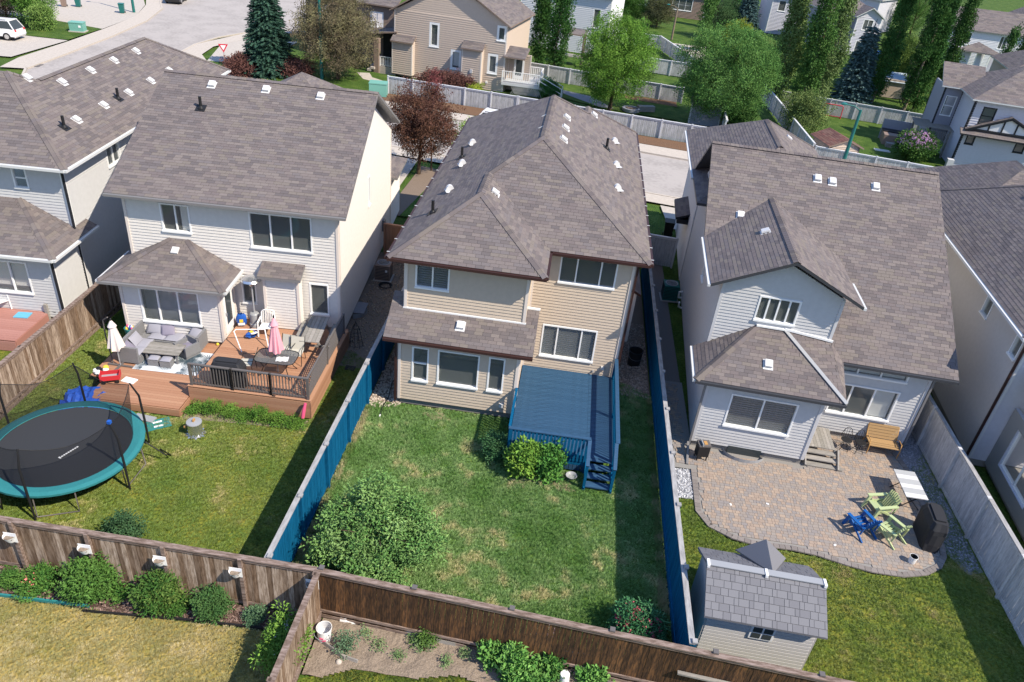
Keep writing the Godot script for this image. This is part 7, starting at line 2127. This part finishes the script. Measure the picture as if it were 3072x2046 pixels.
func far_fences() -> void:
	var jo := {"joined": true, "panel": M.far_panel, "post": M.far_post, "spacing": 2.4, "kick": 0.0}
	var w: Material = M.far_post
	fence("long white-grey board fence along the street behind the beige roof", Vector2(-16.9, -66.6), Vector2(-5.1, -65.1), 1.55, "", w, jo)
	fence("sun-dappled grey-blue stretch of the street fence under the maple", Vector2(-5.1, -65.1), Vector2(14.5, -62.1), 1.55, "", w, jo)
	fence("white-grey cross fence behind the maple tree", Vector2(-8, -80.5), Vector2(10.2, -76.8), 1.5, "", w, jo)
	fence("grey board fence with darker boards in the middle back lot", Vector2(2, -90.7), Vector2(12.5, -89.3), 1.6, "", w, jo)
	fence("white-grey back fence below the mown field", Vector2(1.5, -107.6), Vector2(9.7, -106.2), 1.6, "", w, jo)
	fence("shaded grey fence running beside the pale lane", Vector2(9.7, -106.2), Vector2(13.6, -89.5), 1.6, "", w, jo)
	fence("grey fence panel beside the dark shrub and big tree", Vector2(13.8, -78), Vector2(12.9, -66), 1.5, "", w, jo)
	fence("brownish-grey side fence of the lot with the hockey goal", Vector2(19.2, -84), Vector2(19.3, -61.6), 1.6, "", w, jo)
	fence("white-grey front fence with square posts behind the grey roof", Vector2(19.3, -61.3), Vector2(33, -58.4), 1.5, "", w, jo)
	fence("blue-grey back fence behind the hockey goal", Vector2(20.5, -80.6), Vector2(34.6, -77.4), 1.6, "", w, jo)

func far_trees() -> void:
	var g1 := Color(.05, .13, .03); var g2 := Color(.12, .24, .05)
	spruce("dark green spruce beside the yield sign", -28.3, -68.3, 8.2, 2.3, Color(.045, .11, .08), Color(.09, .18, .13))
	round_tree("large purple-green crabapple tree behind the lamp pole", -22.3, -69.3, 7.6, 3.5, Color(.13, .1, .07), Color(.22, .21, .11), 330, "fine", 1.0, .08)
	round_tree("dark red-leaved tree between cream and beige roofs", -9.8, -47.3, 5.6, 2.1, Color(.1, .045, .04), Color(.17, .09, .06), 200, "fine", .8, .22)
	var it := []
	var t := thing("red_sapling", "thin red-leaved shoot rising above the dark red tree", "tree", V(-9.3, 0, -48.3))
	trunk(t, M.bark, 6.2, .05, 3, .5)
	for i in 60: it.append([V(rng.randfn() * .22, 4.6 + rng.randf() * 2.0, rng.randfn() * .22), spin(.55), mixed(Color(.17, .05, .06), Color(.28, .1, .09))])
	scatter_of(t, "crown", "fine", M.leaf, it)
	round_tree("small bright green tree at the beige roof's edge", -6.6, -48.6, 3.5, 1.1, Color(.14, .26, .04), Color(.24, .38, .08), 60, "fine", .7, .2)
	round_tree("bright green maple tree behind the street fence", 2.9, -70.5, 8.0, 3.4, Color(.08, .2, .03), Color(.2, .36, .06), 420, "fine", .95, .12)
	round_tree("broad green tree beside the small grey shed", 12.8, -70.2, 8.3, 4.3, Color(.08, .2, .05), Color(.18, .33, .09), 520, "fine", 1.0, .1)
	poplar("tall poplar nearest the white balcony", -2.9, -83.0, 10.5, 1.7, Color(.03, .1, .025), Color(.08, .18, .045), 330)
	poplar("shorter poplar beside the tan house's roof", -5.0, -86.5, 8.0, 1.5, Color(.035, .11, .025), Color(.09, .19, .05), 240)
	poplar("dark poplar in front of the white gable wall", 35.2, -86.5, 15.5, 1.2, Color(.03, .09, .025), Color(.08, .17, .04), 300)
	poplar("tall full poplar at the corner of the goal lot", 21.8, -77.8, 15, 1.9, Color(.05, .13, .03), Color(.12, .23, .06), 420)
	poplar("pale loose poplar beside the tall full one", 19.9, -80.5, 11.5, 2.0, Color(.12, .2, .06), Color(.2, .29, .1), 340)
	poplar("pale sparse poplar towards the grey gabled house", 24.6, -82, 11.8, 1.9, Color(.13, .21, .07), Color(.22, .3, .12), 300)
	poplar("poplar standing left of the brown bungalow's door", 15.4, -108.5, 11.5, 1.5, Color(.07, .17, .04), Color(.13, .25, .07), 240)
	poplar("dense poplar in front of the peach wall", 21.9, -130, 10, 2.0, Color(.035, .12, .035), Color(.09, .2, .06), 240)
	poplar("tall poplar rising beside the blue spruce", 32.6, -88.6, 13.5, 1.35, Color(.035, .11, .03), Color(.09, .19, .05), 320)
	poplar("poplar in front of the pale blue shed roof", 36.4, -86.9, 9.5, 1.1, Color(.04, .12, .03), Color(.1, .2, .05), 220)
	poplar("tall twin poplar near the white house wall", 38.6, -92, 12.0, 1.1, Color(.03, .1, .03), Color(.08, .17, .05), 280)
	poplar("dark twin poplar near the white house wall", 41.4, -94, 12.8, 1.2, Color(.035, .1, .025), Color(.09, .18, .05), 280)
	poplar("thin young poplar in front of the white house's windows", 50.0, -100, 7.8, .6, Color(.05, .13, .035), Color(.1, .2, .06), 90)
	poplar("thin young poplar near the roof's right edge", 52.2, -101, 8.0, .6, Color(.06, .14, .04), Color(.12, .22, .06), 90)
	poplar("slender grey-green poplar with bare stem", 36.6, -90.5, 10, .8, Color(.13, .16, .1), Color(.2, .22, .15), 110)
	spruce("blue spruce beside the goal lot's back fence", 30.4, -89.5, 7.6, 1.9, Color(.1, .18, .18), Color(.18, .28, .28))
	spruce("blue spruce behind the yellow-green bush", 22.6, -119.5, 8.2, 2.0, Color(.09, .17, .17), Color(.15, .24, .24))
	var list := [
		["rounded dark green tree behind the goal lot", 27.4, -95, 4.6, 3.0, g1, g2, 170], ["light green tree below the pale brick strip", 37.2, -97, 6.0, 2.6, Color(.16, .26, .05), Color(.26, .36, .09), 170],
		["pale green tree in front of the pale blue wall", 41.8, -99.5, 5.0, 2.4, Color(.14, .23, .06), Color(.22, .31, .1), 120], ["grey-green round tree beside the brown bungalow", 19.2, -120, 5.5, 2.8, Color(.06, .13, .05), Color(.12, .2, .08), 170],
		["yellow-green bush in front of the blue spruce", 20.6, -113, 3.6, 1.8, Color(.22, .3, .04), Color(.32, .38, .06), 80], ["dark-leaved tree on the mown field", 10.4, -125, 4.4, 2.2, Color(.08, .09, .05), Color(.14, .15, .07), 110],
		["green tree beside the white house on the field", 6.4, -127.7, 5.0, 3.0, g1, g2, 160], ["dark green tree behind the white balcony", 3.0, -131, 6.0, 2.8, Color(.035, .1, .03), Color(.08, .17, .05), 140],
		["loose pale bush inside the goal lot fence", 20.6, -70.5, 3.6, 1.6, Color(.13, .2, .06), Color(.22, .29, .1), 90], ["small round tree near the blue spruce", 32.8, -96, 3.4, 1.7, Color(.12, .22, .04), Color(.22, .32, .07), 80],
		["bush beside the white-railed stair behind the poplars", 37.6, -83, 3.0, 1.3, g1, g2, 60], ["leafy tree beside the lavender-grey house corner", 38.4, -82, 5.4, 1.2, Color(.06, .15, .03), Color(.14, .25, .06), 90],
		["green tree behind the white house roof", 58, -152, 8, 5, g1, g2, 160], ["green tree between far roofs at the upper edge", 47, -156, 8, 4.5, Color(.07, .17, .03), Color(.16, .28, .06), 150],
		["round green tree near the driveways by the SUV", -55.9, -76.2, 4.6, 2.0, Color(.07, .18, .03), Color(.15, .28, .06), 130], ["brownish-purple tree near the driveways by the SUV", -59.6, -77, 5.0, 2.2, Color(.16, .11, .09), Color(.24, .19, .13), 130],
		["small pale green shrub tree by the utility box", -53.9, -74.3, 2.2, .9, Color(.14, .26, .06), Color(.24, .36, .1), 50]]
	for p in list: round_tree(p[0], p[1], p[2], p[3], p[4], p[5], p[6], p[7], "fine", 1.05, .06)
	var red := Color(.11, .05, .045); var red2 := Color(.2, .1, .085)
	shrub("shrub", "burgundy barberry bush at the foot of the spruce", -30.2, -66.9, 1.5, 1.2, red, red2, 90, "near", 1.7, null, "burgundy bushes")
	shrub("shrub", "burgundy bush between the spruce and the crabapple", -25.6, -68.2, 1.6, 1.3, red, red2, 80, "near", 1.7, null, "burgundy bushes")
	shrub("hedge", "burgundy hedge between tan wall and white fence", -12.3, -70.6, 1.4, 2.4, red, red2, 170, "near", 1.7, null, "burgundy bushes", 0, .8)
	shrub("shrub", "small lime-green bush at the end of the burgundy hedge", -9.6, -70.2, .9, .6, Color(.25, .33, .04), Color(.35, .42, .06), 30, "near", 1.2)
	shrub("shrub", "round dark green bush by the pale deck's stairs", -2.9, -72.7, 1.4, .8, Color(.04, .14, .04), Color(.1, .22, .06), 100, "near", 1.4)
	shrub("lilac_bush", "large lilac bush covered in pink blossom", 29.2, -66.6, 2.3, 1.5, Color(.05, .13, .03), Color(.12, .22, .05), 120, "near", 1.6, Color(.75, .45, .72), "", 330)
	shrub("shrub", "dark shrub in the corner of the fenced lot", 14.6, -71, 2.2, 1.5, Color(.04, .11, .03), Color(.08, .17, .05), 80, "near", 1.6)
	shrub("shrub", "low green hedge plant behind the goal lot", 25.5, -91, 1.5, 1.6, g1, g2, 60, "near", 1.8)
	# off-frame tree whose shadow lies on the lawn by the white fence
	round_tree("garden tree in the neighbour's yard beyond the white fence", 16.6, -9.6, 4.6, 1.3, g1, g2, 70, "fine", .7, .35)

func far_bits() -> void:
	# small shed, hut, hot tub, pergola and play things across the street
	var t := thing("garden_hut", "small hut with reddish tile roof in the goal lot", "hut", V(20.4, 0, -61.2), 12)
	var keep := shingle_tones
	shingle_tones = [Color(.26, .12, .1), Color(.3, .15, .12), Color(.22, .11, .1), Color(.28, .16, .13), Color(.24, .12, .1), Color(.3, .14, .12), Color(.2, .1, .09), Color(.27, .15, .12)]
	roof_of(t, [[V(-.2, 1.7, .2), V(1.3, 2.3, .2), V(1.3, 2.3, -3.2), V(-.2, 1.7, -3.2)], [V(1.3, 2.3, .2), V(2.8, 1.7, .2), V(2.8, 1.7, -3.2), V(1.3, 2.3, -3.2)]], M.siding_brown, 0, .42, .2)
	shingle_tones = keep
	wall_of(t, Vector2(.1, 0), Vector2(2.5, 0), 0, 1.7, M.siding_tan, M.siding_brown, [], {"far": true, "gable": [1.2, 2.2]}); wall_of(t, Vector2(.1, -3), Vector2(.1, 0), 0, 1.7, M.siding_tan, M.siding_brown, [], {"far": true}); wall_of(t, Vector2(2.5, 0), Vector2(2.5, -3), 0, 1.7, M.siding_tan, M.siding_brown, [], {"far": true})
	t = thing("hot_tub", "dark hot tub cabinet with pale step on the lawn", "hot tub", V(28.2, 0, -70.6), -12)
	bx(t, "cabinet", M.siding_brown, V(.9, .45, -1.0), V(2.4, .9, 2.2)); bx(t, "cover", M.metal_black, V(.9, .95, -1.6), V(2.45, .1, 1.1)); bx(t, "back_panel", M.siding_slate, V(.9, .9, -2.2), V(2.6, 1.8, .1)); bx(t, "step", M.grey_wood3, V(.9, .2, .6), V(1.9, .35, .7)); bx(t, "chair", M.blue_plastic, V(1.6, 1.05, -.6), V(.5, .4, .5))
	t = thing("pergola", "grey-brown slatted pergola with lattice beside the lavender-grey house", "pergola", V(29.8, 0, -69.0), -14)
	for i in 9: bx(t, "roof_slat", M.grey_wood3, V(1.3, 2.4, -.15 - i * .35), V(3.2, .06, .14))
	for p in [[0, 0], [2.6, 0], [0, -3], [2.6, -3]]: bx(t, "post", M.grey_wood0, V(p[0], 1.2, p[1]), V(.14, 2.4, .14))
	for d in [-1, 1]:
		for i in 13: beam(t, "lattice_slat", M.grey_wood0, V(.1 + i * .17, .6 if d > 0 else 2.2, .02 * d), V(.1 + i * .17 + .4, 2.2 if d > 0 else .6, .02 * d), .02, .04)
	t = thing("garden_shed", "small grey shed under the broad tree", "shed", V(10.2, 0, -69.6), -8)
	roof_of(t, [[V(-.2, 1.9, .2), V(2.9, 1.9, .2), V(2.9, 2.4, -1.0), V(-.2, 2.4, -1.0)], [V(2.9, 1.9, -2.2), V(-.2, 1.9, -2.2), V(-.2, 2.4, -1.0), V(2.9, 2.4, -1.0)]], M.gutter_grey, 0, .42, .2)
	wall_of(t, Vector2(0, 0), Vector2(2.7, 0), 0, 1.9, M.siding_slate, M.trim_grey, [], {"far": true}); wall_of(t, Vector2(0, -2), Vector2(0, 0), 0, 1.9, M.siding_slate, M.trim_grey, [], {"far": true})
	t = thing("fire_ring", "dark stone fire ring with stacked wood on the back lawn", "fire ring", V(5.0, 0, -71.3))
	var b := MB.new(); b.lathe([[.8, 0], [.85, .3], [.65, .32], [.6, .05]], 16)
	part(t, "ring", b.mesh(), M.siding_slate)
	for i in 5: beam(t, "log", M.siding_brown, V(-.5, .15 + i * .05, -.2 + i * .1), V(.5, .2, .2 - i * .08), .12, .12)
	tag(bx(self, "garden_bench", M.grey_wood2, V(6.4, .25, -71.9), V(1.6, .5, .6), V(0, 20, 0)), "low grey wooden box bench beside the fire ring", "bench")
	t = thing("plank_pile", "two white planks lying on the goal lot lawn", "planks", V(27.2, 0, -68.4))
	for i in 2: bx(t, "plank", M.white_plastic, V(0, .06, i * .35), V(1.3, .08, .12), V(0, -8, 0))
	t = thing("play_shed", "pale blue lean-to shed roof behind the poplars", "shed", V(34.4, 0, -92.5), -8)
	bx(t, "roof_sheet", M.pale_blue, V(1.8, 2.1, -1), V(3.6, .08, 2.4), V(18, 0, 0)); bx(t, "wall", M.siding_tan, V(1.8, 1.0, -1), V(3.4, 2.0, 2.0))
	t = thing("white_railing", "white railed back stair between the poplars", "stair", V(37.5, 0, -84.6), -10)
	railing(t, M.trim_white, V(0, .3, 0), V(2.2, .3, 0), 1.0, .06, .18); railing(t, M.trim_white, V(2.2, .3, 0), V(3.4, .6, -.9), 1.0, .06, .18); bx(t, "floor", M.trim_grey, V(1.4, .2, -.7), V(3.4, .25, 1.5))
	tag(bx(self, "door_mat", M.metal_black, V(-7.6, .02, -24.2), V(.4, .02, .3)), "small dark mat on the gravel beside the cedar deck", "mat")
func more_materials() -> void:
	mat("glass_tint_dark_inside", Color(.05, .06, .065), .05)  # opaque panes: unlit inside of door, shed, cellar painted in; tinted on cars
	mat("siding_stone", Color(.54, .5, .47), .55, T.faint, Vector3(.25, .25, .25))
	var pv := mat("paver", Color(1, 1, 1), .9, T.mild, Vector3(3, 3, 3))
	pv.vertex_color_use_as_albedo = true
	mat("paver_path", Color(.28, .24, .22), .9, T.speck, Vector3(1.6, 1.6, 1.6))
	for i in 3: mat("edge%d" % i, Color(.33, .29, .27) * (.9 + .1 * i), .9, T.speck, Vector3(2, 2, 2))
	mat("tramp_mat", Color(.035, .038, .045), .9); mat("tramp_pad", Color(.035, .22, .24), .6, T.mild, Vector3(.8, .8, .8))
	var net := mat("net", Color(.015, .015, .017), .9)
	net.albedo_color.a = .45; net.transparency = BaseMaterial3D.TRANSPARENCY_ALPHA
	var nw := mat("net_white", Color(.7, .7, .7), .9)
	nw.albedo_color.a = .3; nw.transparency = BaseMaterial3D.TRANSPARENCY_ALPHA
	var sg := mat("smoked_glass", Color(.14, .145, .15), .12)
	sg.albedo_color.a = .6; sg.transparency = BaseMaterial3D.TRANSPARENCY_ALPHA
	mat("blue_plastic", Color(.02, .1, .42), .4); mat("blue_tarp", Color(.02, .1, .5), .5); mat("teal_plastic", Color(.03, .2, .2), .5); mat("sky_plastic", Color(.13, .42, .6), .6)
	mat("red_toy", Color(.5, .03, .04), .5); mat("pink_toy", Color(.75, .1, .22), .6); mat("yellow_toy", Color(.75, .55, .06), .5); mat("yellow_wood", Color(.45, .25, .09), .6)
	mat("wicker", Color(.33, .33, .345), .8, T.speck, Vector3(9, 9, 9), T.bump_fine, .8); mat("cushion", Color(.36, .36, .42), .95, T.mild, Vector3(2, 2, 2)); mat("cushion2", Color(.27, .25, .33), .95, T.mild, Vector3(2, 2, 2))
	mat("cream_cloth", Color(.72, .64, .6), .9); mat("pink_cloth", Color(.8, .36, .42), .9); mat("black_cloth", Color(.028, .029, .034), .65); mat("sling", Color(.48, .46, .4), .9)
	mat("bench_wood", Color(.42, .27, .13), .7, T.mild, Vector3(1, 4, 4)); mat("white_slat", Color(.6, .6, .61), .4); mat("slat_grey", Color(.4, .41, .42), .4); mat("green_plastic", Color(.43, .5, .27), .4); mat("blue_chair", Color(.012, .1, .33), .35)
	mat("shed_wall", Color(.56, .54, .53), .6, T.mild, Vector3(1, 1, 1)); mat("shed_light", Color(.6, .58, .57), .6); mat("shed_dark", Color(.16, .16, .175), .7); mat("shed_slate", Color(.2, .2, .22), .7, T.mild, Vector3(3, 3, 3)); mat("shed_slate2", Color(.175, .175, .195), .7, T.mild, Vector3(3, 3, 3))
	mat("car_white", Color(.8, .8, .82), .2); mat("car_black", Color(.012, .013, .016), .15); mat("green_pale", Color(.16, .38, .32), .5); mat("sign_red", Color(.55, .03, .06), .5); mat("sign_white", Color(.8, .8, .8), .5); mat("pale_blue", Color(.4, .48, .56), .6)
	for k in ["car_white", "car_black"]:
		M[k].clearcoat_enabled = true
	var fp := mat("far_panel", Color(.68, .68, .71), .85, T.gwood, Vector3(.9, .25, .9))
	fp.vertex_color_use_as_albedo = true
	mat("far_post", Color(.6, .61, .65), .8)

func _ready() -> void:
	rng.seed = 20240
	# camera
	var cam := Camera3D.new()
	cam.name = "camera"
	var pt := .55301; var ro := .111279; var ya := -.05099
	var fwd := V(sin(ya) * cos(pt), -sin(pt), -cos(ya) * cos(pt))
	var rt := V(cos(ya), 0, sin(ya))
	var up := rt.cross(fwd)
	cam.transform = Transform3D(Basis(rt * cos(ro) + up * sin(ro), up * cos(ro) - rt * sin(ro), -fwd), CAM)
	cam.fov = rad_to_deg(2 * atan(784.0 / 1712.0))
	cam.near = .5
	cam.far = 4000
	add_child(cam)
	cam.current = true
	# sky
	var env := Environment.new()
	var sky := Sky.new()
	var sm := ProceduralSkyMaterial.new()
	sm.sky_top_color = Color(.4, .52, .71)
	sm.sky_horizon_color = Color(.8, .82, .84)
	sm.sky_curve = .12
	sm.ground_horizon_color = Color(.6, .66, .7)
	sm.ground_bottom_color = Color(.25, .27, .22)
	sky.sky_material = sm
	env.background_mode = Environment.BG_SKY
	env.sky = sky
	env.background_energy_multiplier = 1.25
	env.tonemap_mode = Environment.TONE_MAPPER_LINEAR
	env.tonemap_exposure = 1.55
	env.sdfgi_enabled = true
	env.ssao_enabled = true
	env.ssil_enabled = true
	var we := WorldEnvironment.new()
	we.environment = env
	add_child(we)
	# sun: from behind the viewer's right shoulder, about 47 degrees up
	var sun := DirectionalLight3D.new()
	sun.name = "sun"
	add_child(sun)
	sun.look_at_from_position(Vector3.ZERO, V(-.83, -1, -.42), Vector3.UP)
	sun.light_energy = 1.42
	sun.light_color = Color(1, .955, .88)
	sun.light_angular_distance = .5
	sun.shadow_enabled = true
	make_materials()
	more_materials()
	make_shared()
	make_sprigs()
	make_grass()
	yards()
	patio()
	streets()
	beige_house()
	cream_house()
	grey_house()
	slate_house()
	side_house()
	far_houses()
	near_fences()
	far_fences()
	blue_deck()
	cedar_deck()
	red_deck()
	far_trees()
	trampoline()
	sofa_set()
	deck_furniture()
	patio_things()
	side_yard_things()
	garden_things()
	streetside()
	far_bits()
